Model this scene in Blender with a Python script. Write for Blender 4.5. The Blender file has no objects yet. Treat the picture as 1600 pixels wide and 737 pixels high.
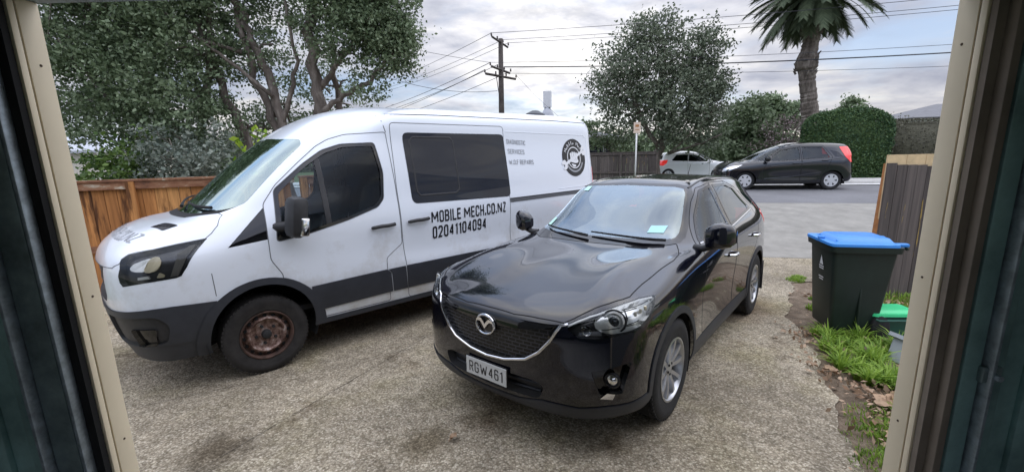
import bpy, bmesh, math, random
import numpy as np
from mathutils import Vector, Matrix
from mathutils.bvhtree import BVHTree
random.seed(7); RNG = np.random.default_rng(7)
R = math.radians
scn = bpy.context.scene
COL = scn.collection

# ------------------------------------------------------------------ camera
F_PX, PITCH, ROLL, CAMZ = 665.44, R(11.169), R(1.3293), 1.7843
cam = bpy.data.cameras.new('camera'); camo = bpy.data.objects.new('camera', cam); COL.objects.link(camo)
rt = Vector((1, 0, 0)); up = Vector((0, math.sin(PITCH), math.cos(PITCH))); fw = Vector((0, math.cos(PITCH), -math.sin(PITCH)))
ca, sa = math.cos(ROLL), math.sin(ROLL)
rx = rt * ca - up * sa; ux = rt * sa + up * ca
camo.matrix_world = Matrix(((rx.x, ux.x, -fw.x, 0), (rx.y, ux.y, -fw.y, 0), (rx.z, ux.z, -fw.z, CAMZ), (0, 0, 0, 1)))
cam.sensor_width = 36; cam.lens = F_PX / 1600 * 36; cam.clip_start = 0.05; cam.clip_end = 3000
scn.camera = camo

# ------------------------------------------------------------------ world and sun
SUN_EL, SUN_AZ = R(52), R(65)
w = bpy.data.worlds.new('World'); scn.world = w; w.use_nodes = True
nt = w.node_tree; N = nt.nodes; Lk = nt.links; N.clear()
out = N.new('ShaderNodeOutputWorld'); bg = N.new('ShaderNodeBackground'); Lk.new(bg.outputs[0], out.inputs[0])
sky = N.new('ShaderNodeTexSky'); sky.sky_type = 'NISHITA'; sky.sun_disc = False
sky.sun_elevation = SUN_EL; sky.sun_rotation = SUN_AZ; sky.air_density = 1.0; sky.dust_density = 1.5; sky.ozone_density = 1.5
tc = N.new('ShaderNodeTexCoord')
sep = N.new('ShaderNodeSeparateXYZ'); Lk.new(tc.outputs['Generated'], sep.inputs[0])
def wm(op, a, b=None, clamp=False):
    n = N.new('ShaderNodeMath'); n.operation = op; n.use_clamp = clamp
    for i, s in enumerate((a, b)):
        if s is None: continue
        if hasattr(s, 'links'): Lk.new(s, n.inputs[i])
        else: n.inputs[i].default_value = s
    return n.outputs[0]
zc = wm('ADD', wm('MAXIMUM', sep.outputs[2], 0.0), 0.16)
cx_ = wm('DIVIDE', sep.outputs[0], zc); cy_ = wm('DIVIDE', sep.outputs[1], zc)
comb = N.new('ShaderNodeCombineXYZ'); Lk.new(cx_, comb.inputs[0]); Lk.new(cy_, comb.inputs[1]); comb.inputs[2].default_value = 3.7
def wnoise(scale, detail, rough, dist=0.0, off=(0, 0, 0), vec=None):
    mp = N.new('ShaderNodeMapping'); Lk.new(vec or comb.outputs[0], mp.inputs[0]); mp.inputs['Location'].default_value = off
    n = N.new('ShaderNodeTexNoise'); Lk.new(mp.outputs[0], n.inputs['Vector'])
    n.inputs['Scale'].default_value = scale; n.inputs['Detail'].default_value = detail; n.inputs['Roughness'].default_value = rough
    n.inputs['Distortion'].default_value = dist
    return n.outputs['Fac']
def wramp(fac, stops):
    r = N.new('ShaderNodeValToRGB'); Lk.new(fac, r.inputs[0]); e = r.color_ramp.elements
    while len(e) < len(stops): e.new(0.5)
    for i, (p, c) in enumerate(stops): e[i].position = p; e[i].color = (*c, 1)
    return r.outputs[0]
cover = wramp(wnoise(0.75, 7, 0.55, 0.3, (1.3, 0.4, 0)), [(0.36, (0, 0, 0)), (0.52, (1, 1, 1))])
shade = wramp(wnoise(1.7, 9, 0.56, 0.35, (5.1, 2.2, 1)), [(0.34, (2.75, 3.0, 3.9)), (0.50, (4.0, 4.2, 4.95)), (0.67, (6.1, 6.05, 6.1))])
# brightening of thin cloud around the hidden sun
sdir = Vector((math.sin(SUN_AZ) * math.cos(SUN_EL), math.cos(SUN_AZ) * math.cos(SUN_EL), math.sin(SUN_EL)))
nrm = N.new('ShaderNodeVectorMath'); nrm.operation = 'NORMALIZE'; Lk.new(tc.outputs['Generated'], nrm.inputs[0])
dt = N.new('ShaderNodeVectorMath'); dt.operation = 'DOT_PRODUCT'; Lk.new(nrm.outputs[0], dt.inputs[0]); dt.inputs[1].default_value = Vector((math.sin(R(8)) * math.cos(R(17)), math.cos(R(8)) * math.cos(R(17)), math.sin(R(17))))
halo = wm('POWER', wm('MAXIMUM', dt.outputs['Value'], 0.0), 18.0)
halo_n = wm('MULTIPLY', halo, wramp(wnoise(2.6, 6, 0.6, 0.2, (2, 7, 3)), [(0.36, (0.25,) * 3), (0.62, (1.25,) * 3)]))
hz = wm('POWER', wm('SUBTRACT', 1.0, wm('MAXIMUM', sep.outputs[2], 0.0), True), 20.0)
mixc = N.new('ShaderNodeMix'); mixc.data_type = 'RGBA'; Lk.new(cover, mixc.inputs[0])
blue = N.new('ShaderNodeMix'); blue.data_type = 'RGBA'; blue.inputs[0].default_value = 0.62
Lk.new(sky.outputs[0], blue.inputs[6]); blue.inputs[7].default_value = (2.9, 3.8, 5.6, 1)
Lk.new(blue.outputs[2], mixc.inputs[6]); Lk.new(shade, mixc.inputs[7])
def wadd(col, fac, c):
    v = N.new('ShaderNodeVectorMath'); v.operation = 'SCALE'; v.inputs[0].default_value = c; Lk.new(fac, v.inputs['Scale'])
    a = N.new('ShaderNodeVectorMath'); a.operation = 'ADD'; Lk.new(col, a.inputs[0]); Lk.new(v.outputs[0], a.inputs[1]); return a.outputs[0]
colr = wadd(mixc.outputs[2], halo_n, (4.6, 4.3, 3.8))
colr = wadd(colr, hz, (3.2, 2.4, 0.7))
# sky gain overhead and behind the garage, added to lift the ambient light
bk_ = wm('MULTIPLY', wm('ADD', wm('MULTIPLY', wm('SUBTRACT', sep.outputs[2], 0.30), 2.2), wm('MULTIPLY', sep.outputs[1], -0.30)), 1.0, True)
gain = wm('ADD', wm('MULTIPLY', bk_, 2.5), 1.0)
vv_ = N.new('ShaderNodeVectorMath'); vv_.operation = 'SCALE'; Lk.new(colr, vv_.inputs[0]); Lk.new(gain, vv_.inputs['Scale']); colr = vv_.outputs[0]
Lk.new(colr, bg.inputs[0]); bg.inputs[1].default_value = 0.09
sun = bpy.data.lights.new('sun', 'SUN'); suno = bpy.data.objects.new('sun', sun); COL.objects.link(suno)
sun.energy = 0.55; sun.angle = R(100); sun.color = (1.0, 0.94, 0.86)
suno.rotation_euler = (-sdir).to_track_quat('-Z', 'Y').to_euler()
vs = scn.view_settings; vs.view_transform = 'Standard'; vs.look = 'None'; vs.exposure = 0.62; vs.gamma = 1.0; vs.use_curve_mapping = False

# ------------------------------------------------------------------ materials
MATS = {}
def newmat(name):
    m = bpy.data.materials.new(name); m.use_nodes = True; MATS[name] = m
    return m, m.node_tree.nodes, m.node_tree.links, m.node_tree.nodes['Principled BSDF']
def mat(name, col, rough=0.5, metal=0.0, coat=0.0, noise=0.0, nscale=8.0, bump=0.0, bscale=60.0, spec=0.5, emis=None, coords='Object'):
    m, n, l, p = newmat(name)
    p.inputs['Base Color'].default_value = (*col, 1); p.inputs['Roughness'].default_value = rough
    p.inputs['Metallic'].default_value = metal; p.inputs['Coat Weight'].default_value = coat; p.inputs['Coat Roughness'].default_value = 0.03
    p.inputs['Specular IOR Level'].default_value = spec
    if emis: p.inputs['Emission Color'].default_value = (*emis[0], 1); p.inputs['Emission Strength'].default_value = emis[1]
    t = n.new('ShaderNodeTexCoord')
    if noise:
        q = n.new('ShaderNodeTexNoise'); l.new(t.outputs[coords], q.inputs[0]); q.inputs['Scale'].default_value = nscale; q.inputs['Detail'].default_value = 6; q.inputs['Roughness'].default_value = 0.65
        r = n.new('ShaderNodeValToRGB'); l.new(q.outputs['Fac'], r.inputs[0])
        a = 1 - noise; b = 1 + noise
        r.color_ramp.elements[0].position = 0.32; r.color_ramp.elements[1].position = 0.68
        r.color_ramp.elements[0].color = (*[min(1, c * a) for c in col], 1); r.color_ramp.elements[1].color = (*[min(1, c * b) for c in col], 1)
        l.new(r.outputs[0], p.inputs['Base Color'])
    if bump:
        q = n.new('ShaderNodeTexNoise'); l.new(t.outputs[coords], q.inputs[0]); q.inputs['Scale'].default_value = bscale; q.inputs['Detail'].default_value = 4
        b = n.new('ShaderNodeBump'); b.inputs['Strength'].default_value = bump; b.inputs['Distance'].default_value = 0.02
        l.new(q.outputs['Fac'], b.inputs['Height']); l.new(b.outputs[0], p.inputs['Normal'])
    return m
def glass(name, tint, ior=1.5, rough=0.0, refl=1.0, film=(0.8, 0.85, 0.9)):
    m = bpy.data.materials.new(name); m.use_nodes = True; MATS[name] = m
    n = m.node_tree.nodes; l = m.node_tree.links; n.clear()
    o = n.new('ShaderNodeOutputMaterial'); mx = n.new('ShaderNodeMixShader'); tr = n.new('ShaderNodeBsdfTransparent'); g = n.new('ShaderNodeBsdfGlossy')
    tr.inputs[0].default_value = (*tint, 1); g.inputs['Roughness'].default_value = rough; g.inputs[0].default_value = (*film, 1)
    fr = n.new('ShaderNodeFresnel'); fr.inputs['IOR'].default_value = ior
    mu = n.new('ShaderNodeMath'); mu.operation = 'MULTIPLY'; mu.use_clamp = True; mu.inputs[1].default_value = refl; l.new(fr.outputs[0], mu.inputs[0])
    l.new(mu.outputs[0], mx.inputs[0]); l.new(tr.outputs[0], mx.inputs[1]); l.new(g.outputs[0], mx.inputs[2]); l.new(mx.outputs[0], o.inputs[0])
    return m

mat('paint_black', (0.0035, 0.004, 0.009), 0.12, 0.0, 1.0)
MATS['paint_black'].node_tree.nodes['Principled BSDF'].inputs['Coat IOR'].default_value = 1.56
MATS['paint_black'].node_tree.nodes['Principled BSDF'].inputs['Specular IOR Level'].default_value = 0.15
m, n, l, p = newmat('paint_white')
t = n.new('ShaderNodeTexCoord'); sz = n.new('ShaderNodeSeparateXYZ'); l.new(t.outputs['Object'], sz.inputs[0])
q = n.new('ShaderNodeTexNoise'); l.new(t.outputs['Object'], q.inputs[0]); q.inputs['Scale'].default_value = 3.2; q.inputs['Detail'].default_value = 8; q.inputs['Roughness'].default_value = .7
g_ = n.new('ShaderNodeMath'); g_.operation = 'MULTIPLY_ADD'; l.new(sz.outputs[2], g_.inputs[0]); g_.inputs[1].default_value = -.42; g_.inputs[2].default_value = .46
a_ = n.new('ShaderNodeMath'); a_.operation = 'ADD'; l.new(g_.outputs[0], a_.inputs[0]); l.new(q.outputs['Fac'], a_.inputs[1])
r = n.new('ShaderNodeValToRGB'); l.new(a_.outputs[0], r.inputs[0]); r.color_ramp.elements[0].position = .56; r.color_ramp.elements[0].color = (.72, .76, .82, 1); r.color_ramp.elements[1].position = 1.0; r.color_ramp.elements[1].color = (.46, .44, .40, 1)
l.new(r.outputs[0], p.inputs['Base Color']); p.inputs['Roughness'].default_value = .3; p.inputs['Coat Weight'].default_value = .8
mat('paint_navy', (0.003, 0.004, 0.009), 0.15, 0.0, 0.7)
mat('paint_silver', (0.88, 0.89, 0.90), 0.35, 0.0, 1.0)
mat('plastic_black', (0.02, 0.02, 0.022), 0.55, bump=0.05, bscale=300, noise=0.2, nscale=20)
mat('plastic_grey', (0.027, 0.030, 0.038), 0.5, noise=0.18, nscale=6, bump=0.04, bscale=250)
mat('gloss_black', (0.003, 0.003, 0.004), 0.05, 0, 0.0, spec=0.6)
mat('seam', (0.004, 0.004, 0.005), 0.8)
mat('seam_grey', (0.12, 0.125, 0.135), 0.8)
mat('well', (0.006, 0.006, 0.006), 0.95)
mat('rubber', (0.017, 0.017, 0.018), 0.8, bump=0.15, bscale=180, noise=0.4, nscale=14)
mat('rubber_dusty', (0.022, 0.020, 0.019), 0.85, bump=0.15, bscale=180, noise=0.5, nscale=9)
mat('chrome', (0.75, 0.75, 0.77), 0.12, 1.0)
mat('alloy', (0.50, 0.51, 0.53), 0.32, 0.8, 0.3)
mat('hubcap', (0.62, 0.63, 0.65), 0.35, 0.3, 0.3)
mat('interior_dark', (0.018, 0.018, 0.02), 0.8)
mat('interior_beige', (0.10, 0.095, 0.085), 0.8, noise=0.2, nscale=5)
mat('seat', (0.02, 0.02, 0.023), 0.9)
mat('lamp_white', (0.75, 0.76, 0.75), 0.25, 0.2)
mat('lamp_amber', (0.62, 0.55, 0.38), 0.25, 0.2)
mat('lamp_lens', (.10, .11, .12), .03, .9)
mat('lamp_dark', (0.03, 0.03, 0.033), 0.2, 0.3)
mat('lamp_silver', (.86, .87, .86), .16, .55, noise=.10, nscale=40)
mat('lamp_chrome', (0.8, 0.8, 0.8), 0.10, 1.0)
mat('lamp_red', (0.55, 0.02, 0.02), 0.12, 0, 1.0, emis=((1, 0.05, 0.04), 0.25))
mat('letter_black', (0.006, 0.006, 0.009), 0.35)
mat('letter_grey', (0.30, 0.31, 0.33), 0.5)
mat('letter_white', (0.75, 0.76, 0.78), 0.4)
mat('plate', (0.62, 0.63, 0.62), 0.35)
mat('sticker_green', (0.45, 0.72, 0.62), 0.4)
mat('sticker_blue', (0.35, 0.62, 0.66), 0.4)
glass('glass_clear', (0.60, 0.66, 0.64), 1.5, refl=1.3)
glass('glass_screen', (0.45, 0.50, 0.50), 1.65, refl=2.4, film=(0.80, 0.92, 1.0))
glass('glass_van_screen', (0.30, 0.38, 0.37), 1.7, refl=3.6, film=(0.80, 0.95, 0.95))
glass('glass_tint', (0.22, 0.24, 0.26), 1.5, refl=1.3)
glass('glass_van', (0.70, 0.78, 0.82), 1.45, refl=0.8)
glass('glass_lamp', (0.93, 0.94, 0.94), 1.45, refl=0.9)
mat('glass_dark', (0.003, 0.006, 0.014), 0.02, spec=0.5)

mat('rust_dark', (.075, .042, .032), .7, .2, noise=.6, nscale=14)
# steel wheel with rust
m, n, l, p = newmat('rusty_steel')
t = n.new('ShaderNodeTexCoord'); q = n.new('ShaderNodeTexNoise'); l.new(t.outputs['Object'], q.inputs[0]); q.inputs['Scale'].default_value = 17; q.inputs['Detail'].default_value = 8; q.inputs['Roughness'].default_value = 0.7
r = n.new('ShaderNodeValToRGB'); l.new(q.outputs['Fac'], r.inputs[0]); e = r.color_ramp.elements
e[0].position = 0.33; e[0].color = (0.02, 0.013, 0.011, 1); e[1].position = 0.66; e[1].color = (0.46, 0.41, 0.39, 1)
for pos, c in ((0.43, (0.10, 0.052, 0.038)), (0.55, (0.27, 0.18, 0.15))):
    k = e.new(pos); k.color = (*c, 1)
l.new(r.outputs[0], p.inputs['Base Color']); p.inputs['Roughness'].default_value = 0.6; p.inputs['Metallic'].default_value = 0.35
# honeycomb grille
m, n, l, p = newmat('grille_mesh')
t = n.new('ShaderNodeTexCoord'); mp = n.new('ShaderNodeMapping'); l.new(t.outputs['Object'], mp.inputs[0]); mp.inputs['Rotation'].default_value = (0, R(90), R(90))
sp = n.new('ShaderNodeSeparateXYZ'); l.new(t.outputs['Object'], sp.inputs[0]); cb = n.new('ShaderNodeCombineXYZ'); l.new(sp.outputs[1], cb.inputs[0]); l.new(sp.outputs[2], cb.inputs[1])
br = n.new('ShaderNodeTexBrick'); l.new(cb.outputs[0], br.inputs['Vector']); br.inputs['Scale'].default_value = 1
br.inputs['Brick Width'].default_value = 0.056; br.inputs['Row Height'].default_value = 0.024; br.inputs['Mortar Size'].default_value = 0.0042; br.inputs['Mortar Smooth'].default_value = 0.4
br.inputs['Color1'].default_value = (0.001, 0.001, 0.001, 1); br.inputs['Color2'].default_value = (0.002, 0.002, 0.002, 1); br.inputs['Mortar'].default_value = (0.05, 0.05, 0.06, 1)
l.new(br.outputs['Color'], p.inputs['Base Color']); p.inputs['Roughness'].default_value = 0.35
bp = n.new('ShaderNodeBump'); l.new(br.outputs['Fac'], bp.inputs['Height']); bp.inputs['Strength'].default_value = 0.9; bp.inputs['Distance'].default_value = 0.02; l.new(bp.outputs[0], p.inputs['Normal'])

# ------------------------------------------------------------------ object helpers
def link(o, parent=None):
    COL.objects.link(o)
    if parent is not None: o.parent = parent
    return o
def mesh_obj(name, verts, faces, mats, parent=None, smooth=True, fmat=None, normals=None):
    me = bpy.data.meshes.new(name)
    me.from_pydata([tuple(map(float, v)) for v in verts], [], [tuple(int(i) for i in f) for f in faces])
    if isinstance(mats, str): mats = [mats]
    for mm in mats: me.materials.append(MATS[mm])
    if fmat is not None: me.polygons.foreach_set('material_index', np.array(fmat, dtype=np.int32))
    me.polygons.foreach_set('use_smooth', np.full(len(me.polygons), bool(smooth)))
    me.update()
    if normals is not None:
        try: me.normals_split_custom_set_from_vertices([tuple(map(float, x)) for x in normals])
        except Exception as ex: print('normals', ex)
    return link(bpy.data.objects.new(name, me), parent)
def thing(name, label, cat, M=None, group=None):
    o = bpy.data.objects.new(name, None); COL.objects.link(o); o.empty_display_size = 0.2
    if M is not None: o.matrix_world = M if isinstance(M, Matrix) else Matrix.Translation(Vector(M))
    o['label'] = label; o['category'] = cat
    if group: o['group'] = group
    return o
def tag(o, label=None, cat=None, group=None, kind=None):
    if label: o['label'] = label
    if cat: o['category'] = cat
    if group: o['group'] = group
    if kind: o['kind'] = kind
    return o
class MB:
    """collects shapes into one mesh"""
    def __init__(s): s.v = []; s.f = []; s.m = []; s.cur = 0
    def add(s, v, f):
        b = len(s.v); s.v += [tuple(x) for x in v]; s.f += [tuple(b + i for i in q) for q in f]; s.m += [s.cur] * len(f); return s
    def box(s, c, d, rot=None, bev=0.0):
        hx, hy, hz_ = d[0] / 2, d[1] / 2, d[2] / 2
        if bev <= 0:
            v = [Vector((x * hx, y * hy, z * hz_)) for x in (-1, 1) for y in (-1, 1) for z in (-1, 1)]
            f = [(0, 1, 3, 2), (4, 6, 7, 5), (0, 4, 5, 1), (2, 3, 7, 6), (0, 2, 6, 4), (1, 5, 7, 3)]
        else:
            bm = bmesh.new(); bmesh.ops.create_cube(bm, size=1.0)
            for x in bm.verts: x.co = Vector((x.co.x * d[0], x.co.y * d[1], x.co.z * d[2]))
            bmesh.ops.bevel(bm, geom=bm.edges[:], offset=min(bev, min(d) * 0.45), segments=2, affect='EDGES', profile=0.5)
            bm.verts.index_update(); v = [x.co.copy() for x in bm.verts]; f = [[q.index for q in g.verts] for g in bm.faces]; bm.free()
        if rot is not None: v = [rot @ x for x in v]
        c = Vector(c); return s.add([x + c for x in v], f)
    def tube(s, pts, rad, seg=8, cap=True):
        pts = [Vector(q) for q in pts]; n_ = len(pts)
        rr = rad if hasattr(rad, '__len__') else [rad] * n_
        v = []; f = []; prev = None
        for i, q in enumerate(pts):
            t = (pts[min(i + 1, n_ - 1)] - pts[max(i - 1, 0)]).normalized()
            if prev is None:
                a = Vector((0, 0, 1)) if abs(t.z) < 0.9 else Vector((1, 0, 0)); x = t.cross(a).normalized()
            else: x = (prev - t * prev.dot(t)).normalized()
            prev = x; y = t.cross(x)
            for k in range(seg):
                a = 2 * math.pi * k / seg; v.append(q + (x * math.cos(a) + y * math.sin(a)) * rr[i])
        for i in range(n_ - 1):
            for k in range(seg):
                f.append((i * seg + k, i * seg + (k + 1) % seg, (i + 1) * seg + (k + 1) % seg, (i + 1) * seg + k))
        if cap: f.append(tuple(range(seg))[::-1]); f.append(tuple((n_ - 1) * seg + k for k in range(seg)))
        return s.add(v, f)
    def lathe(s, prof, M, seg=48):
        """prof: list of (radius, axial); axis = local z of M"""
        v = []; f = []; k_ = len(prof)
        for j in range(seg):
            a = 2 * math.pi * j / seg
            for r_, h in prof: v.append(M @ Vector((r_ * math.cos(a), r_ * math.sin(a), h)))
        for j in range(seg):
            for i in range(k_ - 1):
                f.append((j * k_ + i, ((j + 1) % seg) * k_ + i, ((j + 1) % seg) * k_ + i + 1, j * k_ + i + 1))
        return s.add(v, f)
    def prism(s, poly, M, h0, h1):
        """poly in local xy of M, extruded between h0 and h1 on local z"""
        n_ = len(poly); v = [M @ Vector((x, y, h0)) for x, y in poly] + [M @ Vector((x, y, h1)) for x, y in poly]
        f = [tuple(range(n_))[::-1], tuple(range(n_, 2 * n_))] + [(i, (i + 1) % n_, n_ + (i + 1) % n_, n_ + i) for i in range(n_)]
        return s.add(v, f)
    def build(s, name, mats, parent=None, smooth=False):
        o = mesh_obj(name, s.v, s.f, mats, parent, smooth, s.m)
        if smooth == 'auto':
            o.data.polygons.foreach_set('use_smooth', np.full(len(o.data.polygons), True))
            o.data.set_sharp_from_angle(angle=R(38))
        return o
def frameM(pos, yaw, tilt=(0, 0)):
    n_ = Vector((-tilt[0], -tilt[1], 1)).normalized()
    F = Vector((math.cos(yaw), math.sin(yaw), tilt[0] * math.cos(yaw) + tilt[1] * math.sin(yaw))).normalized(); L = n_.cross(F)
    return Matrix(((F.x, L.x, n_.x, pos[0]), (F.y, L.y, n_.y, pos[1]), (F.z, L.z, n_.z, pos[2]), (0, 0, 0, 1)))
def basis(o, z, x=None):
    """matrix with local z axis = z at origin o"""
    z = Vector(z).normalized(); x = Vector(x) if x is not None else (Vector((0, 0, 1)) if abs(z.z) < 0.9 else Vector((1, 0, 0)))
    x = (x - z * x.dot(z)).normalized(); y = z.cross(x)
    return Matrix(((x.x, y.x, z.x, o[0]), (x.y, y.y, z.y, o[1]), (x.z, y.z, z.z, o[2]), (0, 0, 0, 1)))

# ------------------------------------------------------------------ terrain
TILT = (-0.00189, -0.03312)
NR = np.array([0.2272, 0.9738]); DR = np.array([0.9738, -0.2272])   # road normal and direction
def road_s(x, y): return 0.2272 * x + 0.9738 * y
def terr(x, y):
    P = TILT[0] * x + TILT[1] * y
    s = road_s(x, y); t = min(1, max(0, (s - 7.5) / 5)); t = t * t * (3 - 2 * t)
    # slightly lower the plane far left / right is ignored: one gentle sheet
    return P * (1 - t) + (0.27 + 0.02 * min(max(s - 12.5, 0), 5)) * t
def XY(s, d):   # s = distance along the road normal, d = along the road
    return (NR[0] * s + DR[0] * d, NR[1] * s + DR[1] * d)

# ------------------------------------------------------------------ vehicle shell toolkit
def bspline_shell(cols, n_=6):
    """cols: columns (front centre -> rear centre) of rows (bottom -> roof spine); interpolating cubic B-spline half shell"""
    D = np.array(cols, float)
    def pad(C):
        C = np.concatenate([(C[1:2] * [1, -1, 1]), C, (C[-2:-1] * [1, -1, 1])], 0)
        C = np.concatenate([2 * C[:, :1] - C[:, 1:2], C, C[:, -2:-1] * [1, -1, 1]], 1)
        return C
    def knots(C):
        P_ = pad(C); A = (P_[:-2] + 4 * P_[1:-1] + P_[2:]) / 6; return (A[:, :-2] + 4 * A[:, 1:-1] + A[:, 2:]) / 6
    C = D.copy()
    for _ in range(3):
        C = C + (D - knots(C)); C[0, :, 1] = 0; C[-1, :, 1] = 0; C[:, -1, 1] = 0
    P_ = pad(C)
    def ev(A, k):
        nn = A.shape[0] - 3; o = []
        for i in range(nn):
            for j in range(k):
                t = j / k; b = ((1 - t) ** 3 / 6, (3 * t ** 3 - 6 * t * t + 4) / 6, (-3 * t ** 3 + 3 * t * t + 3 * t + 1) / 6, t ** 3 / 6)
                o.append(sum(b[q] * A[i + q] for q in range(4)))
        i = nn - 1; o.append((A[i + 1] + 4 * A[i + 2] + A[i + 3]) / 6)
        return np.array(o)
    S = ev(P_, n_); S = np.swapaxes(ev(np.swapaxes(S, 0, 1), n_), 0, 1)
    S[0, :, 1] = 0; S[-1, :, 1] = 0; S[:, -1, 1] = 0
    return S
class Shell:
    def __init__(s, cols, n_=6):
        S = bspline_shell(cols, n_); nc, nr_ = S.shape[:2]
        bm = bmesh.new(); vs_ = [[bm.verts.new(tuple(S[i, j])) for j in range(nr_)] for i in range(nc)]
        for i in range(nc - 1):
            for j in range(nr_ - 1):
                bm.faces.new((vs_[i][j], vs_[i][j + 1], vs_[i + 1][j + 1], vs_[i + 1][j]))
        bmesh.ops.remove_doubles(bm, verts=bm.verts, dist=1e-5)
        bm.normal_update(); bm.faces.ensure_lookup_table()
        # orient outwards: a side face must look to +y
        f = max(bm.faces, key=lambda q: q.calc_center_median().y)
        if f.normal.y < 0: bmesh.ops.reverse_faces(bm, faces=bm.faces[:]); bm.normal_update()
        s.bm = bm; s.lay = bm.faces.layers.int.new('reg'); s.names = ['body']
        s.bvh = BVHTree.FromBMesh(bm)
        s.V0 = None
    def proj(s, kind):
        return {'front': (Vector((0, 1, 0)), Vector((0, 0, 1)), Vector((1, 0, 0))), 'rear': (Vector((0, 1, 0)), Vector((0, 0, 1)), Vector((-1, 0, 0))),
                'side': (Vector((1, 0, 0)), Vector((0, 0, 1)), Vector((0, 1, 0))), 'top': (Vector((1, 0, 0)), Vector((0, 1, 0)), Vector((0, 0, 1)))}[kind] if isinstance(kind, str) else kind
    def cut(s, name, poly, kind='side', thr=0.15, box=None, over=None):
        U, V, W = s.proj(kind); bm = s.bm; lay = s.lay
        if name not in s.names: s.names.append(name)
        idx = s.names.index(name)
        P_ = [(float(a), float(b)) for a, b in poly]
        u0, u1 = min(q[0] for q in P_) - 1e-4, max(q[0] for q in P_) + 1e-4; v0, v1 = min(q[1] for q in P_) - 1e-4, max(q[1] for q in P_) + 1e-4
        def ok(f):
            if f.normal.dot(W) < thr: return False
            if over is not None and s.names[f[lay]] not in over: return False
            if box is not None:
                c = f.calc_center_median()
                for a in range(3):
                    if box[a] is not None and not (box[a][0] <= c[a] <= box[a][1]): return False
            us = [q.co.dot(U) for q in f.verts]; vv = [q.co.dot(V) for q in f.verts]
            return max(us) > u0 and min(us) < u1 and max(vv) > v0 and min(vv) < v1
        cand = set(f for f in bm.faces if ok(f))
        for i in range(len(P_)):
            a, b = P_[i], P_[(i + 1) % len(P_)]
            if (a[0] - b[0]) ** 2 + (a[1] - b[1]) ** 2 < 1e-10: continue
            lo = (min(a[0], b[0]) - 1e-3, min(a[1], b[1]) - 1e-3); hi = (max(a[0], b[0]) + 1e-3, max(a[1], b[1]) + 1e-3)
            near = []
            for f in cand:
                us = [q.co.dot(U) for q in f.verts]; vv = [q.co.dot(V) for q in f.verts]
                if max(us) >= lo[0] and min(us) <= hi[0] and max(vv) >= lo[1] and min(vv) <= hi[1]: near.append(f)
            if not near: continue
            nu, nv = -(b[1] - a[1]), (b[0] - a[0])
            pn = (U * nu + V * nv).normalized(); co = U * a[0] + V * a[1]
            geom = list(near) + list({e for f in near for e in f.edges}) + list({q for f in near for q in f.verts})
            res = bmesh.ops.bisect_plane(bm, geom=geom, dist=1e-5, plane_co=co, plane_no=pn)
            cand = set(f for f in cand if f.is_valid) | set(g for g in res['geom'] if isinstance(g, bmesh.types.BMFace) and g.is_valid)
            for g in res['geom_cut']:
                if isinstance(g, bmesh.types.BMVert):
                    for f in g.link_faces:
                        if f.normal.dot(W) > thr * 0.5: cand.add(f)
        def inside(x, y):
            c = False; j = len(P_) - 1
            for i in range(len(P_)):
                if (P_[i][1] > y) != (P_[j][1] > y) and x < (P_[j][0] - P_[i][0]) * (y - P_[i][1]) / (P_[j][1] - P_[i][1]) + P_[i][0]: c = not c
                j = i
            return c
        k = 0
        for f in cand:
            if not f.is_valid or f.normal.dot(W) < thr: continue
            if over is not None and s.names[f[lay]] not in over: continue
            c = f.calc_center_median()
            if box is not None and any(box[a] is not None and not (box[a][0] <= c[a] <= box[a][1]) for a in range(3)): continue
            if inside(c.dot(U), c.dot(V)): f[lay] = idx; k += 1
        if k == 0: print('EMPTY REGION', name)
        return s
    def finish(s):
        s.bm.normal_update(); s.bm.verts.index_update()
        s.P = np.array([v.co[:] for v in s.bm.verts]); s.Nn = np.array([v.normal[:] for v in s.bm.verts])
        s.Nn[np.abs(s.P[:, 1]) < 1e-4, 1] = 0
        s.reg = {}
        for f in s.bm.faces: s.reg.setdefault(s.names[f[s.lay]], []).append(tuple(v.index for v in f.verts))
    def part(s, name, push=0.0, rim=True, seam=0.0, rimw=None):
        """arrays of one region on the +y half"""
        F = s.reg[name]; used = sorted({i for f in F for i in f}); mp = {g: k for k, g in enumerate(used)}
        v = s.P[used].copy(); n_ = s.Nn[used].copy(); f = [tuple(mp[i] for i in q) for q in F]; fm = [0] * len(f)
        ec = {}
        for q in f:
            for a, b in zip(q, q[1:] + q[:1]):
                k = (min(a, b), max(a, b)); ec[k] = ec.get(k, 0) + 1; ec.setdefault(('d',) + k, (a, b))
        bd = [ec[('d',) + k] for k in list(ec) if k[0] != 'd' and ec[k] == 1]
        bd = [(a, b) for a, b in bd if not (abs(v[a][1]) < 1e-4 and abs(v[b][1]) < 1e-4)]
        orig = v.copy()
        V = list(v - n_ * push); Nl = list(n_)
        if push and rim:
            mm = {}
            for a, b in bd:
                for q in (a, b):
                    if q not in mm: mm[q] = len(V); V.append(orig[q]); Nl.append(n_[q])
                f.append((b, a, mm[a], mm[b])); fm.append(0)
        if seam:
            for a, b in bd:
                d = orig[b] - orig[a]; ln = np.linalg.norm(d)
                if ln < 1e-6: continue
                d /= ln; sv = np.cross(d, n_[a] + n_[b]); sv /= max(1e-9, np.linalg.norm(sv))
                k = len(V); off = 0.0016
                for q, sg, ex in ((a, -1, -1), (a, 1, -1), (b, 1, 1), (b, -1, 1)):
                    V.append(orig[q] + n_[q] * off + sv * sg * seam / 2 + d * ex * min(0.001, ln)); Nl.append(n_[q])
                f.append((k, k + 1, k + 2, k + 3)); fm.append(1)
        return np.array(V), f, np.array(Nl), fm
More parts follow.
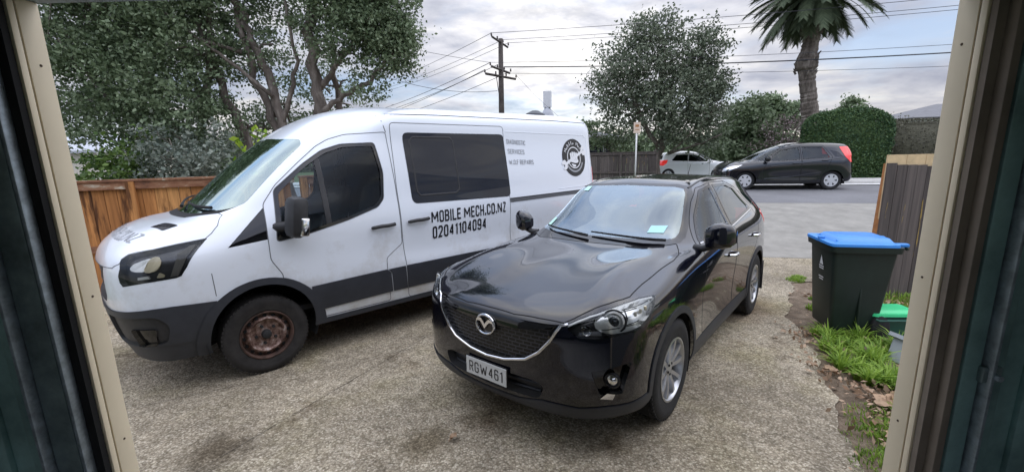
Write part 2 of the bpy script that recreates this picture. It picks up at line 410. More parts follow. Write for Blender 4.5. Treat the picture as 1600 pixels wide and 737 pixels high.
    def emit(s, obname, regs, mats, parent, mode='both', push=0.0, seam=0.0, rim=True):
        """mode both = one mesh over both halves; 'pair' = two objects (+y, -y)"""
        if isinstance(regs, str): regs = [regs]
        if isinstance(mats, str): mats = [mats]
        V = np.zeros((0, 3)); Nn = np.zeros((0, 3)); F = []; M_ = []
        for rg in regs:
            v, f, n_, fm = s.part(rg, push, rim, seam); b = len(V); V = np.concatenate([V, v]); Nn = np.concatenate([Nn, n_]); F += [tuple(b + i for i in q) for q in f]; M_ += fm
        mats = list(mats) + (['seam'] if seam and len(mats) < 2 else [])
        Vm = V * [1, -1, 1]; Nm = Nn * [1, -1, 1]; Fm = [tuple(q[::-1]) for q in F]
        if mode == 'both':
            b = len(V)
            return mesh_obj(obname, np.concatenate([V, Vm]), F + [tuple(b + i for i in q) for q in Fm], mats, parent, True, M_ + M_, np.concatenate([Nn, Nm]))
        return [mesh_obj(obname, V, F, mats, parent, True, M_, Nn), mesh_obj(obname, Vm, Fm, mats, parent, True, M_, Nm)]
    def at(s, u, v, kind='side'):
        U, V, W = s.proj(kind); o = U * u + V * v + W * 8
        h = s.bvh.ray_cast(o, -W)
        return (h[0], h[1] if h[1].dot(W) > 0 else -h[1]) if h[0] is not None else (None, None)
    def strip(s, mb, path, kind, wid, thick, sgn=1, seg=None, off=0.0):
        """raised rounded ribbon following the surface along a 2-D path"""
        pts = []
        for (a, b) in zip(path, path[1:]):
            k = max(1, int(math.hypot(b[0] - a[0], b[1] - a[1]) / 0.05))
            pts += [(a[0] + (b[0] - a[0]) * t / k, a[1] + (b[1] - a[1]) * t / k) for t in range(k)]
        pts.append(path[-1]); L_ = []
        for q in pts:
            h, nn = s.at(q[0], q[1], kind)
            if h is not None: L_.append((h, nn))
        prof = [(-.5, -.2), (-.5, .6), (-.25, 1), (.25, 1), (.5, .6), (.5, -.2)]
        v = []; f = []
        for i, (h, nn) in enumerate(L_):
            t = (L_[min(i + 1, len(L_) - 1)][0] - L_[max(i - 1, 0)][0]).normalized(); sd = t.cross(nn).normalized()
            for a, b in prof:
                q = h + sd * a * wid + nn * (b * thick + off); v.append(Vector((q.x, q.y * sgn, q.z)))
        k = len(prof)
        for i in range(len(L_) - 1):
            for j in range(k):
                q = (i * k + j, i * k + (j + 1) % k, (i + 1) * k + (j + 1) % k, (i + 1) * k + j); f.append(q if sgn > 0 else q[::-1])
        f.append(tuple(range(k))); f.append(tuple((len(L_) - 1) * k + j for j in range(k)))
        mb.add(v, f); return mb
def arc(cx, cz, r, a0, a1, n_=20):
    return [(cx + r * math.cos(R(a0 + (a1 - a0) * i / n_)), cz + r * math.sin(R(a0 + (a1 - a0) * i / n_))) for i in range(n_ + 1)]
def rounded(pts, r=0.03, k=4):
    o = []; n_ = len(pts)
    for i in range(n_):
        p0, p1, p2 = Vector(pts[i - 1]), Vector(pts[i]), Vector(pts[(i + 1) % n_])
        a = p1 + (p0 - p1).normalized() * min(r, (p0 - p1).length * .45); b = p1 + (p2 - p1).normalized() * min(r, (p2 - p1).length * .45)
        for t in range(k + 1):
            t /= k; q = a * (1 - t) ** 2 + p1 * 2 * t * (1 - t) + b * t * t; o.append((q.x, q.y))
    return o

GLY = {
 'A': (.9, [[(0, 0), (.5, 1), (1, 0)], [(.2, .30), (.8, .30)]]), 'B': (.85, [[(0, 0), (0, 1), (.75, 1), (.95, .88), (.95, .65), (.75, .53), (0, .53)], [(.75, .53), (1, .40), (1, .13), (.78, 0), (0, 0)]]),
 'C': (.82, [[(1, .70), (1, .88), (.8, 1), (.2, 1), (0, .88), (0, .12), (.2, 0), (.8, 0), (1, .12), (1, .30)]]), 'D': (.85, [[(0, 0), (0, 1), (.7, 1), (1, .85), (1, .15), (.7, 0), (0, 0)]]),
 'E': (.72, [[(1, 1), (0, 1), (0, 0), (1, 0)], [(0, .52), (.85, .52)]]), 'F': (.70, [[(1, 1), (0, 1), (0, 0)], [(0, .52), (.85, .52)]]),
 'G': (.85, [[(1, .72), (1, .88), (.8, 1), (.2, 1), (0, .88), (0, .12), (.2, 0), (.8, 0), (1, .12), (1, .48), (.55, .48)]]), 'H': (.85, [[(0, 0), (0, 1)], [(1, 0), (1, 1)], [(0, .5), (1, .5)]]),
 'I': (.0, [[(.5, 0), (.5, 1)]]), 'L': (.70, [[(0, 1), (0, 0), (1, 0)]]), 'M': (1.45, [[(0, 0), (0, 1), (.5, .30), (1, 1), (1, 0)]]), 'N': (1.12, [[(0, 0), (0, 1), (1, 0), (1, 1)]]),
 'O': (.85, [[(.2, 0), (0, .12), (0, .88), (.2, 1), (.8, 1), (1, .88), (1, .12), (.8, 0), (.2, 0)]]), 'P': (.82, [[(0, 0), (0, 1), (.8, 1), (1, .88), (1, .58), (.8, .46), (0, .46)]]),
 'R': (.84, [[(0, 0), (0, 1), (.8, 1), (1, .88), (1, .62), (.8, .5), (0, .5)], [(.55, .5), (1, 0)]]), 'S': (.82, [[(1, .78), (1, .88), (.8, 1), (.2, 1), (0, .88), (0, .66), (.2, .54), (.8, .46), (1, .34), (1, .12), (.8, 0), (.2, 0), (0, .12), (0, .24)]]),
 'T': (.80, [[(0, 1), (1, 1)], [(.5, 1), (.5, 0)]]), 'V': (.88, [[(0, 1), (.5, 0), (1, 1)]]), 'W': (1.6, [[(0, 1), (.24, 0), (.5, .75), (.76, 0), (1, 1)]]), 'Z': (.78, [[(0, 1), (1, 1), (0, 0), (1, 0)]]),
 '0': (.80, [[(.2, 0), (0, .12), (0, .88), (.2, 1), (.8, 1), (1, .88), (1, .12), (.8, 0), (.2, 0)]]), '1': (.38, [[(0, .82), (1, 1), (1, 0)]]), '2': (.80, [[(0, .76), (0, .88), (.2, 1), (.8, 1), (1, .88), (1, .62), (0, .02), (1, .02)]]),
 '4': (.86, [[(.78, 0), (.78, 1), (0, .26), (1, .26)]]), '6': (.80, [[(1, .80), (1, .88), (.8, 1), (.2, 1), (0, .88), (0, .12), (.2, 0), (.8, 0), (1, .12), (1, .46), (.8, .57), (0, .57)]]),
 '9': (.80, [[(0, .20), (0, .12), (.2, 0), (.8, 0), (1, .12), (1, .88), (.8, 1), (.2, 1), (0, .88), (0, .54), (.2, .43), (1, .43)]]), '.': (.0, [[(.5, .0), (.5, .10)]]),
 'o': (.62, [[(.2, 0), (0, .1), (0, .5), (.2, .6), (.8, .6), (1, .5), (1, .1), (.8, 0), (.2, 0)]]), 'b': (.62, [[(0, 1), (0, 0), (.8, 0), (1, .1), (1, .5), (.8, .6), (0, .6)]]), 'i': (.0, [[(.5, 0), (.5, .6)], [(.5, .8), (.5, .95)]]),
 'l': (.0, [[(.5, 0), (.5, 1)]]), 'e': (.62, [[(1, .05), (.2, 0), (0, .1), (0, .5), (.2, .6), (.8, .6), (1, .5), (1, .3), (0, .3)]]), 'c': (.58, [[(1, .5), (.8, .6), (.2, .6), (0, .5), (0, .1), (.2, 0), (.8, 0), (1, .1)]]), 'h': (.62, [[(0, 0), (0, 1)], [(0, .6), (.8, .6), (1, .5), (1, 0)]])}
def text_mesh(txt, narrow=.46, stroke=.115, gap=.15, spacing=1.0, bold=0.0):
    """condensed block lettering made of mitred strokes, returned in a unit box"""
    V, F = [], []; x = 0; h = stroke / 2; lay = 0
    for ch in txt:
        if ch == ' ': x += .30; continue
        gw, lines = GLY[ch]; W_ = gw * narrow
        if ch in 'MNWVZA4': lines = [[p_, q_] for ln in lines for p_, q_ in zip(ln, ln[1:])]
        for ln in lines:
            P_ = [Vector((x + h + a * W_, h + b * (1 - stroke), 0)) for a, b in ln]; closed = (P_[0] - P_[-1]).length < 1e-6 and len(P_) > 2
            if closed: P_ = P_[:-1]
            k = len(P_); off = []
            for i in range(k):
                a = P_[i - 1] if (i > 0 or closed) else None; b = P_[(i + 1) % k] if (i < k - 1 or closed) else None
                d1 = (P_[i] - a).normalized() if a is not None else None; d2 = (b - P_[i]).normalized() if b is not None else None
                if d1 is None: d1 = d2
                if d2 is None: d2 = d1
                n1 = Vector((-d1.y, d1.x, 0)); n2 = Vector((-d2.y, d2.x, 0)); m_ = (n1 + n2)
                m_ = n1 if m_.length < .2 else m_.normalized(); off.append(m_ * min(h * 2.2, h / max(.3, m_.dot(n1))))
            if not closed and len(ln) == 2 and ch in 'MNWVZA4':
                pass
            elif not closed:
                P_[0] = P_[0] - (P_[1] - P_[0]).normalized() * h * (1 if ln[0][1] in (0, 1) or len(ln) == 2 else 0); P_[-1] = P_[-1] + (P_[-1] - P_[-2]).normalized() * h * (1 if ln[-1][1] in (0, 1) or len(ln) == 2 else 0)
            nb = len(V)
            for q, o_ in zip(P_, off): V += [(q.x + o_.x, min(1, max(0, q.y + o_.y)), lay * .0004), (q.x - o_.x, min(1, max(0, q.y - o_.y)), lay * .0004)]
            for i in range(k if closed else k - 1): j = (i + 1) % k; F.append((nb + 2 * i, nb + 2 * i + 1, nb + 2 * j + 1, nb + 2 * j))
            lay = (lay + 1) % 3
        x += W_ + stroke + gap * spacing
    v = np.array(V); v[:, 0] /= (x - gap * spacing); return v, F

def wheel(parent, c, side, rad, wid, rimr, kind, tyremat='rubber', steer=0.0):
    """side +1: outer face looks to +y"""
    e_ = bpy.data.objects.new('wheel', None); COL.objects.link(e_); e_.parent = parent
    e_.matrix_local = Matrix.Translation(Vector(c)) @ Matrix.Rotation(steer, 4, 'Z')
    M = basis((0, 0, 0), (0, side, 0), (0, 0, 1)); h = wid / 2
    t = MB()
    prof = [(rimr, -h + .01), (rimr + .01, -h), (rad * .80, -h - .006), (rad * .95, -h + .004), (rad * .988, -h + .02)]
    for g in range(4):
        a = -h + .03 + (wid - .06) * g / 4; b = -h + .03 + (wid - .06) * (g + 1) / 4
        prof += [(rad, a + .004), (rad, b - .006), (rad - .008, b - .003), (rad - .008, b + .001)]
    prof += [(rad, h - .026), (rad * .985, h - .014), (rad * .95, h - .002), (rad * .90, h + .004), (rad * .83, h + .008), (rad * .80, h + .004), (rimr + .02, h + .003), (rimr + .008, h - .002), (rimr, h - .012)]
    t.lathe(prof, M, 72)
    for k in range(60):      # shoulder blocks
        a = 2 * math.pi * k / 60; d = M @ Vector((math.cos(a), math.sin(a), 0))
        for z_ in (h - .022, -h + .022):
            t.box(M @ Vector((math.cos(a) * (rad - .006), math.sin(a) * (rad - .006), z_)), (.014, .02, .026), basis((0, 0, 0), (0, side, 0), d).to_3x3() @ Matrix(((1, 0, 0), (0, 1, 0), (0, 0, 1))))
    t.build('tyre', tyremat, e_, 'auto')
    r_ = MB()
    if kind == 'steel':
        r_.cur = 1; r_.lathe([(rimr + .004, h - .004), (rimr + .006, h + .004), (rimr - .004, h + .006), (rimr - .012, h - .004), (rimr - .018, h - .05), (rimr - .02, -h + .02)], M, 64); r_.cur = 0
        face = [(rimr - .02, h - .055), (rimr - .035, h - .05), (rimr * .74, h - .018), (rimr * .69, h - .012), (rimr * .64, h - .018), (rimr * .58, h - .045), (rimr * .50, h - .05), (.0, h - .05)]
        r_.lathe(face, M, 64)
        hub = MB()
        hub.lathe([(.0, h + .0), (.028, h + .0), (.036, h - .006), (.040, h - .05)], M, 24)
        for k in range(5):
            a = 2 * math.pi * k / 5 + .4; hub.prism([(.013 * math.cos(R(60 * q)), .013 * math.sin(R(60 * q))) for q in range(6)], M @ Matrix.Translation((.082 * math.cos(a), .082 * math.sin(a), 0)), h - .05, h - .026)
        hl = MB()
        for k in range(16):
            a = 2 * math.pi * k / 16; M2 = M @ Matrix.Translation((rimr * .83 * math.cos(a), rimr * .83 * math.sin(a), h - .034)) @ Matrix.Rotation(a, 4, 'Z') @ Matrix.Rotation(R(24), 4, 'Y')
            hl.prism([(.014 * math.cos(q / 12 * 6.283), .0165 * math.sin(q / 12 * 6.283)) for q in range(12)], M2, 0, .006)
        ro = r_.build('rim', ['rusty_steel', 'rust_dark'], e_, 'auto'); hub.build('hub', 'rubber', ro, 'auto'); hl.build('vent_hole', 'seam', ro); ro.children[-1]['kind'] = 'stuff' if False else None
        if 'kind' in ro.children[-1]: del ro.children[-1]['kind']
    else:
        r_.lathe([(rimr + .004, h - .004), (rimr + .006, h + .002), (rimr - .006, h + .004), (rimr - .014, h - .006), (rimr - .022, h - .06), (rimr - .022, -h + .02), (0, -h + .03)], M, 64)
        if kind == 'alloy':
            for k in range(5):
                for dd in (-1, 1):
                    a = 2 * math.pi * k / 5 + dd * R(17); ca_, sa_ = math.cos(a), math.sin(a)
                    a2 = 2 * math.pi * k / 5 + dd * R(24); w1, w2 = .018, .017
                    p0 = Vector((.045 * math.cos(a2 - dd * .25), .045 * math.sin(a2 - dd * .25), h - .028)); p1 = Vector(((rimr - .012) * ca_, (rimr - .012) * sa_, h - .008))
                    tv = (p1 - p0).normalized(); sv = Vector((-tv.y, tv.x, 0)).normalized()
                    vv = []
                    for q, w_ in ((p0, w1 * 1.1), ((p0 + p1) / 2 + Vector((0, 0, .006)), w2), (p1, w2 * 1.25)):
                        vv += [q - sv * w_ + Vector((0, 0, -.035)), q - sv * w_ * .75, q + sv * w_ * .75, q + sv * w_ + Vector((0, 0, -.035))]
                    fv = [tuple(i * 4 + q for q in (j, j + 1)) + ((i + 1) * 4 + j + 1, (i + 1) * 4 + j) for i in range(2) for j in range(3)]
                    r_.add([M @ q for q in vv], fv)
            r_.lathe([(.058, h - .06), (.056, h - .026), (.03, h - .018), (0, h - .016)], M, 24)
            ro = r_.build('rim', 'alloy', e_, 'auto')
            dk = MB(); dk.lathe([(rimr - .03, -h + .07), (0.15, -h + .09), (.13, h - .085), (0, h - .08)], M, 32); dk.build('brake_disc', 'well', e_, 'auto')
            nb = MB()
            for k in range(5):
                a = 2 * math.pi * k / 5 + .6; nb.lathe([(.009, h - .035), (.009, h - .016), (0, h - .016)], M @ Matrix.Translation((.036 * math.cos(a) * 1.1, .036 * math.sin(a) * 1.1, 0)), 8)
            nb.build('wheel_nut', 'seam', ro)
        else:
            # full hubcap with openings
            rr = rimr - .004; ring = 40
            r_.lathe([(rr, h - .008), (rr - .006, h + .004), (rr * .86, h + .004)], M, 48)
            r_.lathe([(rr * .50, h + .008), (rr * .3, h + .012), (0, h + .010)], M, 32)
            for k in range(6):
                a = 2 * math.pi * k / 6
                pl = [(rr * .48 * math.cos(a - .45), rr * .48 * math.sin(a - .45)), (rr * .88 * math.cos(a - .34), rr * .88 * math.sin(a - .34)), (rr * .88 * math.cos(a), rr * .88 * math.sin(a)), (rr * .88 * math.cos(a + .34), rr * .88 * math.sin(a + .34)), (rr * .48 * math.cos(a + .45), rr * .48 * math.sin(a + .45))]
                r_.prism(pl, M, h - .004, h + .0055)
            r_.build('rim', 'hubcap', e_, 'auto')
            dk = MB(); dk.lathe([(rr * .95, h - .02), (0, h - .02)], M, 32); dk.build('brake_disc', 'well', e_)
    return e_
def well(mb, c, rad, y_in, y_out, side):
    """dark inner wheel well"""
    M = basis(c, (0, side, 0), (0, 0, 1))
    v = []; f = []; K = 28
    for i in range(K + 1):
        a = -R(25) + (math.pi + R(50)) * i / K
        for y in (y_in, y_out): v.append(Vector((c[0] + rad * math.cos(a), side * y, c[2] + rad * math.sin(a))))
    for i in range(K): f.append((2 * i, 2 * i + 1, 2 * i + 3, 2 * i + 2))
    b = len(v); v.append(Vector((c[0], side * y_in, c[2])))
    for i in range(K): f.append((b, 2 * i, 2 * i + 2))
    mb.add(v, f)
def disc(mb, h, nn, r_, thick=.004, seg=24, ex=1.0, ez=1.0):
    mb.prism([(r_ * ez * math.cos(2 * math.pi * q / seg), r_ * ex * math.sin(2 * math.pi * q / seg)) for q in range(seg)], basis(h, nn, (0, 0, 1)), -.004, thick)
def seat(mb, x, y, w_=.5, z0=.62, h_=.62):
    mb.box((x + .18, y, z0 + .02), (.50, w_, .16), Matrix.Rotation(R(-6), 3, 'Y'), .05)
    mb.box((x - .12, y, z0 + .36), (.14, w_, h_), Matrix.Rotation(R(-14), 3, 'Y'), .05)
    mb.box((x - .22, y, z0 + h_ + .16), (.10, .26, .20), Matrix.Rotation(R(-10), 3, 'Y'), .04)

# ------------------------------------------------------------------ the dark suv
SUVC = [
 [(.80,0,.24),(.915,0,.31),(.94,0,.50),(.935,0,.72),(.90,0,.885),(.62,0,.99),(.15,0,1.085),(-.40,0,1.145),(-.80,0,1.375),(-1.22,0,1.60),(-1.36,0,1.635),(-1.5,0,1.65)],
 [(.79,.28,.24),(.905,.28,.31),(.93,.28,.50),(.925,.28,.72),(.885,.28,.885),(.61,.26,.985),(.14,.25,1.08),(-.41,.24,1.145),(-.81,.22,1.37),(-1.22,.2,1.597),(-1.42,.14,1.635),(-1.62,0,1.655)],
 [(.75,.50,.24),(.86,.52,.31),(.885,.53,.5),(.875,.54,.72),(.84,.54,.875),(.56,.50,.99),(.12,.46,1.085),(-.43,.42,1.145),(-.83,.38,1.37),(-1.225,.34,1.59),(-1.5,.22,1.635),(-1.75,0,1.66)],
 [(.66,.70,.25),(.76,.73,.32),(.78,.75,.5),(.77,.75,.72),(.735,.72,.90),(.50,.64,1.0),(.08,.58,1.08),(-.46,.53,1.145),(-.86,.47,1.365),(-1.235,.43,1.58),(-1.55,.28,1.635),(-1.85,0,1.665)],
 [(.50,.84,.27),(.58,.87,.34),(.60,.875,.5),(.59,.875,.72),(.55,.86,.92),(.36,.74,1.01),(.02,.67,1.075),(-.50,.60,1.145),(-.89,.535,1.36),(-1.25,.49,1.57),(-1.6,.32,1.635),(-1.92,0,1.665)],
 [(.36,.87,.28),(.38,.90,.36),(.38,.905,.5),(.37,.905,.72),(.34,.895,.93),(.16,.79,1.015),(-.06,.715,1.075),(-.54,.645,1.145),(-.92,.575,1.355),(-1.26,.525,1.562),(-1.65,.34,1.635),(-2.0,0,1.665)],
 [(0,.88,.28),(0,.91,.36),(0,.915,.5),(0,.915,.72),(0,.905,.93),(-.06,.83,1.03),(-.22,.75,1.08),(-.59,.68,1.14),(-.95,.605,1.35),(-1.28,.547,1.555),(-1.7,.35,1.635),(-2.06,0,1.665)],
 [(-.42,.88,.27),(-.42,.905,.36),(-.42,.91,.5),(-.42,.905,.72),(-.42,.90,.93),(-.44,.86,1.04),(-.50,.79,1.09),(-.66,.715,1.135),(-.99,.63,1.345),(-1.31,.56,1.552),(-1.75,.36,1.635),(-2.12,0,1.664)],
 [(-.75,.875,.26),(-.75,.895,.36),(-.75,.89,.52),(-.75,.90,.74),(-.75,.902,.93),(-.75,.875,1.04),(-.77,.83,1.10),(-.85,.765,1.15),(-1.13,.665,1.36),(-1.40,.575,1.57),(-1.82,.37,1.637),(-2.18,0,1.662)],
 [(-1.25,.87,.26),(-1.25,.89,.36),(-1.25,.882,.52),(-1.25,.897,.74),(-1.25,.905,.95),(-1.25,.885,1.07),(-1.25,.85,1.13),(-1.27,.815,1.18),(-1.42,.71,1.39),(-1.58,.595,1.595),(-1.92,.38,1.64),(-2.25,0,1.66)],
 [(-1.85,.87,.26),(-1.85,.89,.36),(-1.85,.882,.52),(-1.85,.90,.75),(-1.85,.91,.97),(-1.85,.89,1.09),(-1.85,.86,1.16),(-1.85,.825,1.21),(-1.87,.72,1.41),(-1.9,.60,1.605),(-2.12,.38,1.64),(-2.35,0,1.655)],
 [(-2.3,.87,.27),(-2.3,.90,.36),(-2.3,.90,.52),(-2.3,.908,.76),(-2.3,.915,.98),(-2.3,.895,1.11),(-2.3,.86,1.18),(-2.3,.82,1.235),(-2.3,.715,1.42),(-2.3,.60,1.60),(-2.4,.38,1.635),(-2.5,0,1.65)],
 [(-2.7,.88,.28),(-2.7,.91,.36),(-2.7,.915,.5),(-2.7,.915,.76),(-2.7,.92,.98),(-2.7,.895,1.12),(-2.7,.855,1.2),(-2.7,.81,1.26),(-2.7,.705,1.42),(-2.7,.59,1.59),(-2.7,.37,1.625),(-2.68,0,1.64)],
 [(-3.1,.86,.30),(-3.1,.89,.38),(-3.1,.895,.52),(-3.1,.90,.78),(-3.1,.895,.98),(-3.1,.865,1.12),(-3.1,.82,1.21),(-3.08,.775,1.28),(-3.0,.68,1.42),(-2.95,.57,1.575),(-2.9,.36,1.61),(-2.86,0,1.625)],
 [(-3.38,.80,.32),(-3.42,.83,.4),(-3.44,.83,.54),(-3.44,.82,.78),(-3.42,.80,.98),(-3.38,.77,1.12),(-3.34,.735,1.21),(-3.3,.70,1.28),(-3.2,.63,1.42),(-3.1,.54,1.56),(-3.05,.33,1.6),(-3.0,0,1.61)],
 [(-3.52,.55,.34),(-3.58,.57,.42),(-3.60,.57,.56),(-3.58,.56,.78),(-3.54,.55,.98),(-3.50,.54,1.12),(-3.46,.52,1.21),(-3.42,.50,1.28),(-3.32,.46,1.42),(-3.2,.4,1.55),(-3.16,.22,1.585),(-3.12,0,1.595)],
 [(-3.55,0,.34),(-3.61,0,.42),(-3.63,0,.56),(-3.61,0,.78),(-3.57,0,.98),(-3.53,0,1.12),(-3.49,0,1.21),(-3.45,0,1.28),(-3.35,0,1.42),(-3.24,0,1.55),(-3.22,0,1.57),(-3.2,0,1.585)]]

for c_, r_, dz in ((0, 5, -.012), (0, 6, -.012), (1, 5, -.010), (1, 6, -.010), (2, 5, .010), (2, 6, .010), (3, 5, .026), (3, 6, .026), (4, 5, .004), (4, 6, .014), (3, 4, .006)):
    x_, y_, z_ = SUVC[c_][r_]; SUVC[c_][r_] = (x_, y_, z_ + dz)
def make_suv():
    M = frameM((.4201, 3.3104, TILT[0] * .4201 + TILT[1] * 3.3104), R(229.941), TILT)
    root = thing('parked_suv', 'glossy black suv parked nose towards the garage, number plate RGW461', 'car', M)
    S = Shell(SUVC, 6)
    lampP = (Vector((-.66, .75, 0)).normalized(), Vector((0, 0, 1)), Vector((.75, .66, 0)).normalized())
    # side regions
    S.cut('cut', arc(0, .36, .40, -50, 230, 36), 'side')
    S.cut('cut', arc(-2.70, .36, .40, -50, 230, 36), 'side')
    S.cut('flare', arc(0, .36, .452, -50, 230, 36), 'side', over=['body'])
    S.cut('flare2', arc(-2.70, .36, .452, -50, 230, 36), 'side', over=['body'])
    S.cut('sill', [(-.36, .405), (-2.36, .42), (-2.36, .1), (-.36, .1)], 'side', over=['body'])
    S.cut('rearlip', [(-3.0, .46), (-3.9, .50), (-3.9, .1), (-3.0, .1)], 'side', over=['body'], thr=-.5, box=((-4, -3.0), None, None))
    door1 = rounded([(-.66, .407), (-.62, .74), (-.74, 1.085), (-.90, 1.245), (-1.13, 1.435), (-1.33, 1.545), (-1.62, 1.585), (-1.665, 1.17), (-1.665, .41)], .03)
    door2 = rounded([(-1.675, .41), (-1.675, 1.17), (-1.63, 1.586), (-2.15, 1.58), (-2.45, 1.50), (-2.70, 1.29), (-2.60, 1.0), (-2.52, .86), (-2.33, .72), (-2.25, .415)], .03)
    S.cut('door1', door1, 'side', over=['body']); S.cut('door2', door2, 'side', over=['body'])
    S.cut('frame1', rounded([(-.83, 1.125), (-1.04, 1.315), (-1.34, 1.525), (-1.60, 1.562), (-1.66, 1.56), (-1.66, 1.165)], .02), 'side', over=['door1'])
    S.cut('frame2', rounded([(-1.68, 1.165), (-1.68, 1.563), (-2.12, 1.555), (-2.36, 1.505), (-2.64, 1.285), (-2.60, 1.25)], .02), 'side', over=['door2'])
    S.cut('quarter', rounded([(-2.46, 1.47), (-2.78, 1.42), (-3.05, 1.315), (-2.74, 1.275)], .03), 'side', over=['body'])
    S.cut('glass1', rounded([(-.88, 1.145), (-1.06, 1.305), (-1.35, 1.507), (-1.575, 1.54), (-1.605, 1.185)], .02), 'side', over=['frame1'])
    S.cut('glass2', rounded([(-1.72, 1.19), (-1.70, 1.543), (-2.11, 1.537), (-2.33, 1.49), (-2.57, 1.285), (-2.54, 1.265)], .02), 'side', over=['frame2'])
    S.cut('tail', [(-3.02, 1.17), (-3.2, 1.20), (-3.7, 1.15), (-3.7, .99), (-3.3, 1.0)], 'side', over=['body'], thr=-.3, box=((-4, -3), (.45, 2), None))
    # front regions
    ws = [(-.1, 1.128), (.48, 1.128), (.70, 1.14), (.705, 1.17), (.60, 1.50), (.555, 1.562), (.45, 1.585), (-.1, 1.60)]
    S.cut('ws_trim', ws, 'front', over=['body'], box=((-1.5, -.25), None, None), thr=.1)
    ws2 = rounded([(-.1, 1.168), (.47, 1.166), (.65, 1.172), (.655, 1.20), (.560, 1.50), (.525, 1.545), (.44, 1.563), (-.1, 1.578)], .015)
    S.cut('ws', ws2, 'front', over=['ws_trim'], thr=.1, box=((-1.5, -.25), None, None))
    S.cut('bonnet', [(.905, -.2), (.900, .21), (.872, .39), (.842, .54), (.80, .585), (.729, .643), (.63, .715), (.537, .762), (.48, .78), (.40, .775), (.27, .769), (0, .772), (-.26, .782), (-.42, .765), (-.52, .727), (-.585, .69), (-.50, .50), (-.42, .2), (-.40, -.2)], 'top', over=['body'], thr=.12, box=((-1, 1), None, (.86, 1.3)))
    S.cut('chromearea', [(-.1, .865), (.53, .868), (.47, .75), (.40, .668), (.31, .607), (.15, .566), (-.1, .553)], 'front', over=['body', 'bonnet'])
    S.cut('grille', [(-.1, .785), (.12, .788), (.30, .802), (.42, .826), (.488, .846), (.448, .755), (.385, .68), (.30, .623), (.15, .586), (-.1, .574)], 'front', over=['chromearea'])
    S.cut('intake', rounded([(-.2, .49), (.36, .492), (.44, .465), (.40, .375), (-.2, .352)], .03), 'front', over=['body'])
    S.cut('lip', [(-.1, .325), (.244, .335), (.424, .372), (.551, .371), (.636, .366), (.778, .385), (.862, .380), (1.0, .40), (1.0, .1), (-.1, .1)], 'front', over=['body'], thr=.02, box=((.38, 1.2), None, None))
    S.cut('fogbox', rounded([(.70, .603), (.804, .628), (.866, .640), (.852, .55), (.838, .455), (.745, .462)], .012), 'front', over=['body'], thr=.05)
    S.cut('lamp', [(-.144,.867),(-.074,.896),(0,.922),(.107,.949),(.221,.968),(.333,.976),(.453,.968),(.418,.914),(.376,.862),(.317,.832),(.257,.820),(.166,.812),(.082,.802),(-.002,.800),(-.077,.802),(-.108,.821),(-.130,.843)], lampP, over=['body', 'bonnet'], box=((.0, 1.2), (.3, 1), (.7, 1.2)), thr=.05)
    S.cut('lampr', [(.012,.896),(.070,.927),(.214,.955),(.328,.966),(.432,.960),(.37,.887),(.293,.845),(.227,.831),(.109,.824),(.054,.836),(.02,.86)], lampP, over=['lamp'], thr=.05)
    S.cut('rw', rounded([(-.2, 1.25), (.5, 1.25), (.42, 1.52), (-.2, 1.53)], .03), 'rear', over=['body'])
    S.finish()
    body = S.emit('body', 'body', 'paint_black', root)
    S.emit('bonnet', 'bonnet', 'paint_black', root, seam=.007)
    for side, o, wn, gl in ((1, 'door1', 'frame1', 'glass1'), (2, 'door2', 'frame2', 'glass2')):
        dd = S.emit('front_door' if side == 1 else 'rear_door', o, 'paint_black', root, 'pair', seam=.006)
        ff = S.emit('window_frame', wn, 'gloss_black', None, 'pair', push=-.002)
        gg = S.emit('window', gl, 'glass_clear' if side == 1 else 'glass_tint', None, 'pair', push=.006)
        for k in (0, 1):
            ff[k].parent = dd[k]; gg[k].parent = dd[k]
            sg = 1 if k == 0 else -1
            hx = -1.47 if side == 1 else -2.42; hz_ = .93 if side == 1 else .99
            h, nn = S.at(hx, hz_, 'side'); mb = MB()
            pts = [Vector((hx + dx, (h.y + dy) * sg, hz_ + .006 * dx)) for dx, dy in ((-.10, .005), (-.085, .035), (-.03, .045), (.03, .045), (.085, .035), (.10, .005))]
            mb.tube(pts, [.014, .016, .017, .017, .016, .014], 10)
            ho = mb.build('door_handle', 'chrome' if side == 2 else 'chrome', dd[k], 'auto')
            mb = MB(); S.strip(mb, ([(-.82, 1.118), (-1.66, 1.163)] if side == 1 else [(-1.67, 1.163), (-2.60, 1.245)]), 'side', .016, .006, sg)
            mb.build('window_trim', 'chrome', dd[k], 'auto')
    for rg in ('flare', 'flare2'): S.emit('wheel_arch_trim', rg, 'plastic_grey', root, 'pair', push=-.008)
    S.emit('sill_trim', 'sill', 'plastic_grey', root, 'pair', push=-.004); S.emit('rear_bumper_trim', 'rearlip', 'plastic_grey', root, push=-.004)
    S.emit('bumper_lip', 'lip', 'plastic_grey', root, push=-.008)
    S.emit('windscreen_surround', 'ws_trim', 'gloss_black', root)
    wso = S.emit('windscreen', 'ws', 'glass_screen', root, push=.001)
    S.emit('quarter_window', 'quarter', 'glass_dark', root, 'pair', push=.002)
    S.emit('rear_window', 'rw', 'glass_tint', root)
    S.emit('tail_light', 'tail', 'lamp_red', root, 'pair', push=-.006)
    S.emit('lower_intake', 'intake', 'plastic_black', root, push=.06)
    gr = S.emit('grille', 'grille', 'grille_mesh', root, push=.022)
    S.emit('grille_band', 'chromearea', 'gloss_black', root, push=-.001)
    mb = MB(); path = [(.0, .560), (.15, .573), (.31, .614), (.40, .676), (.47, .757), (.53, .858), (.565, .868)]
    for sg in (1, -1): S.strip(mb, path, 'front', .017, .010, sg)
    mb.build('grille_surround', 'chrome', root, 'auto')
    # intake slats
    mb = MB()
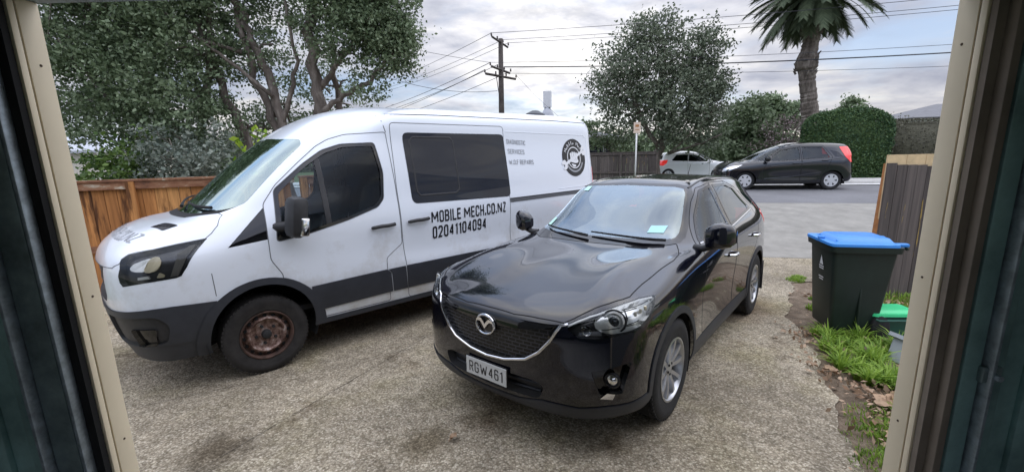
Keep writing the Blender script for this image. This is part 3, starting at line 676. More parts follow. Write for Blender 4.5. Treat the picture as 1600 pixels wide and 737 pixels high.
    for z_ in (.40, .445):
        pl = [(x_, y_) for x_, y_ in ((.86, -.38), (.885, -.2), (.89, 0), (.885, .2), (.86, .38))]
        mb.tube([(a, b, z_) for a, b in pl], .008, 6)
    mb.build('intake_slat', 'plastic_grey', root, 'auto')
    # emblem: winged ring
    h, nn = S.at(0, .775, 'front'); E_ = MB(); MM = basis(h + Vector((-.002, 0, 0)), (1, 0, .05), (0, 1, 0))   # local x = +y side, local y = up
    ring = [(MM @ Vector((.078 * math.cos(a), .062 * math.sin(a), .012))) for a in [2 * math.pi * i / 36 for i in range(37)]]
    E_.tube(ring, .0085, 8, False)
    for sg in (1, -1):
        wing = [(0, -.028), (.022, .0), (.04, .018), (.075, .016), (.06, .034), (.034, .038), (.012, .018), (0, .0)]
        E_.prism([(sg * a, b) for a, b in wing][::sg], MM, .002, .020)
    bk = MB(); bk.prism([(.072 * math.cos(a), .057 * math.sin(a)) for a in [2 * math.pi * i / 32 for i in range(32)]], MM, -.02, .002); 
    bo = bk.build('emblem_backing', 'gloss_black', gr, 'auto'); E_.build('emblem', 'chrome', gr, 'auto')
    # number plate
    P = MB(); P.box((.951, 0, .455), (.008, .372, .132), None, .003); po = P.build('number_plate', 'seam', root)
    P = MB(); P.box((.9565, 0, .455), (.006, .36, .12), None, .002); P.build('plate_face', 'plate', po)
    v, f = text_mesh('RGW461', bold=.018, spacing=1.1); T = MB()
    T.add([Vector((.9605 + z_, -.150 + x_ * .30, .455 - .037 + y_ * .074)) for x_, y_, z_ in v], f); T.build('plate_lettering', 'letter_black', po)
    # fog lamps, headlamps
    fb = S.emit('fog_lamp_housing', 'fogbox', 'gloss_black', root, 'pair', push=.035)
    hb = S.emit('headlight', 'lamp', 'lamp_dark', root, 'pair', push=.035)
    rf = S.emit('reflector', 'lampr', 'lamp_silver', None, 'pair', push=.024)
    lens = S.emit('lens', ['lamp', 'lampr'], 'glass_lamp', None, 'pair', push=-.002, rim=False)
    for k, sg in ((0, 1), (1, -1)):
        lens[k].parent = hb[k]
        h, nn = S.at(.797, .542, 'front'); nn = Vector((.9, .35, 0)).normalized(); m_ = MB(); h = h - nn * .02
        h = Vector((h.x, h.y * sg, h.z)); nn = Vector((nn.x, nn.y * sg, nn.z)); m_.lathe([(.045, -.01), (.048, .012), (.040, .016), (.038, .005), (0, .010)], basis(h, nn), 24); m_.build('fog_lamp', 'lamp_dark', fb[k], 'auto')
        m_ = MB(); m_.lathe([(.034, .0062), (.02, .016), (0, .019)], basis(h, nn), 24); m_.build('fog_lens', 'lamp_chrome', fb[k], 'auto')
        m_ = MB(); q = [Vector((.773, .750, .440)), Vector((.723, .805, .432)), Vector((.713, .815, .463)), Vector((.749, .781, .474))]
        m_.add([Vector((a.x + .012, a.y * sg, a.z)) for a in q], [(0, 1, 2, 3)]); m_.build('trim_strip', 'chrome', fb[k])
        # headlamp guts
        def lp(u, z_, d):
            hh, n2 = S.at(u, z_, lampP); q = hh - n2 * d; return Vector((q.x, q.y * sg, q.z)), Vector((n2.x, n2.y * sg, n2.z))
        rf[k].parent = hb[k]
        c_, n2 = lp(.137, .893, .022); ax = Vector((.93, .35 * sg, .0)).normalized()
        pr = MB(); MM2 = basis(c_, ax)
        pr.lathe([(.058, -.02), (.061, .0), (.054, .004), (.047, -.008), (.039, -.010), (.037, .002), (.032, .005)], MM2, 36); pr.build('projector_ring', 'lamp_white', hb[k], 'auto')
        pr = MB(); pr.lathe([(.032, .001), (.027, .009), (.016, .014), (0, .016)], MM2, 28); pr.build('projector_lens', 'lamp_lens', hb[k], 'auto')
        pr = MB(); c_, n2 = lp(-.03, .850, .03); pr.lathe([(.030, .0), (.032, .01), (.022, .0), (.0, -.01)], basis(c_, ax), 20); pr.build('high_beam', 'lamp_chrome', hb[k], 'auto')
        pr = MB(); c_, n2 = lp(.285, .915, .020); 
        for i in range(3): pr.box(c_ + Vector((-.035 * i, .015 * sg * i, .012 * i)), (.016, .016, .026), None, .004)
        pr.build('indicator', 'lamp_amber', hb[k], 'auto')
        pr = MB(); S.strip(pr, [(-.135, .862), (-.074, .890), (0, .916), (.107, .943), (.221, .962), (.333, .970), (.43, .964)], lampP, .016, .004, sg, off=-.010); pr.build('lamp_brow', 'lamp_white', hb[k], 'auto')
        pr = MB()
        for zz, u0, u1 in ((.845, .06, .27), (.862, .20, .31), (.935, .10, .30), (.948, .20, .40)):
            S.strip(pr, [(u0, zz), ((u0 + u1) / 2, zz + .006), (u1, zz + .012)], lampP, .005, .004, sg, off=-.022)
        S.strip(pr, [(.20, .84), (.225, .90), (.215, .95)], lampP, .010, .005, sg, off=-.022)
        pr.build('lamp_rib', 'lamp_dark', hb[k], 'auto')
        pr = MB(); pr.lathe([(.070, -.012), (.074, -.004), (.064, .000), (.061, -.012)], MM2, 36); pr.build('projector_bezel', 'lamp_dark', hb[k], 'auto')
        # mirrors
        m_ = MB(); pts = []
        prof = [(-.50, .86, 1.085, .02, .02), (-.55, .93, 1.10, .045, .05), (-.57, .985, 1.125, .075, .085), (-.60, 1.03, 1.135, .08, .095), (-.635, 1.07, 1.14, .068, .085), (-.66, 1.098, 1.135, .035, .055)]
        prof = [(-.66, .865, 1.150, .030, .040), (-.64, .895, 1.155, .065, .078), (-.645, .95, 1.165, .085, .098), (-.66, 1.01, 1.17, .083, .095), (-.685, 1.06, 1.165, .066, .078), (-.71, 1.088, 1.16, .035, .045)]
        v = []; K = 20
        for (x_, y_, z_, a, b) in prof:
            for j in range(K):
                t = 2 * math.pi * j / K; cxx = math.copysign(abs(math.cos(t)) ** .6, math.cos(t)); szz = math.copysign(abs(math.sin(t)) ** .55, math.sin(t))
                v.append(Vector((x_ - .055 + (cxx * a * 1.08 if cxx > 0 else cxx * a * .6), y_ * sg, z_ + .045 + szz * b * 1.08)))
        f = [(i * K + j, i * K + (j + 1) % K, (i + 1) * K + (j + 1) % K, (i + 1) * K + j) for i in range(len(prof) - 1) for j in range(K)] + [tuple(range(K)), tuple((len(prof) - 1) * K + j for j in range(K))]
        m_.add(v, f); mo = m_.build('wing_mirror', 'paint_black', root, 'auto')
        m_ = MB(); m_.tube([(-.72, .79 * sg, 1.10), (-.70, .86 * sg, 1.10), (-.70, .93 * sg, 1.13)], [.03, .028, .03], 10); m_.build('mirror_arm', 'plastic_black', mo, 'auto')
    # roof ditch lines, aerial
    for sg in (1, -1):
        m_ = MB(); S.strip(m_, [(-1.26, .545), (-1.6, .56), (-2.3, .565), (-2.95, .54)], 'top', .018, .004, sg); m_.build('roof_strip', 'plastic_black', root, 'auto')
    h, nn = S.at(-2.95, .0, 'top'); m_ = MB(); m_.tube([h, h + Vector((-.10, 0, .14))], [.006, .003], 6); m_.build('aerial', 'plastic_black', root)
    # wipers on the screen
    def wiper(a, b, nm='wiper'):
        m_ = MB(); P0, P1 = [], []
        for i in range(9):
            t = i / 8; y_ = a[0] + (b[0] - a[0]) * t; z_ = a[1] + (b[1] - a[1]) * t; h, nn = S.at(abs(y_), z_, 'front'); h = Vector((h.x, y_, h.z)); P0.append(h + nn * Vector((1, 0, 1)).length * .018)
        m_.tube(P0, [.012, .013, .011, .010, .009, .009, .008, .008, .006], 6); return m_.build(nm, 'seam', root, 'auto')
    wiper((.62, 1.150), (-.02, 1.175)); wiper((-.02, 1.150), (-.58, 1.185))
    # inside
    I = MB(); 
    I.box((-1.9, 0, .42), (3.1, 1.5, .06)); I.build('cabin_floor', 'interior_dark', root)
    I = MB(); I.box((-.98, 0, .95), (.45, 1.38, .25), Matrix.Rotation(R(-8), 3, 'Y'), .06); I.box((-.72, 0, 1.0), (.40, 1.30, .10), Matrix.Rotation(R(6), 3, 'Y'), .04); I.build('dashboard', 'interior_beige', root, 'auto')
    I = MB(); I.lathe([(.17, 0), (.185, .014), (.20, 0), (.185, -.014), (.17, 0)], basis((-1.30, -.36, .98), (-.9, 0, .42)), 32); I.box((-1.29, -.36, .97), (.04, .28, .10), Matrix.Rotation(R(-25), 3, 'Y'), .02); I.build('steering_wheel', 'interior_dark', root, 'auto')
    for y_ in (.37, -.37):
        I = MB(); seat(I, -1.75, y_); I.build('seat', 'seat', root, 'auto')
    I = MB(); I.box((-2.45, 0, .65), (.5, 1.25, .16), None, .05); I.box((-2.75, 0, .95), (.14, 1.25, .6), Matrix.Rotation(R(-14), 3, 'Y'), .05); I.build('rear_bench', 'seat', root, 'auto')
    I = MB(); I.box((-1.10, 0, 1.44), (.03, .22, .07), Matrix.Rotation(R(-20), 3, 'Y'), .015); I.build('interior_mirror', 'seam', root, 'auto')
    h, nn = S.at(.0, 1.50, 'front'); I = MB(); I.box(h - nn * .03, (.12, .26, .04), Matrix.Rotation(R(28), 3, 'Y'), .01); I.build('sensor_cover', 'interior_beige', root, 'auto')
    for (y_, z_, w_, hh, mm, nm) in ((.50, 1.232, .12, .05, 'sticker_blue', 'service_sticker'), (-.60, 1.225, .07, .06, 'sticker_green', 'registration_sticker'), (-.44, 1.535, .07, .04, 'sticker_green', 'yellow_sticker')):
        vv = []
        for dy, dz in ((-1, -1), (1, -1), (1, 1), (-1, 1)):
            h, nn = S.at(abs(y_ + dy * w_ / 2), z_ + dz * hh / 2, 'front'); vv.append(Vector((h.x + .003, y_ + dy * w_ / 2, h.z + .003)))
        I = MB(); I.add(vv, [(0, 1, 2, 3)]); I.build('windscreen_sticker', mm, wso)
    # wells, underbody, wheels
    U_ = MB(); U_.box((-1.35, 0, .30), (3.9, 1.40, .12), None, .03); U_.build('underbody', 'well', root)
    for cx0 in (0, -2.70):
        for sg in (1, -1): W_ = MB(); well(W_, (cx0, 0, .36), .415, .58, .885, sg); W_.build('wheel_well', 'well', root)
    for sg in (1, -1): m_ = MB(); m_.box((-3.14, sg * .80, .38), (.02, .22, .36), None, .005); m_.build('mud_flap', 'plastic_black', root)
    for cx0 in (0, -2.70):
        for sg in (1, -1): wheel(root, (cx0, sg * .79, .356), sg, .356, .215, .222, 'alloy', steer=(R(0)))
    return root, S
suv, SUV = make_suv()

# ------------------------------------------------------------------ the white van
def van_cols():
    side = {}   # y for the straight side by height row
    def col(x, ys=0.0, zr=0.0, xs=None):
        """straight side column at x; ys narrows, zr lowers the roof"""
        z = [.33, .50, .74, .90, 1.16, 1.34, 1.50, 1.68, 1.92, 2.13, 2.34, 2.455, 2.505, 2.525]
        y = [.975, 1.0, 1.026, 1.004, 1.013, 1.008, .985, .965, .930, .900, .860, .66, .32, 0]
        k = min(1, max(0, (x + 4.15) / 2.7)); sh = {11: .33, 12: .65, 13: 1.0}; up_ = .085 * min(1, max(0, (-x - 1.2) / 3.4))
        return [(x - sh.get(i, 0) * k, max(0, b - ys * (1 if i < 11 else .4)), a - (zr if i > 9 else 0) + up_ * (1 if i > 9 else (.4 if i == 9 else 0))) for i, (a, b) in enumerate(zip(z, y))]
    C = [
     [(.90,0,.30),(.97,0,.50),(1.02,0,.76),(1.03,0,1.0),(.99,0,1.17),(.84,0,1.30),(.60,0,1.385),(.38,0,1.44),(.0,0,1.78),(-.42,0,2.13),(-.78,0,2.345),(-1.15,0,2.46),(-1.55,0,2.515),(-1.95,0,2.525)],
     [(.88,.35,.30),(.95,.38,.50),(1.00,.39,.76),(1.01,.39,1.0),(.97,.38,1.165),(.82,.36,1.295),(.58,.33,1.385),(.36,.30,1.445),(-.01,.28,1.78),(-.43,.27,2.128),(-.79,.25,2.343),(-1.16,.2,2.458),(-1.56,.12,2.515),(-2.0,0,2.526)],
     [(.82,.66,.30),(.90,.70,.50),(.945,.72,.76),(.95,.72,1.0),(.915,.70,1.15),(.77,.64,1.285),(.54,.60,1.375),(.31,.55,1.45),(-.05,.52,1.775),(-.46,.49,2.118),(-.81,.46,2.333),(-1.18,.37,2.45),(-1.6,.2,2.512),(-2.05,0,2.527)],
     [(.68,.86,.30),(.76,.91,.50),(.79,.925,.76),(.78,.925,.98),(.755,.89,1.13),(.64,.82,1.255),(.44,.74,1.36),(.20,.70,1.46),(-.12,.66,1.77),(-.51,.62,2.10),(-.84,.575,2.315),(-1.21,.46,2.437),(-1.64,.25,2.508),(-2.1,0,2.527)],
     [(.46,.93,.31),(.50,.98,.50),(.51,.995,.74),(.50,.99,.98),(.47,.965,1.12),(.40,.905,1.24),(.28,.835,1.36),(.10,.79,1.47),(-.20,.745,1.765),(-.56,.705,2.075),(-.88,.66,2.295),(-1.24,.53,2.427),(-1.68,.29,2.504),(-2.15,0,2.527)],
     [(0,.97,.33),(0,1.0,.50),(0,1.02,.73),(0,1.01,.98),(-.0,.998,1.14),(-.01,.965,1.28),(-.03,.90,1.42),(-.05,.845,1.53),(-.28,.80,1.775),(-.63,.755,2.065),(-.93,.71,2.28),(-1.28,.57,2.422),(-1.72,.32,2.502),(-2.2,0,2.527)],
     [(-.5,.975,.33),(-.5,1.0,.50),(-.5,1.022,.73),(-.5,1.012,.98),(-.48,1.012,1.18),(-.44,1.0,1.33),(-.38,.958,1.48),(-.32,.90,1.60),(-.45,.855,1.80),(-.74,.805,2.07),(-1.02,.755,2.275),(-1.36,.60,2.425),(-1.8,.34,2.502),(-2.27,0,2.527)],
     [(-.95,.975,.33),(-.95,1.0,.50),(-.95,1.022,.73),(-.95,1.012,.98),(-.95,1.015,1.18),(-.93,1.007,1.34),(-.90,.983,1.50),(-.88,.955,1.65),(-.92,.915,1.88),(-1.06,.868,2.10),(-1.25,.82,2.295),(-1.55,.64,2.437),(-1.95,.36,2.503),(-2.36,0,2.527)],
    ]
    for x in (-1.45, -2.1, -2.8, -3.5, -4.15): C.append(col(x))
    C.append(col(-4.6, .004, .003)); C.append(col(-4.86, .02, .02))
    q = col(-4.965, .075, .05); C.append([(a + .02 * (i / 13.), b, c) for i, (a, b, c) in enumerate(q)])
    q = col(-5.0, .0, .07); C.append([(a + .10 * max(0, (c - 1.2)) / 1.3, b * .80, c) for i, (a, b, c) in enumerate(q)])
    C.append([(a + .10 * max(0, (c - 1.2)) / 1.3, b * .40, c) for i, (a, b, c) in enumerate(q)])
    C.append([(a + .10 * max(0, (c - 1.2)) / 1.3, 0, c) for i, (a, b, c) in enumerate(q)])
    return C
def make_van():
    M = frameM((-2.8733, 4.2644, TILT[0] * -2.8733 + TILT[1] * 4.2644), R(223.551), TILT)
    root = thing('work_van', 'white high sided work van lettered MOBILE MECH.CO.NZ with rusty front wheel', 'van', M)
    S = Shell(van_cols(), 6)
    lampP = (Vector((-.55, .835, 0)).normalized(), Vector((0, 0, 1)), Vector((.835, .55, 0)).normalized())
    for wx in (0, -3.75):
        S.cut('cut', arc(wx, .40, .415, -60, 240, 40), 'side')
    S.cut('flare', arc(0, .36, .512, 3, 177, 30) + [(-.51, .30), (.50, .30)], 'side', over=['body'])
    S.cut('flare2', arc(-3.75, .38, .48, -10, 190, 30), 'side', over=['body'])
    S.cut('step', [(-.40, .375), (-3.35, .375), (-3.35, .2), (-.40, .2)], 'side', over=['body'])
    S.cut('step', [(-4.15, .36), (-4.9, .36), (-4.9, .2), (-4.15, .2)], 'side', over=['body'])
    S.cut('bumper', [(-.1, .74), (.60, .735), (.72, .735), (.84, .750), (.90, .757), (1.1, .757), (1.1, .1), (-.1, .1)], 'front', over=['body'], box=((.6, 1.3), None, None), thr=.0)
    S.cut('bumper', [(.34, .750), (.50, .759), (.63, .766), (.75, .765), (.86, .756), (1.1, .735), (1.1, .1), (.34, .1)], 'side', over=['body'], thr=.0)
    S.cut('lowlip', [(.3, .455), (1.2, .455), (1.2, .1), (.3, .1)], 'side', over=['bumper'], thr=-.5)
    S.cut('clad1', [(-.40, .713), (-1.16, .738), (-1.20, .70), (-1.22, .49), (-.40, .47)], 'side', over=['body'])
    S.cut('clad2', [(-1.175, .738), (-1.375, .742), (-1.40, .49), (-1.235, .49), (-1.215, .70)], 'side', over=['body'])
    S.cut('clad3', [(-1.395, .742), (-3.40, .755), (-3.40, .50), (-1.415, .49)], 'side', over=['body'])
    S.cut('clad4', [(-4.15, .755), (-5.1, .755), (-5.1, .50), (-4.15, .50)], 'side', over=['body'], thr=.0)
    S.cut('tri', [(.215, 1.165), (-.11, 1.485), (-.28, 1.64), (-.30, 1.25), (-.12, 1.205)], 'side', over=['body'], thr=.0)
    door = rounded([(-.14, .72), (-.17, .87), (-.085, 1.02), (-.085, 1.22), (-.10, 1.50), (-.22, 1.66), (-.43, 1.85), (-.62, 2.01), (-.74, 2.08), (-.90, 2.13), (-1.31, 2.165), (-1.345, 1.61), (-1.365, .99), (-1.17, .86), (-1.165, .71), (-1.2, .39), (-.40, .39)], .03)
    S.cut('door', door, 'side', over=['body', 'tri'], thr=.05)
    S.cut('dframe', rounded([(-.15, 1.17), (-.20, 1.62), (-.47, 1.845), (-.66, 1.975), (-.84, 2.035), (-1.175, 2.055), (-1.225, 1.75), (-1.195, 1.48), (-1.12, 1.40), (-.80, 1.30), (-.42, 1.21)], .035), 'side', over=['door', 'body', 'tri'], thr=.05)
    S.cut('dglass', rounded([(-.20, 1.21), (-.23, 1.585), (-.49, 1.82), (-.68, 1.945), (-.85, 2.005), (-1.15, 2.022), (-1.193, 1.75), (-1.168, 1.50), (-1.10, 1.425), (-.79, 1.33), (-.42, 1.24)], .03), 'side', over=['dframe'])
    S.cut('sdoor', rounded([(-1.365, 2.265), (-2.985, 2.30), (-2.985, 1.4), (-2.975, .95), (-2.96, .37), (-1.42, .37), (-1.375, 1.0), (-1.355, 1.6)], .05), 'side', over=['body', 'clad3', 'clad2'] if False else ['body'])
    S.cut('sglass', rounded([(-1.50, 2.165), (-2.985, 2.195), (-3.01, 1.395), (-1.53, 1.405)], .07), 'side', over=['sdoor', 'body'])
    ws = rounded([(-.2, 1.43), (.52, 1.435), (.75, 1.47), (.815, 1.505), (.80, 1.60), (.725, 2.03), (.67, 2.085), (-.2, 2.13)], .03)
    S.cut('ws', ws, 'front', over=['body'], box=((-.75, .5), None, None), thr=.08)
    S.cut('cowl', [(-.2, 1.40), (.50, 1.405), (.74, 1.44), (.80, 1.50), (.70, 1.50), (.52, 1.45), (-.2, 1.46)], 'front', over=['body'], box=((-.1, .6), None, None), thr=.05)
    S.cut('body', [(-.3, .95), (1.1, .95), (1.1, 1.088), (-.3, 1.088)], 'front', over=['body'], thr=0, box=((.7, 1.2), None, None))
    S.cut('bonnet', [(1.1, -.3), (1.1, .62), (.967, .70), (.883, .790), (.824, .79), (.75, .83), (.675, .86), (.517, .885), (.351, .908), (.30, .892), (.245, .860), (.216, .801), (.19, .78), (.28, .56), (.36, .30), (.39, -.3)], 'top', over=['body'], thr=-.15, box=((-.2, 1.1), None, (1.0885, 1.6)))
    S.cut('lamp', [(.190,1.085),(.180,1.12),(.177,1.151),(.206,1.181),(.346,1.209),(.454,1.235),(.575,1.257),(.560,1.17),(.545,1.06),(.525,.995),(.505,.984),(.360,.972),(.215,.950),(.190,.98),(.180,1.029)], lampP, over=['body', 'bonnet'], thr=.05, box=((.1, 1.2), (.3, 1.1), (.9, 1.4)))
    S.cut('vent', rounded([(.655, .525), (.560, .530), (.490, .705), (.595, .712)], .015), 'top', over=['bonnet'], thr=.3)
    S.cut('grille', rounded([(-.2, 1.09), (.50, 1.09), (.60, 1.10), (.62, .86), (.55, .80), (-.2, .80)], .03), 'front', over=['body'], box=((.8, 1.2), None, None))
    S.cut('bumpin', rounded([(-.12, .700), (.40, .705), (.455, .62), (.42, .475), (-.12, .46)], .05), lampP, over=['bumper', 'lowlip'], thr=.02)
    S.cut('fog', rounded([(.80, .60), (.945, .60), (.91, .455), (.80, .445)], .02), 'front', over=['bumper', 'lowlip', 'bumpin'], thr=.02)
    S.cut('tail', [(-4.93, 1.75), (-5.1, 1.75), (-5.1, 1.0), (-4.93, 1.0)], 'side', over=['body'], thr=.0)
    S.finish()
    S.emit('body', 'body', 'paint_white', root)
    S.emit('bonnet', 'bonnet', ['paint_white', 'seam_grey'], root, seam=.006)
    S.emit('front_bumper', 'bumper', 'plastic_grey', root, push=-.012)
    S.emit('bumper_lip', 'lowlip', 'plastic_grey', root, push=-.004); S.emit('bumper_recess', 'bumpin', 'plastic_black', root, 'pair', push=.012)
    for rg in ('flare', 'flare2'): S.emit('wheel_arch_trim', rg, 'plastic_grey', root, 'pair', push=-.02)
    for rg in ('clad1', 'clad2', 'clad3', 'clad4'): S.emit('side_cladding', rg, 'plastic_grey', root, 'pair', push=-.014)
    S.emit('sill_step', 'step', 'plastic_grey', root, 'pair', push=-.02)
    S.emit('mirror_panel', 'tri', 'gloss_black', root, 'pair', push=.004)
    S.emit('grille', 'grille', 'plastic_black', root, push=.03)
    S.emit('tail_light', 'tail', 'lamp_red', root, 'pair', push=-.004) if 'tail' in S.reg else None
    S.emit('cowl_panel', 'cowl', 'seam', root)
    ven = S.emit('bonnet_vent', 'vent', 'plastic_black', root, 'pair', push=.012)
    for k, sg in ((0, 1), (1, -1)):
        vb = MB()
        for i in range(5):
            x_ = .575 + .0 * i; pts = []
            for t in (0, .5, 1):
                y_ = .555 + .032 * i; x_ = .565 - .02 * i + .075 * (t - .5); h, nn = S.at(x_ - .0 + .0 * t, y_, 'top'); pts.append(Vector((h.x, h.y * sg, h.z - .009)))
            vb.tube(pts, .006, 5)
        vb.build('slat', 'plastic_grey', ven[k])
    wso = S.emit('windscreen', 'ws', 'glass_van_screen', root, push=.003)
    dd = S.emit('front_door', 'door', ['paint_white', 'seam_grey'], root, 'pair', seam=.007)
    fr = S.emit('window_frame', 'dframe', 'gloss_black', None, 'pair', push=.003)
    gl = S.emit('window', 'dglass', 'glass_van', None, 'pair', push=.012)
    sd = S.emit('sliding_door', 'sdoor', ['paint_white', 'seam_grey'], root, 'pair', seam=.007)
    sg_ = S.emit('side_window', 'sglass', 'glass_dark', None, 'pair', push=-.003)
    hb = S.emit('headlight', 'lamp', 'lamp_dark', root, 'pair', push=.045)
    lens = S.emit('lens', 'lamp', 'glass_lamp', None, 'pair', push=-.002, rim=False)
    fg = S.emit('fog_lamp_housing', 'fog', 'gloss_black', root, 'pair', push=.03)
    mb = MB()
    for z_ in (.85, .93, 1.01):
        mb.tube([(1.0 - .25 * (abs(y_) / .6) ** 3 * .4 - .01, y_, z_) for y_ in np.linspace(-.56, .56, 13)], .014, 6)
    mb.build('grille_bar', 'plastic_grey', root, 'auto')
    for k, sg in ((0, 1), (1, -1)):
        fr[k].parent = dd[k]; gl[k].parent = dd[k]; lens[k].parent = hb[k]; sg_[k].parent = sd[k]
        # handles with scooped recess
        for (par, hx, hz_) in ((dd[k], -1.155, 1.205), (sd[k], -1.575, 1.225)):
            mb = MB(); h, nn = S.at(hx, hz_, 'side')
            mb.tube([(hx + dx, (h.y + dy) * sg, hz_ + dz) for dx, dy, dz in ((.125, .012, -.012), (.115, .036, -.008), (.04, .044, 0), (-.04, .044, 0), (-.115, .036, .006), (-.125, .012, .008))], [.015, .019, .02, .02, .019, .015], 10)
            mb.build('door_handle', 'plastic_black', par, 'auto')
        # window guide bar and inner window frame
        mb = MB(); S.strip(mb, [(-.615, 1.27), (-.60, 1.90)], 'side', .05, .004, sg, off=-.008); mb.build('window_divider', 'plastic_black', gl[k], 'auto')
        mb = MB(); S.strip(mb, [(-1.62, 2.12), (-2.12, 2.13), (-2.16, 2.09), (-2.18, 1.53), (-2.13, 1.49), (-1.64, 1.485), (-1.60, 1.53), (-1.58, 2.08), (-1.62, 2.12)], 'side', .022, .006, sg); mb.build('sliding_pane_frame', 'plastic_black', sg_[k], 'auto')
        # rail
        mb = MB(); S.strip(mb, [(-2.99, 1.338), (-4.62, 1.372)], 'side', .045, .012, sg); S.strip(mb, [(-2.99, 1.365), (-4.62, 1.40)], 'side', .012, .022, sg)
        mb.build('door_rail', 'seam_grey', root, 'auto')
        # roof gutter and pressed line
        mb = MB(); S.strip(mb, [(-1.36, 2.355), (-2.0, 2.383), (-3.0, 2.408), (-4.0, 2.434), (-4.84, 2.44)], 'side', .012, .004, sg); mb.build('roof_seam', 'seam_grey', root, 'auto')
        mb = MB(); S.strip(mb, [(-1.275, 2.34), (-1.315, 2.16)], 'side', .009, .002, sg); mb.build('pillar_seam', 'seam_grey', root, 'auto')
        mb = MB(); S.strip(mb, [(-3.02, 2.235), (-4.70, 2.245), (-4.79, 2.20), (-4.80, 1.6), (-4.70, 1.46), (-4.0, 1.44)], 'side', .012, .003, sg); mb.build('panel_press_line', 'paint_white', root, 'auto')
        mb = MB(); S.strip(mb, [(.34, .79), (.35, .98)], 'side', .006, .002, sg); mb.build('panel_gap', 'seam_grey', root, 'auto')
        # headlamp guts
        def lp(u, z_, d):
            hh, n2 = S.at(u, z_, lampP); q = hh - n2 * d; return Vector((q.x, q.y * sg, q.z)), Vector((n2.x, n2.y * sg, n2.z))
        ax = Vector((.85, .52 * sg, .02)).normalized()
        for (nm, mm, poly, dep) in (('reflector', 'lamp_white', rounded([(.235, 1.085), (.26, 1.125), (.33, 1.158), (.365, 1.160), (.350, 1.055), (.28, 1.058)], .02), .030), ('main_beam', 'lamp_amber', rounded([(.345, 1.052), (.352, 1.160), (.395, 1.168), (.425, 1.12), (.420, 1.06), (.38, 1.045)], .03), .022), ('running_light', 'lamp_amber', rounded([(.418, 1.0), (.43, 1.042), (.456, 1.02), (.456, .998)], .01), .02), ('side_marker', 'lamp_amber', [(.480, .995), (.478, 1.169), (.505, 1.222), (.535, 1.228), (.528, 1.14), (.512, .998)], .018), ('lower_reflector', 'lamp_white', [(.31, .995), (.31, 1.015), (.37, 1.022), (.385, .998)], .025)):
            if nm == 'side_marker': mm = 'interior_beige'
            P_ = MB(); vv = [lp(a, b, dep)[0] for a, b in poly]; ww = [lp(a, b, dep + .02)[0] for a, b in poly]; n_ = len(vv)
            P_.add(vv + ww, [tuple(range(n_))] + [(i, (i + 1) % n_, n_ + (i + 1) % n_, n_ + i) for i in range(n_)]); P_.build(nm, mm, hb[k])
        # mirror
        m_ = MB(); m_.box((-.29, 1.135 * sg, 1.385), (.16, .20, .36), Matrix.Rotation(R(-6), 3, 'Y') @ Matrix.Rotation(R(8 * sg), 3, 'Z'), .06)
        mo = m_.build('wing_mirror', 'plastic_black', root, 'auto')
        m_ = MB(); m_.tube([(-.16, .93 * sg, 1.29), (-.22, 1.0 * sg, 1.30), (-.26, 1.07 * sg, 1.31)], [.055, .045, .05], 10); m_.build('mirror_arm', 'plastic_black', mo, 'auto')
        m_ = MB(); m_.box((-.325, 1.215 * sg, 1.30), (.085, .045, .165), Matrix.Rotation(R(-6), 3, 'Y') @ Matrix.Rotation(R(10 * sg), 3, 'Z'), .02); m_.build('indicator', 'lamp_chrome', mo, 'auto')
    # interior
    I = MB(); I.box((-2.2, 0, .50), (5.0, 1.8, .05)); I.build('cabin_floor', 'interior_dark', root)
    I = MB(); I.box((-1.62, 0, 1.25), (.04, 1.80, 1.5)); I.build('bulkhead', 'interior_dark', root)
    I = MB(); I.box((-.12, 0, 1.20), (.62, 1.74, .34), Matrix.Rotation(R(-6), 3, 'Y'), .08); I.build('dashboard', 'interior_dark', root, 'auto')
    I = MB(); I.lathe([(.19, 0), (.205, .014), (.22, 0), (.205, -.014), (.19, 0)], basis((-.50, -.5, 1.30), (-.75, 0, .66)), 32); I.build('steering_wheel', 'interior_dark', root, 'auto')
    for y_ in (.52, -.50):
        I = MB(); seat(I, -1.15, y_, .52, .88, .72); I.build('seat', 'seat', root, 'auto')
    # wipers
    def wiper(a, b):
        m_ = MB(); P0 = []
        for i in range(9):
            t = i / 8; y_ = a[0] + (b[0] - a[0]) * t; z_ = a[1] + (b[1] - a[1]) * t; h, nn = S.at(abs(y_), z_, 'front'); P0.append(Vector((h.x + .02, y_, h.z + .015)))
        m_.tube(P0, [.016, .015, .013, .011, .010, .010, .009, .009, .007], 6); return m_.build('wiper', 'seam', root, 'auto')
    wiper((.66, 1.47), (.02, 1.50)); wiper((-.02, 1.46), (-.64, 1.53))
    # roof vent
    h, nn = S.at(-4.3, .25, 'top'); m_ = MB(); m_.lathe([(.16, -.02), (.15, .02), (.05, .07), (0, .075)], basis(h, nn), 24); m_.build('roof_vent', 'plastic_grey', root, 'auto')
    # underbody, wells, wheels
    U_ = MB(); U_.box((-2.0, 0, .40), (5.2, 1.50, .14), None, .03); U_.box((-2.0, 0, .52), (3.0, 1.86, .10)); U_.build('underbody', 'well', root)
    for cx0 in (0, -3.75):
        for sg in (1, -1): W_ = MB(); well(W_, (cx0, 0, .42), .45, .60, .985, sg); W_.build('wheel_well', 'well', root)
    for cx0 in (0, -3.75):
        for sg in (1, -1): wheel(root, (cx0, sg * .865, .348), sg, .348, .225, .212, 'steel', 'rubber_dusty')
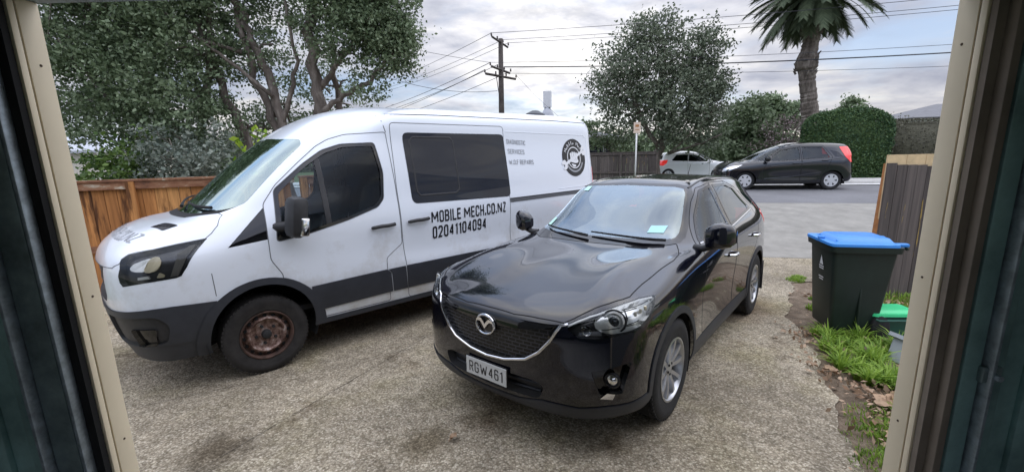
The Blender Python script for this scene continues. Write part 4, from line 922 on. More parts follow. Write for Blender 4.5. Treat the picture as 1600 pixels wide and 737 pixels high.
    # lettering on the side (reads towards the rear from the outside of the left side)
    def side_text(txt, x0, z0, w_, h_, mm='letter_black', slope=0.0, bold=.02, nm='lettering', spacing=1.0):
        v, f = text_mesh(txt, stroke=.15 if h_ > .1 else .12, gap=.13, spacing=spacing); T = MB(); vv = []
        for a, b, c_ in v:
            x_ = x0 - a * w_; z_ = z0 + b * h_ + slope * a; h, nn = S.at(x_, z_, 'side'); vv.append(h + nn * (.0045 + c_))
        T.add(vv, f); return T.build(nm, mm, root)
    side_text('MOBILE MECH.CO.NZ', -1.745, 1.165, 1.155, .135, slope=.03, nm='website_lettering', bold=.028)
    side_text('02041104094', -1.755, .985, .80, .14, slope=.03, nm='phone_number_lettering', bold=.028)
    side_text('DIAGNOSTIC', -3.035, 2.078, .35, .062, 'letter_grey', -.015, nm='service_lettering')
    side_text('SERVICES', -3.04, 1.950, .31, .062, 'letter_grey', -.01, nm='service_lettering')
    side_text('W.O.F REPAIRS', -3.04, 1.808, .47, .062, 'letter_grey', -.005, nm='service_lettering')
    # round emblem: spanner held in a fist
    cx0, cz0 = -4.435, 1.895
    def on(x_, z_, d): h, nn = S.at(cx0 - x_, cz0 + z_, 'side'); return h + nn * d
    def flat(poly, d, mm, nm, par):
        bm = bmesh.new(); vs_ = [bm.verts.new((x_, z_, 0)) for x_, z_ in poly]; bm.faces.new(vs_); bmesh.ops.triangulate(bm, faces=bm.faces[:])
        bmesh.ops.subdivide_edges(bm, edges=bm.edges[:], cuts=2, use_grid_fill=True); bm.verts.index_update()
        T = MB(); T.add([on(q.co.x, q.co.y, d) for q in bm.verts], [tuple(q.index for q in g.verts) for g in bm.faces]); bm.free(); return T.build(nm, mm, par)
    circ = lambda r_, n_=40: [(r_ * math.cos(6.28318 * i / n_), r_ * math.sin(6.28318 * i / n_)) for i in range(n_)]
    def ringm(r0, r1, d, mm, nm, par, a0=0, a1=360):
        T = MB(); v = []; K = 40
        for i in range(K + 1):
            a = R(a0 + (a1 - a0) * i / K); v += [on(r0 * math.cos(a), r0 * math.sin(a), d), on(r1 * math.cos(a), r1 * math.sin(a), d)]
        T.add(v, [(2 * i, 2 * i + 1, 2 * i + 3, 2 * i + 2) for i in range(K)]); return T.build(nm, mm, par)
    em = ringm(.165, .285, .004, 'letter_black', 'round_emblem', root)
    ringm(.150, .165, .005, 'letter_white', 'emblem_ring', em); ringm(.0, .150, .004, 'letter_black', 'emblem_centre', em)
    ringm(.195, .225, .006, 'letter_grey', 'emblem_band', em, 200, 340)
    def rp(pts, a):
        c_, s_ = math.cos(R(a)), math.sin(R(a)); return [(x_ * c_ - y_ * s_, x_ * s_ + y_ * c_) for x_, y_ in pts]
    ang = 24
    flat(rp([(-.23, -.022), (.23, -.022), (.23, .022), (-.23, .022)], ang), .0065, 'letter_white', 'spanner', em)
    for s_ in (1, -1):
        jaw = [(.215, -.03), (.225, -.062), (.27, -.075), (.315, -.06), (.33, -.03), (.285, -.028), (.265, 0), (.285, .028), (.33, .03), (.315, .06), (.27, .075), (.225, .062), (.215, .03)]
        jaw = [(a * s_, b) for a, b in jaw][::s_]
        flat(rp(jaw[:7] + [(.215 * s_, 0)] if s_ > 0 else jaw[:6] + [jaw[6]] + [(.215 * s_, 0)], ang), .007, 'letter_white', 'spanner_jaw', em); flat(rp((jaw[6:] + [(.215 * s_, 0)]), ang), .007, 'letter_white', 'spanner_jaw', em)
    for i in range(4):
        x_ = -.075 + .045 * i; zt = .095 - .012 * abs(i - 1.3)
        flat(rp(rounded([(x_ - .02, -.055), (x_ + .02, -.055), (x_ + .02, zt), (x_ - .02, zt)], .018, 3), 4), .008, 'letter_white', 'fist_finger', em)
    flat(rounded([(-.10, -.065), (.02, -.085), (.09, -.075), (.10, -.03), (.03, -.045), (-.08, -.03)], .02, 3), .0095, 'letter_white', 'fist_thumb', em)
    flat([(-.085, -.09), (.03, -.11), (.015, -.14), (-.04, -.142)], .008, 'letter_white', 'wrist', em)
    for j, ch in enumerate('Mobile Mech'):
        if ch == ' ': continue
        v, f = text_mesh(ch, bold=.02); a = R(152 - 12.4 * j); wch = .050 if ch == 'M' else (.014 if ch in 'il' else .032); hch = .055 if ch in 'Mblhi' else .038
        T = MB(); T.add([on(.199 * math.cos(a) + (x_ - .5) * wch * math.sin(a) + z_ * hch * math.cos(a), .199 * math.sin(a) - (x_ - .5) * wch * math.cos(a) + z_ * hch * math.sin(a), .0075 + _) for x_, z_, _ in v], f); T.build('emblem_lettering', 'letter_white', em)
    # lettering on the bonnet (reads from the front)
    v, f = text_mesh('MOBILE MECH.CO.NZ'); T = MB(); vv = []
    for a, b, c_ in v:
        y_ = -.68 + a * 1.36; x_ = .895 - .105 * b - .10 * (abs(y_) / .7) ** 3; h, nn = S.at(x_, abs(y_), 'top'); vv.append(Vector((h.x, y_, h.z + .005 + c_)))
    T.add(vv, f); T.build('bonnet_lettering', 'letter_grey', root)
    return root, S
van, VAN = make_van()

# ------------------------------------------------------------------ hatchbacks across the road
def remap(xl, xu, sy, zl):
    xs = lambda x, tab: float(np.interp(-x, [-a for a, b in tab], [b for a, b in tab]))
    out_ = []
    for col in SUVC:
        c = []
        for i, (x, y, z) in enumerate(col):
            t = min(1, max(0, (i - 4) / 3)); c.append((xs(x, xl) * (1 - t) + xs(x, xu) * t, y * sy, float(np.interp(z, [a for a, b in zl], [b for a, b in zl]))))
        out_.append(c)
    return out_
def make_hatch(name, label, M, cols, wb, side_w, paint, spec, group=None):
    root = thing(name, label, 'car', M, group); S = Shell(cols, 6)
    hw = side_w
    for wx in (0, -wb):
        S.cut('cut', arc(wx, .30, .325, -50, 230, 28), 'side')
    S.cut('sill', [(-.28, .26), (-wb + .28, .26), (-wb + .28, .05), (-.28, .05)], 'side', over=['body'])
    for nm, pl in spec['doors']: S.cut(nm, rounded(pl, .03), 'side', over=['body'])
    for nm, pl in spec['glass']: S.cut(nm, rounded(pl, .02), 'side', over=['body'] + [d[0] for d in spec['doors']])
    S.cut('ws', rounded(spec['ws'], .02), 'front', over=['body'], box=((-1.35, .3), None, None), thr=.08)
    S.cut('rw', rounded(spec['rw'], .03), 'rear', over=['body'], thr=.1)
    S.cut('lamp', rounded(spec['lamp'], .015), (Vector((-.66, .75, 0)).normalized(), Vector((0, 0, 1)), Vector((.75, .66, 0)).normalized()), over=['body'], thr=.05, box=((.0, 1.2), (.2, 1), (.5, 1.0)))
    S.cut('tail', rounded(spec['tail'], .02), 'side', over=['body'], thr=-.3, box=((-4, -2.2), (.35, 2), None))
    S.cut('intake', [(-.1, .40), (.45, .40), (.42, .24), (-.1, .24)], 'front', over=['body'], box=((.4, 1.2), None, None))
    S.cut('grille', [(-.1, .60), (.42, .62), (.40, .54), (-.1, .52)], 'front', over=['body'], box=((.4, 1.2), None, None))
    S.finish()
    S.emit('body', 'body', paint, root); S.emit('sill_trim', 'sill', 'plastic_black', root, 'pair') if 'sill' in S.reg else None
    for nm, _ in spec['doors']:
        dd = S.emit('front_door' if 'f' in nm else 'rear_door', nm, paint, root, 'pair', seam=.010)
        for nm2, _ in spec['glass']:
            if nm2[0] == nm[0]:
                g = S.emit('window', nm2, spec['gm'][nm2], None, 'pair', push=.004)
                for k in (0, 1): g[k].parent = dd[k]
        for k, sg in ((0, 1), (1, -1)):
            hx, hz_ = spec['handle'][nm]; h, nn = S.at(hx, hz_, 'side')
            if h is not None:
                mb = MB(); mb.tube([(hx + dx, (h.y + dy) * sg, hz_) for dx, dy in ((.09, 0), (.07, .03), (-.07, .03), (-.09, 0))], .014, 8); mb.build('door_handle', paint, dd[k], 'auto')
    for nm2, _ in spec['glass']:
        if nm2[0] == 'q': S.emit('quarter_window', nm2, spec['gm'][nm2], root, 'pair', push=.004)
    S.emit('windscreen', 'ws', 'glass_clear', root, push=.004)
    if 'rw' in S.reg: S.emit('rear_window', 'rw', 'glass_dark', root, push=.003)
    S.emit('headlight', 'lamp', 'lamp_chrome', root, 'pair', push=-.002)
    if 'tail' in S.reg: S.emit('tail_light', 'tail', 'lamp_red', root, 'pair', push=-.012)
    for q in ('intake', 'grille'):
        if q in S.reg: S.emit('lower_intake' if q == 'intake' else 'grille', q, 'plastic_black', root, push=.02)
    for sg in (1, -1):
        mx, my, mz = spec['mirror']; mb = MB(); mb.box((mx, my * sg, mz), (.13, .20, .15), Matrix.Rotation(R(10 * sg), 3, 'Z'), .05); mb.tube([(mx + .04, (my - .18) * sg, mz - .06), (mx, my * sg, mz - .05)], .025, 8); mb.build('wing_mirror', spec['mm'], root, 'auto')
        for pth in spec['creases']:
            mb = MB(); S.strip(mb, pth, 'side', .03, .008, sg); mb.build('side_crease', paint, root, 'auto')
        for pth in spec['visor']:
            mb = MB(); S.strip(mb, pth, 'side', .04, .008, sg); mb.build('door_visor', 'gloss_black', root, 'auto')
    I = MB(); I.box((-wb / 2, 0, .34), (wb + .2, 1.3, .05)); I.build('cabin_floor', 'interior_dark', root)
    I = MB(); I.box((-.45, 0, .80), (.7, 1.3, .22), None, .06); I.build('dashboard', 'interior_dark', root, 'auto')
    for y_ in (.34, -.34):
        I = MB(); seat(I, -1.35, y_, .46, .50, .58); I.build('seat', 'seat', root, 'auto')
    I = MB(); I.box((-2.1, 0, .60), (.45, 1.2, .14), None, .04); I.box((-2.35, 0, .88), (.14, 1.2, .5), Matrix.Rotation(R(-12), 3, 'Y'), .04); I.build('rear_bench', 'seat', root, 'auto')
    U_ = MB(); U_.box((-wb / 2, 0, .24), (wb + .9, 1.25, .12)); U_.build('underbody', 'well', root)
    for cx0 in (0, -wb):
        for sg in (1, -1):
            W_ = MB(); well(W_, (cx0, 0, .30), .335, .50, hw - .05, sg); W_.build('wheel_well', 'well', root)
            wheel(root, (cx0, sg * (hw - .12), .30), sg, .30, .175, .195, 'cap')
    return root, S
fitc = remap([(.94, .79), (.6, .5), (0, 0), (-.40, -.42), (-1.22, -1.2), (-2.7, -2.53), (-3.3, -2.95), (-3.63, -3.20)],
             [(.94, .79), (.0, .25), (-.40, -.05), (-.80, -.55), (-1.22, -1.15), (-2.7, -2.50), (-3.24, -3.02), (-3.5, -3.14)], .92,
             [(.24, .20), (.36, .30), (.72, .56), (.885, .70), (1.0, .84), (1.145, .96), (1.375, 1.24), (1.60, 1.455), (1.665, 1.525)])
fspec = dict(
    doors=[('fd', [(-.52, .27), (-.48, .60), (-.62, .90), (-.72, 1.08), (-1.02, 1.33), (-1.58, 1.425), (-1.62, .95), (-1.60, .27)]), ('rd', [(-1.62, .27), (-1.64, .95), (-1.60, 1.427), (-2.25, 1.415), (-2.50, 1.05), (-2.35, .70), (-2.18, .50), (-2.10, .27)])],
    glass=[('fg', [(-.76, .93), (-.80, 1.06), (-1.04, 1.27), (-1.55, 1.355), (-1.585, .97)]), ('rg', [(-1.67, .98), (-1.65, 1.355), (-2.24, 1.345), (-2.42, 1.03)]), ('qf', [(-.36, .96), (-.60, 1.16), (-.68, 1.10), (-.68, .94)]), ('qr', [(-2.44, 1.26), (-2.68, 1.19), (-2.80, 1.05), (-2.56, 1.045)])],
    gm=dict(fg='glass_clear', rg='glass_tint', qf='glass_clear', qr='glass_dark'), ws=[(-.1, .98), (.50, .98), (.66, 1.0), (.56, 1.36), (.50, 1.42), (-.1, 1.44)], rw=[(-.1, 1.02), (.52, 1.02), (.45, 1.38), (-.1, 1.40)],
    lamp=[(.0, .60), (.05, .70), (.30, .79), (.52, .83), (.42, .73), (.25, .64)], tail=[(-2.72, 1.35), (-2.98, 1.36), (-3.4, 1.0), (-3.4, .86), (-3.02, .87), (-2.86, 1.04)],
    handle=dict(fd=(-1.45, .86), rd=(-2.28, .94)), mirror=(-.60, .90, 1.0), mm='gloss_black', creases=[[(-.55, .36), (-1.4, .43), (-2.2, .56)], [(-.72, .76), (-1.6, .86), (-2.7, 1.0)]], visor=[[(-.80, 1.10), (-1.04, 1.30), (-1.58, 1.385)], [(-1.64, 1.385), (-2.24, 1.375)]])
z_f = terr(7.8745, 15.1107) - .0
hatch_dark, _ = make_hatch('hatchback', 'black five door hatchback on the road in front of the green hedge', frameM((8.02, 15.08, z_f), R(166.87)), fitc, 2.53, .80, 'paint_navy', fspec)
yarc = remap([(.94, .82), (.6, .52), (0, 0), (-.40, -.40), (-1.22, -1.15), (-2.7, -2.46), (-3.3, -2.78), (-3.63, -2.96)],
             [(.94, .82), (.0, .35), (-.40, .12), (-.80, -.35), (-1.22, -.98), (-2.7, -2.20), (-3.24, -2.66), (-3.5, -2.80)], .92,
             [(.24, .19), (.36, .30), (.72, .60), (.885, .76), (1.0, .86), (1.145, .97), (1.375, 1.22), (1.60, 1.44), (1.665, 1.51)])
yspec = dict(
    doors=[('fd', [(-.42, .27), (-.40, .60), (-.42, .90), (-.62, 1.12), (-.92, 1.34), (-1.42, 1.395), (-1.50, .95), (-1.46, .27)])],
    glass=[('fg', [(-.50, .95), (-.68, 1.10), (-.98, 1.28), (-1.40, 1.335), (-1.46, .99)]), ('qr', [(-1.50, .995), (-1.46, 1.338), (-2.05, 1.32), (-2.30, 1.06), (-2.26, 1.02)])],
    gm=dict(fg='glass_tint', qr='glass_tint'), ws=[(-.1, .98), (.50, .98), (.66, 1.0), (.56, 1.34), (.50, 1.40), (-.1, 1.42)], rw=[(-.1, 1.02), (.52, 1.02), (.45, 1.34), (-.1, 1.36)],
    lamp=[(.0, .62), (.05, .72), (.30, .83), (.46, .87), (.40, .75), (.25, .66)], tail=[(-2.50, 1.06), (-2.80, 1.04), (-3.2, 1.0), (-3.2, .78), (-2.72, .78), (-2.58, .88)],
    handle=dict(fd=(-1.35, .86)), mirror=(-.42, .90, .98), mm='paint_silver', creases=[[(-.5, .80), (-2.3, .86)]], visor=[])
yd = R(-8)
hatch_silver, _ = make_hatch('hatchback', 'small silver three door hatchback behind the bonnet of the black hatchback, beside the tree trunk', frameM((10.9, 23.2, .10), yd), yarc, 2.46, .80, 'paint_silver', yspec)

# ------------------------------------------------------------------ ground, driveway, road
def terr(x, y):
    P = TILT[0] * x + TILT[1] * y
    s = road_s(x, y); t = min(1, max(0, (s - 7.5) / 5)); t = t * t * (3 - 2 * t)
    z = P * (1 - t) + (0.27 + 0.02 * min(max(s - 12.5, 0), 5)) * t
    u = min(1, max(0, (s - 19) / 5)); return z - .27 * u * u * (3 - 2 * u)
def sheet(name, pts_grid, off, m, parent=None, zf=None):
    """pts_grid: 2-D list of (x, y)"""
    v = []; f = []; a_, b_ = len(pts_grid), len(pts_grid[0])
    for row in pts_grid:
        for x, y in row: v.append((x, y, (zf or terr)(x, y) + off))
    for i in range(a_ - 1):
        for j in range(b_ - 1): f.append((i * b_ + j, i * b_ + j + 1, (i + 1) * b_ + j + 1, (i + 1) * b_ + j))
    o = mesh_obj(name, v, f, m, parent, True)
    if o.data.polygons[0].normal.z < 0: o.data.flip_normals()
    return o
def ramp(n, l, fac, stops):
    r = n.new('ShaderNodeValToRGB'); l.new(fac, r.inputs[0]); e = r.color_ramp.elements
    while len(e) < len(stops): e.new(.5)
    for i, (p_, c) in enumerate(stops): e[i].position = p_; e[i].color = (*c, 1)
    return r.outputs[0]
def tnoise(n, l, vec, sc, det=6, ro=.6, dist=0, off=None, scl=None):
    if off or scl:
        mp = n.new('ShaderNodeMapping'); l.new(vec, mp.inputs[0])
        if off: mp.inputs['Location'].default_value = off
        if scl: mp.inputs['Scale'].default_value = scl
        vec = mp.outputs[0]
    q = n.new('ShaderNodeTexNoise'); l.new(vec, q.inputs[0]); q.inputs['Scale'].default_value = sc; q.inputs['Detail'].default_value = det; q.inputs['Roughness'].default_value = ro; q.inputs['Distortion'].default_value = dist
    return q.outputs['Fac']
def mulc(n, l, a, b, fac=1.0, mode='MULTIPLY'):
    m_ = n.new('ShaderNodeMix'); m_.data_type = 'RGBA'; m_.blend_type = mode
    if hasattr(fac, 'links'): l.new(fac, m_.inputs[0])
    else: m_.inputs[0].default_value = fac
    for i, s in ((6, a), (7, b)):
        if hasattr(s, 'links'): l.new(s, m_.inputs[i])
        else: m_.inputs[i].default_value = (*s, 1)
    return m_.outputs[2]
# exposed aggregate concrete with stains
m, n, l, p = newmat('concrete')
t = n.new('ShaderNodeTexCoord'); V_ = t.outputs['Object']
vo = n.new('ShaderNodeTexVoronoi'); l.new(V_, vo.inputs['Vector']); vo.inputs['Scale'].default_value = 78; vo.inputs['Randomness'].default_value = 1
vs2 = n.new('ShaderNodeSeparateColor'); l.new(vo.outputs['Color'], vs2.inputs[0])
stone = ramp(n, l, vs2.outputs[0], [(0.0, (.22, .185, .135)), (.35, (.37, .325, .25)), (.7, (.50, .445, .355)), (1.0, (.70, .645, .54))])
gap = ramp(n, l, vo.outputs['Distance'], [(.25, (1, 1, 1)), (.65, (.55, .53, .49))])
c = mulc(n, l, stone, gap, .8); c = mulc(n, l, c, (.36, .325, .27), .12, 'MIX')
big = ramp(n, l, tnoise(n, l, V_, .55, 7, .6, .4), [(.32, (.62, .60, .57)), (.5, (.95, .93, .89)), (.66, (1.24, 1.21, 1.14))]); c = mulc(n, l, c, big)
green = ramp(n, l, tnoise(n, l, V_, 1.1, 8, .68, .2, (3, 1, 0)), [(.50, (1, 1, 1)), (.70, (.80, .80, .64))]); c = mulc(n, l, c, green, .9)
fine = ramp(n, l, tnoise(n, l, V_, 9, 7, .7), [(.3, (.72, .72, .72)), (.7, (1.22, 1.22, 1.22))]); c = mulc(n, l, c, fine)
oil = ramp(n, l, tnoise(n, l, V_, 1.7, 5, .6, .5, (7, 4, 2)), [(.60, (1, 1, 1)), (.70, (.50, .46, .42))]); c = mulc(n, l, c, oil, .8)
def spot(cx0, cy0, r0, r1, col, c):
    vm = n.new('ShaderNodeVectorMath'); vm.operation = 'DISTANCE'; l.new(V_, vm.inputs[0]); vm.inputs[1].default_value = (cx0, cy0, TILT[1] * cy0)
    ad = n.new('ShaderNodeMath'); ad.operation = 'MULTIPLY_ADD'; l.new(tnoise(n, l, V_, 5, 6, .7), ad.inputs[0]); ad.inputs[1].default_value = .35; l.new(vm.outputs['Value'], ad.inputs[2])
    return mulc(n, l, c, ramp(n, l, ad.outputs[0], [(r0 + .17, col), (r1 + .17, (1, 1, 1))]))
c = spot(-.20, 2.70, .03, .20, (.32, .27, .22), c); c = spot(-.10, 3.0, .05, .34, (.5, .45, .40), c); c = spot(.62, 2.45, .02, .16, (.5, .45, .38), c); c = spot(-1.95, 2.45, .05, .28, (.45, .42, .38), c); c = spot(-.62, 2.5, .05, .25, (.55, .52, .46), c)
c = spot(2.6, 5.2, .3, 1.1, (.62, .50, .40), c)
l.new(c, p.inputs['Base Color']); p.inputs['Roughness'].default_value = .85; p.inputs['Specular IOR Level'].default_value = .25
bp = n.new('ShaderNodeBump'); l.new(vo.outputs['Distance'], bp.inputs['Height']); bp.inputs['Strength'].default_value = .6; bp.inputs['Distance'].default_value = .006; bp.invert = True; l.new(bp.outputs[0], p.inputs['Normal'])
mat('concrete_grey', (.245, .235, .21), .88, noise=.18, nscale=3, bump=.4, bscale=50)
# asphalt
m, n, l, p = newmat('asphalt'); t = n.new('ShaderNodeTexCoord'); V_ = t.outputs['Object']
c = ramp(n, l, tnoise(n, l, V_, 60, 6, .7), [(.3, (.10, .10, .105)), (.7, (.21, .21, .22))]); c = mulc(n, l, c, ramp(n, l, tnoise(n, l, V_, .8, 6, .6), [(.3, (.8, .8, .8)), (.7, (1.15, 1.15, 1.15))]))
l.new(c, p.inputs['Base Color']); p.inputs['Roughness'].default_value = .8
# soil
m, n, l, p = newmat('soil'); t = n.new('ShaderNodeTexCoord'); V_ = t.outputs['Object']
c = ramp(n, l, tnoise(n, l, V_, 7, 10, .75), [(.3, (.07, .05, .032)), (.5, (.17, .125, .085)), (.7, (.32, .26, .19))])
l.new(c, p.inputs['Base Color']); p.inputs['Roughness'].default_value = .95
bp = n.new('ShaderNodeBump'); l.new(tnoise(n, l, V_, 25, 8, .7), bp.inputs['Height']); bp.inputs['Strength'].default_value = .8; bp.inputs['Distance'].default_value = .03; l.new(bp.outputs[0], p.inputs['Normal'])
m, n, l, p = newmat('lawn'); t = n.new('ShaderNodeTexCoord'); V_ = t.outputs['Object']
c = ramp(n, l, tnoise(n, l, V_, 4, 10, .75), [(.3, (.03, .045, .012)), (.5, (.06, .09, .025)), (.7, (.12, .13, .05))]); l.new(c, p.inputs['Base Color']); p.inputs['Roughness'].default_value = .95
mat('kerb', (.45, .44, .42), .8, noise=.15, nscale=5)
mat('white_line', (.75, .75, .73), .7, noise=.12, nscale=7)
mat('joint', (.028, .025, .02), .95, noise=.5, nscale=30)

# one sheet to the horizon; near part is fine, far part coarse
gx = [-700, -250, -90, -45, -25, -16, -11] + list(np.arange(-8, 14.01, .5)) + [17, 21, 26, 34, 50, 100, 260, 700]
gy = [-600, -60, -12] + list(np.arange(-4, 26.01, .5)) + [30, 38, 55, 100, 260, 800]
def terr_far(x, y):
    return terr(max(-30, min(45, x)), max(-8, min(60, y))) - .03
ground = sheet('ground', [[(x, y) for x in gx] for y in gy], 0, 'lawn', zf=terr_far); tag(ground, kind='structure')
# driveway with the dirt strip left out on the right
edge = [(-3.2, .9), (.9, 1.3), (1.9, 1.72), (2.14, 1.97), (2.35, 2.09), (2.93, 2.41), (3.57, 2.74), (4.0, 2.96), (4.6, 3.15), (5.2, 3.55), (6.07, 4.18), (6.1, 5.4), (6.6, 8.0), (9.0, 9.6), (10.6, 9.9)]
def edge_x(y): 
    return float(np.interp(y, [a for a, b in edge if a > -4], [b for a, b in edge])) + .030 * math.sin(y * 9.1) + .014 * math.sin(y * 23.7 + 1) + .010 * math.sin(y * 41 + 2)
rows = []
for y in np.arange(1.12, 12.4, .04):
    xr = edge_x(y); xl = -6.4 + .3 * max(0, y - 6) + (0 if y < 6.5 else 0)
    rows.append([(xl + (xr - xl) * i / 40, y) for i in range(41)])
# clip the far end at the road edge
rows2 = []
for r_ in rows:
    rows2.append([(x, min(y, (12.66 - .2272 * x) / .9738)) for x, y in r_])
drive = sheet('driveway', rows2, .0, 'concrete'); tag(drive, kind='structure')
far = [[(XY(s, d)[0], XY(s, d)[1]) for d in np.arange(-14, 30, 1.0)] for s in np.linspace(8.4, 12.70, 15)]
ap = sheet('pavement', far, .004, 'concrete_grey'); tag(ap, kind='structure')
rd = sheet('road', [[XY(s, d) for d in np.arange(-60, 80, 2.0)] for s in np.arange(12.66, 17.7, .56)], .006, 'asphalt'); tag(rd, kind='structure')
sheet_k = MB()
for i in range(-60, 80):
    a = XY(17.72, i); b = XY(17.72, i + 1); za, zb = terr(*a), terr(*b)
    q = [(XY(s, d)[0], XY(s, d)[1], terr(*XY(s, d)) + h) for s, h in ((17.66, -.02), (17.68, .11), (17.82, .12), (17.82, -.02)) for d in (i, i + 1)]
    sheet_k.add([Vector(x) for x in q], [(0, 1, 3, 2), (2, 3, 5, 4), (4, 5, 7, 6)])
kb = sheet_k.build('kerb', 'kerb'); tag(kb, kind='structure')
ft = sheet('footpath', [[XY(s, d) for d in np.arange(-60, 80, 2.0)] for s in (17.82, 18.4, 19.2)], .115, 'kerb'); tag(ft, kind='structure')
wl = sheet('channel', [[XY(s, d) for d in np.arange(-60, 80, 2.0)] for s in (17.36, 17.655)], .012, 'white_line'); tag(wl, kind='structure')
soil = sheet('soil', [[(x, y) for x in np.arange(1.2, 9.0, .15)] for y in np.arange(1.15, 8.0, .15)], -.012, 'soil', zf=lambda x, y: terr(x, y) + .0); tag(soil, kind='structure')
def groove(p0, p1, w_=.0042, wob=.004):
    d = Vector(p1) - Vector(p0); ln = d.length; d.normalize(); nn = Vector((-d.y, d.x)); T = MB(); v = []; K = int(ln / .06)
    for i in range(K + 1):
        q = Vector(p0) + d * ln * i / K + nn * random.uniform(-wob, wob); ww = w_ * random.uniform(.5, 1.2)
        for s_ in (-1, 1): z_ = q + nn * ww * s_ / 2; v.append((z_.x, z_.y, terr(z_.x, z_.y) + .004))
    T.add(v, [(2 * i, 2 * i + 1, 2 * i + 3, 2 * i + 2) for i in range(K)]); return T
g = groove((-2.35, 1.45), (1.2, 8.6)); o = g.build('driveway_joint', 'joint'); tag(o, kind='structure')
g = groove((-4.6, 2.15), (-.9, 4.05), .003); o = g.build('driveway_joint', 'joint'); tag(o, kind='structure')

# ------------------------------------------------------------------ vegetation
def leafmat(name, stops, trans=.25, rough=.55, clump=1.2):
    m, n, l, p = newmat(name); g = n.new('ShaderNodeNewGeometry'); t = n.new('ShaderNodeTexCoord')
    a = n.new('ShaderNodeMath'); a.operation = 'MULTIPLY_ADD'; l.new(tnoise(n, l, t.outputs['Object'], clump, 3, .6), a.inputs[0]); a.inputs[1].default_value = .9
    b = n.new('ShaderNodeMath'); b.operation = 'MULTIPLY'; l.new(g.outputs['Random Per Island'], b.inputs[0]); b.inputs[1].default_value = .55; l.new(b.outputs[0], a.inputs[2])
    c = ramp(n, l, a.outputs[0], stops); l.new(c, p.inputs['Base Color']); p.inputs['Roughness'].default_value = rough; p.inputs['Specular IOR Level'].default_value = .35
    tr = n.new('ShaderNodeBsdfTranslucent'); l.new(c, tr.inputs[0]); mx = n.new('ShaderNodeMixShader'); mx.inputs[0].default_value = trans
    l.new(p.outputs[0], mx.inputs[1]); l.new(tr.outputs[0], mx.inputs[2]); l.new(mx.outputs[0], n['Material Output'].inputs[0]); return m
leafmat('leaf_dark', [(.32, (.058, .090, .044)), (.6, (.125, .175, .090)), (.88, (.24, .30, .18))])
leafmat('leaf_grey', [(.32, (.080, .104, .082)), (.6, (.145, .180, .145)), (.88, (.26, .29, .24))])
leafmat('leaf_street', [(.32, (.062, .085, .055)), (.6, (.120, .150, .098)), (.88, (.22, .25, .175))])
leafmat('leaf_mid', [(.35, (.030, .060, .018)), (.6, (.065, .12, .030)), (.85, (.14, .22, .05))])
leafmat('leaf_bright', [(.3, (.10, .19, .018)), (.6, (.22, .36, .03)), (.85, (.38, .52, .06))], .4)
leafmat('leaf_hedge', [(.35, (.026, .062, .028)), (.6, (.045, .095, .042)), (.85, (.09, .15, .05))], .1, clump=.8)
leafmat('leaf_hedge_brown', [(.35, (.045, .042, .036)), (.6, (.08, .074, .058)), (.85, (.13, .125, .085))], .1)
leafmat('leaf_blossom', [(.35, (.07, .05, .05)), (.65, (.16, .12, .12)), (.9, (.42, .33, .34))], .2)
leafmat('leaf_palm', [(.3, (.038, .056, .034)), (.6, (.068, .092, .052)), (.85, (.11, .14, .08))], .05, .8)
leafmat('leaf_dead', [(.25, (.10, .055, .03)), (.55, (.26, .16, .095)), (.85, (.45, .32, .22))], .1, .8)
leafmat('grass', [(.25, (.06, .11, .015)), (.55, (.14, .26, .03)), (.85, (.28, .42, .06))], .35)
m, n, l, p = newmat('bark'); t = n.new('ShaderNodeTexCoord')
c = ramp(n, l, tnoise(n, l, t.outputs['Object'], 5, 8, .7, .3, None, (1, 1, .3)), [(.32, (.065, .052, .043)), (.52, (.17, .14, .12)), (.7, (.36, .32, .28))]); l.new(c, p.inputs['Base Color']); p.inputs['Roughness'].default_value = .9
bp = n.new('ShaderNodeBump'); l.new(tnoise(n, l, t.outputs['Object'], 22, 6, .7, 0, None, (1, 1, .3)), bp.inputs['Height']); bp.inputs['Distance'].default_value = .03; bp.inputs['Strength'].default_value = .7; l.new(bp.outputs[0], p.inputs['Normal'])
def scatter(name, centers, size, mats, parent=None, upb=.5, aspect=.62, rng=RNG, droop=None):
    """one leaf-shaped quad per centre, each its own island"""
    N_ = len(centers); nn = rng.normal(size=(N_, 3)); nn[:, 2] += upb * np.sign(rng.random(N_) - .15); nn /= np.linalg.norm(nn, axis=1)[:, None]
    a = rng.normal(size=(N_, 3)); u = a - nn * (a * nn).sum(1)[:, None]; u /= np.linalg.norm(u, axis=1)[:, None]; v = np.cross(nn, u)
    s = size * rng.uniform(.6, 1.35, N_)[:, None]; u = u * s; v = v * s * aspect
    P = np.stack([centers - u * .5, centers + u * .05 + v * .5 + nn * s * .08, centers + u * .5, centers - u * .05 - v * .5 + nn * s * .08], 1).reshape(-1, 3)
    me = bpy.data.meshes.new(name); me.vertices.add(4 * N_); me.vertices.foreach_set('co', P.astype(np.float32).ravel())
    me.loops.add(4 * N_); me.loops.foreach_set('vertex_index', np.arange(4 * N_, dtype=np.int32)); me.polygons.add(N_)
    me.polygons.foreach_set('loop_start', np.arange(0, 4 * N_, 4, dtype=np.int32)); me.materials.append(MATS[mats]); me.update(calc_edges=True)
    return link(bpy.data.objects.new(name, me), parent)
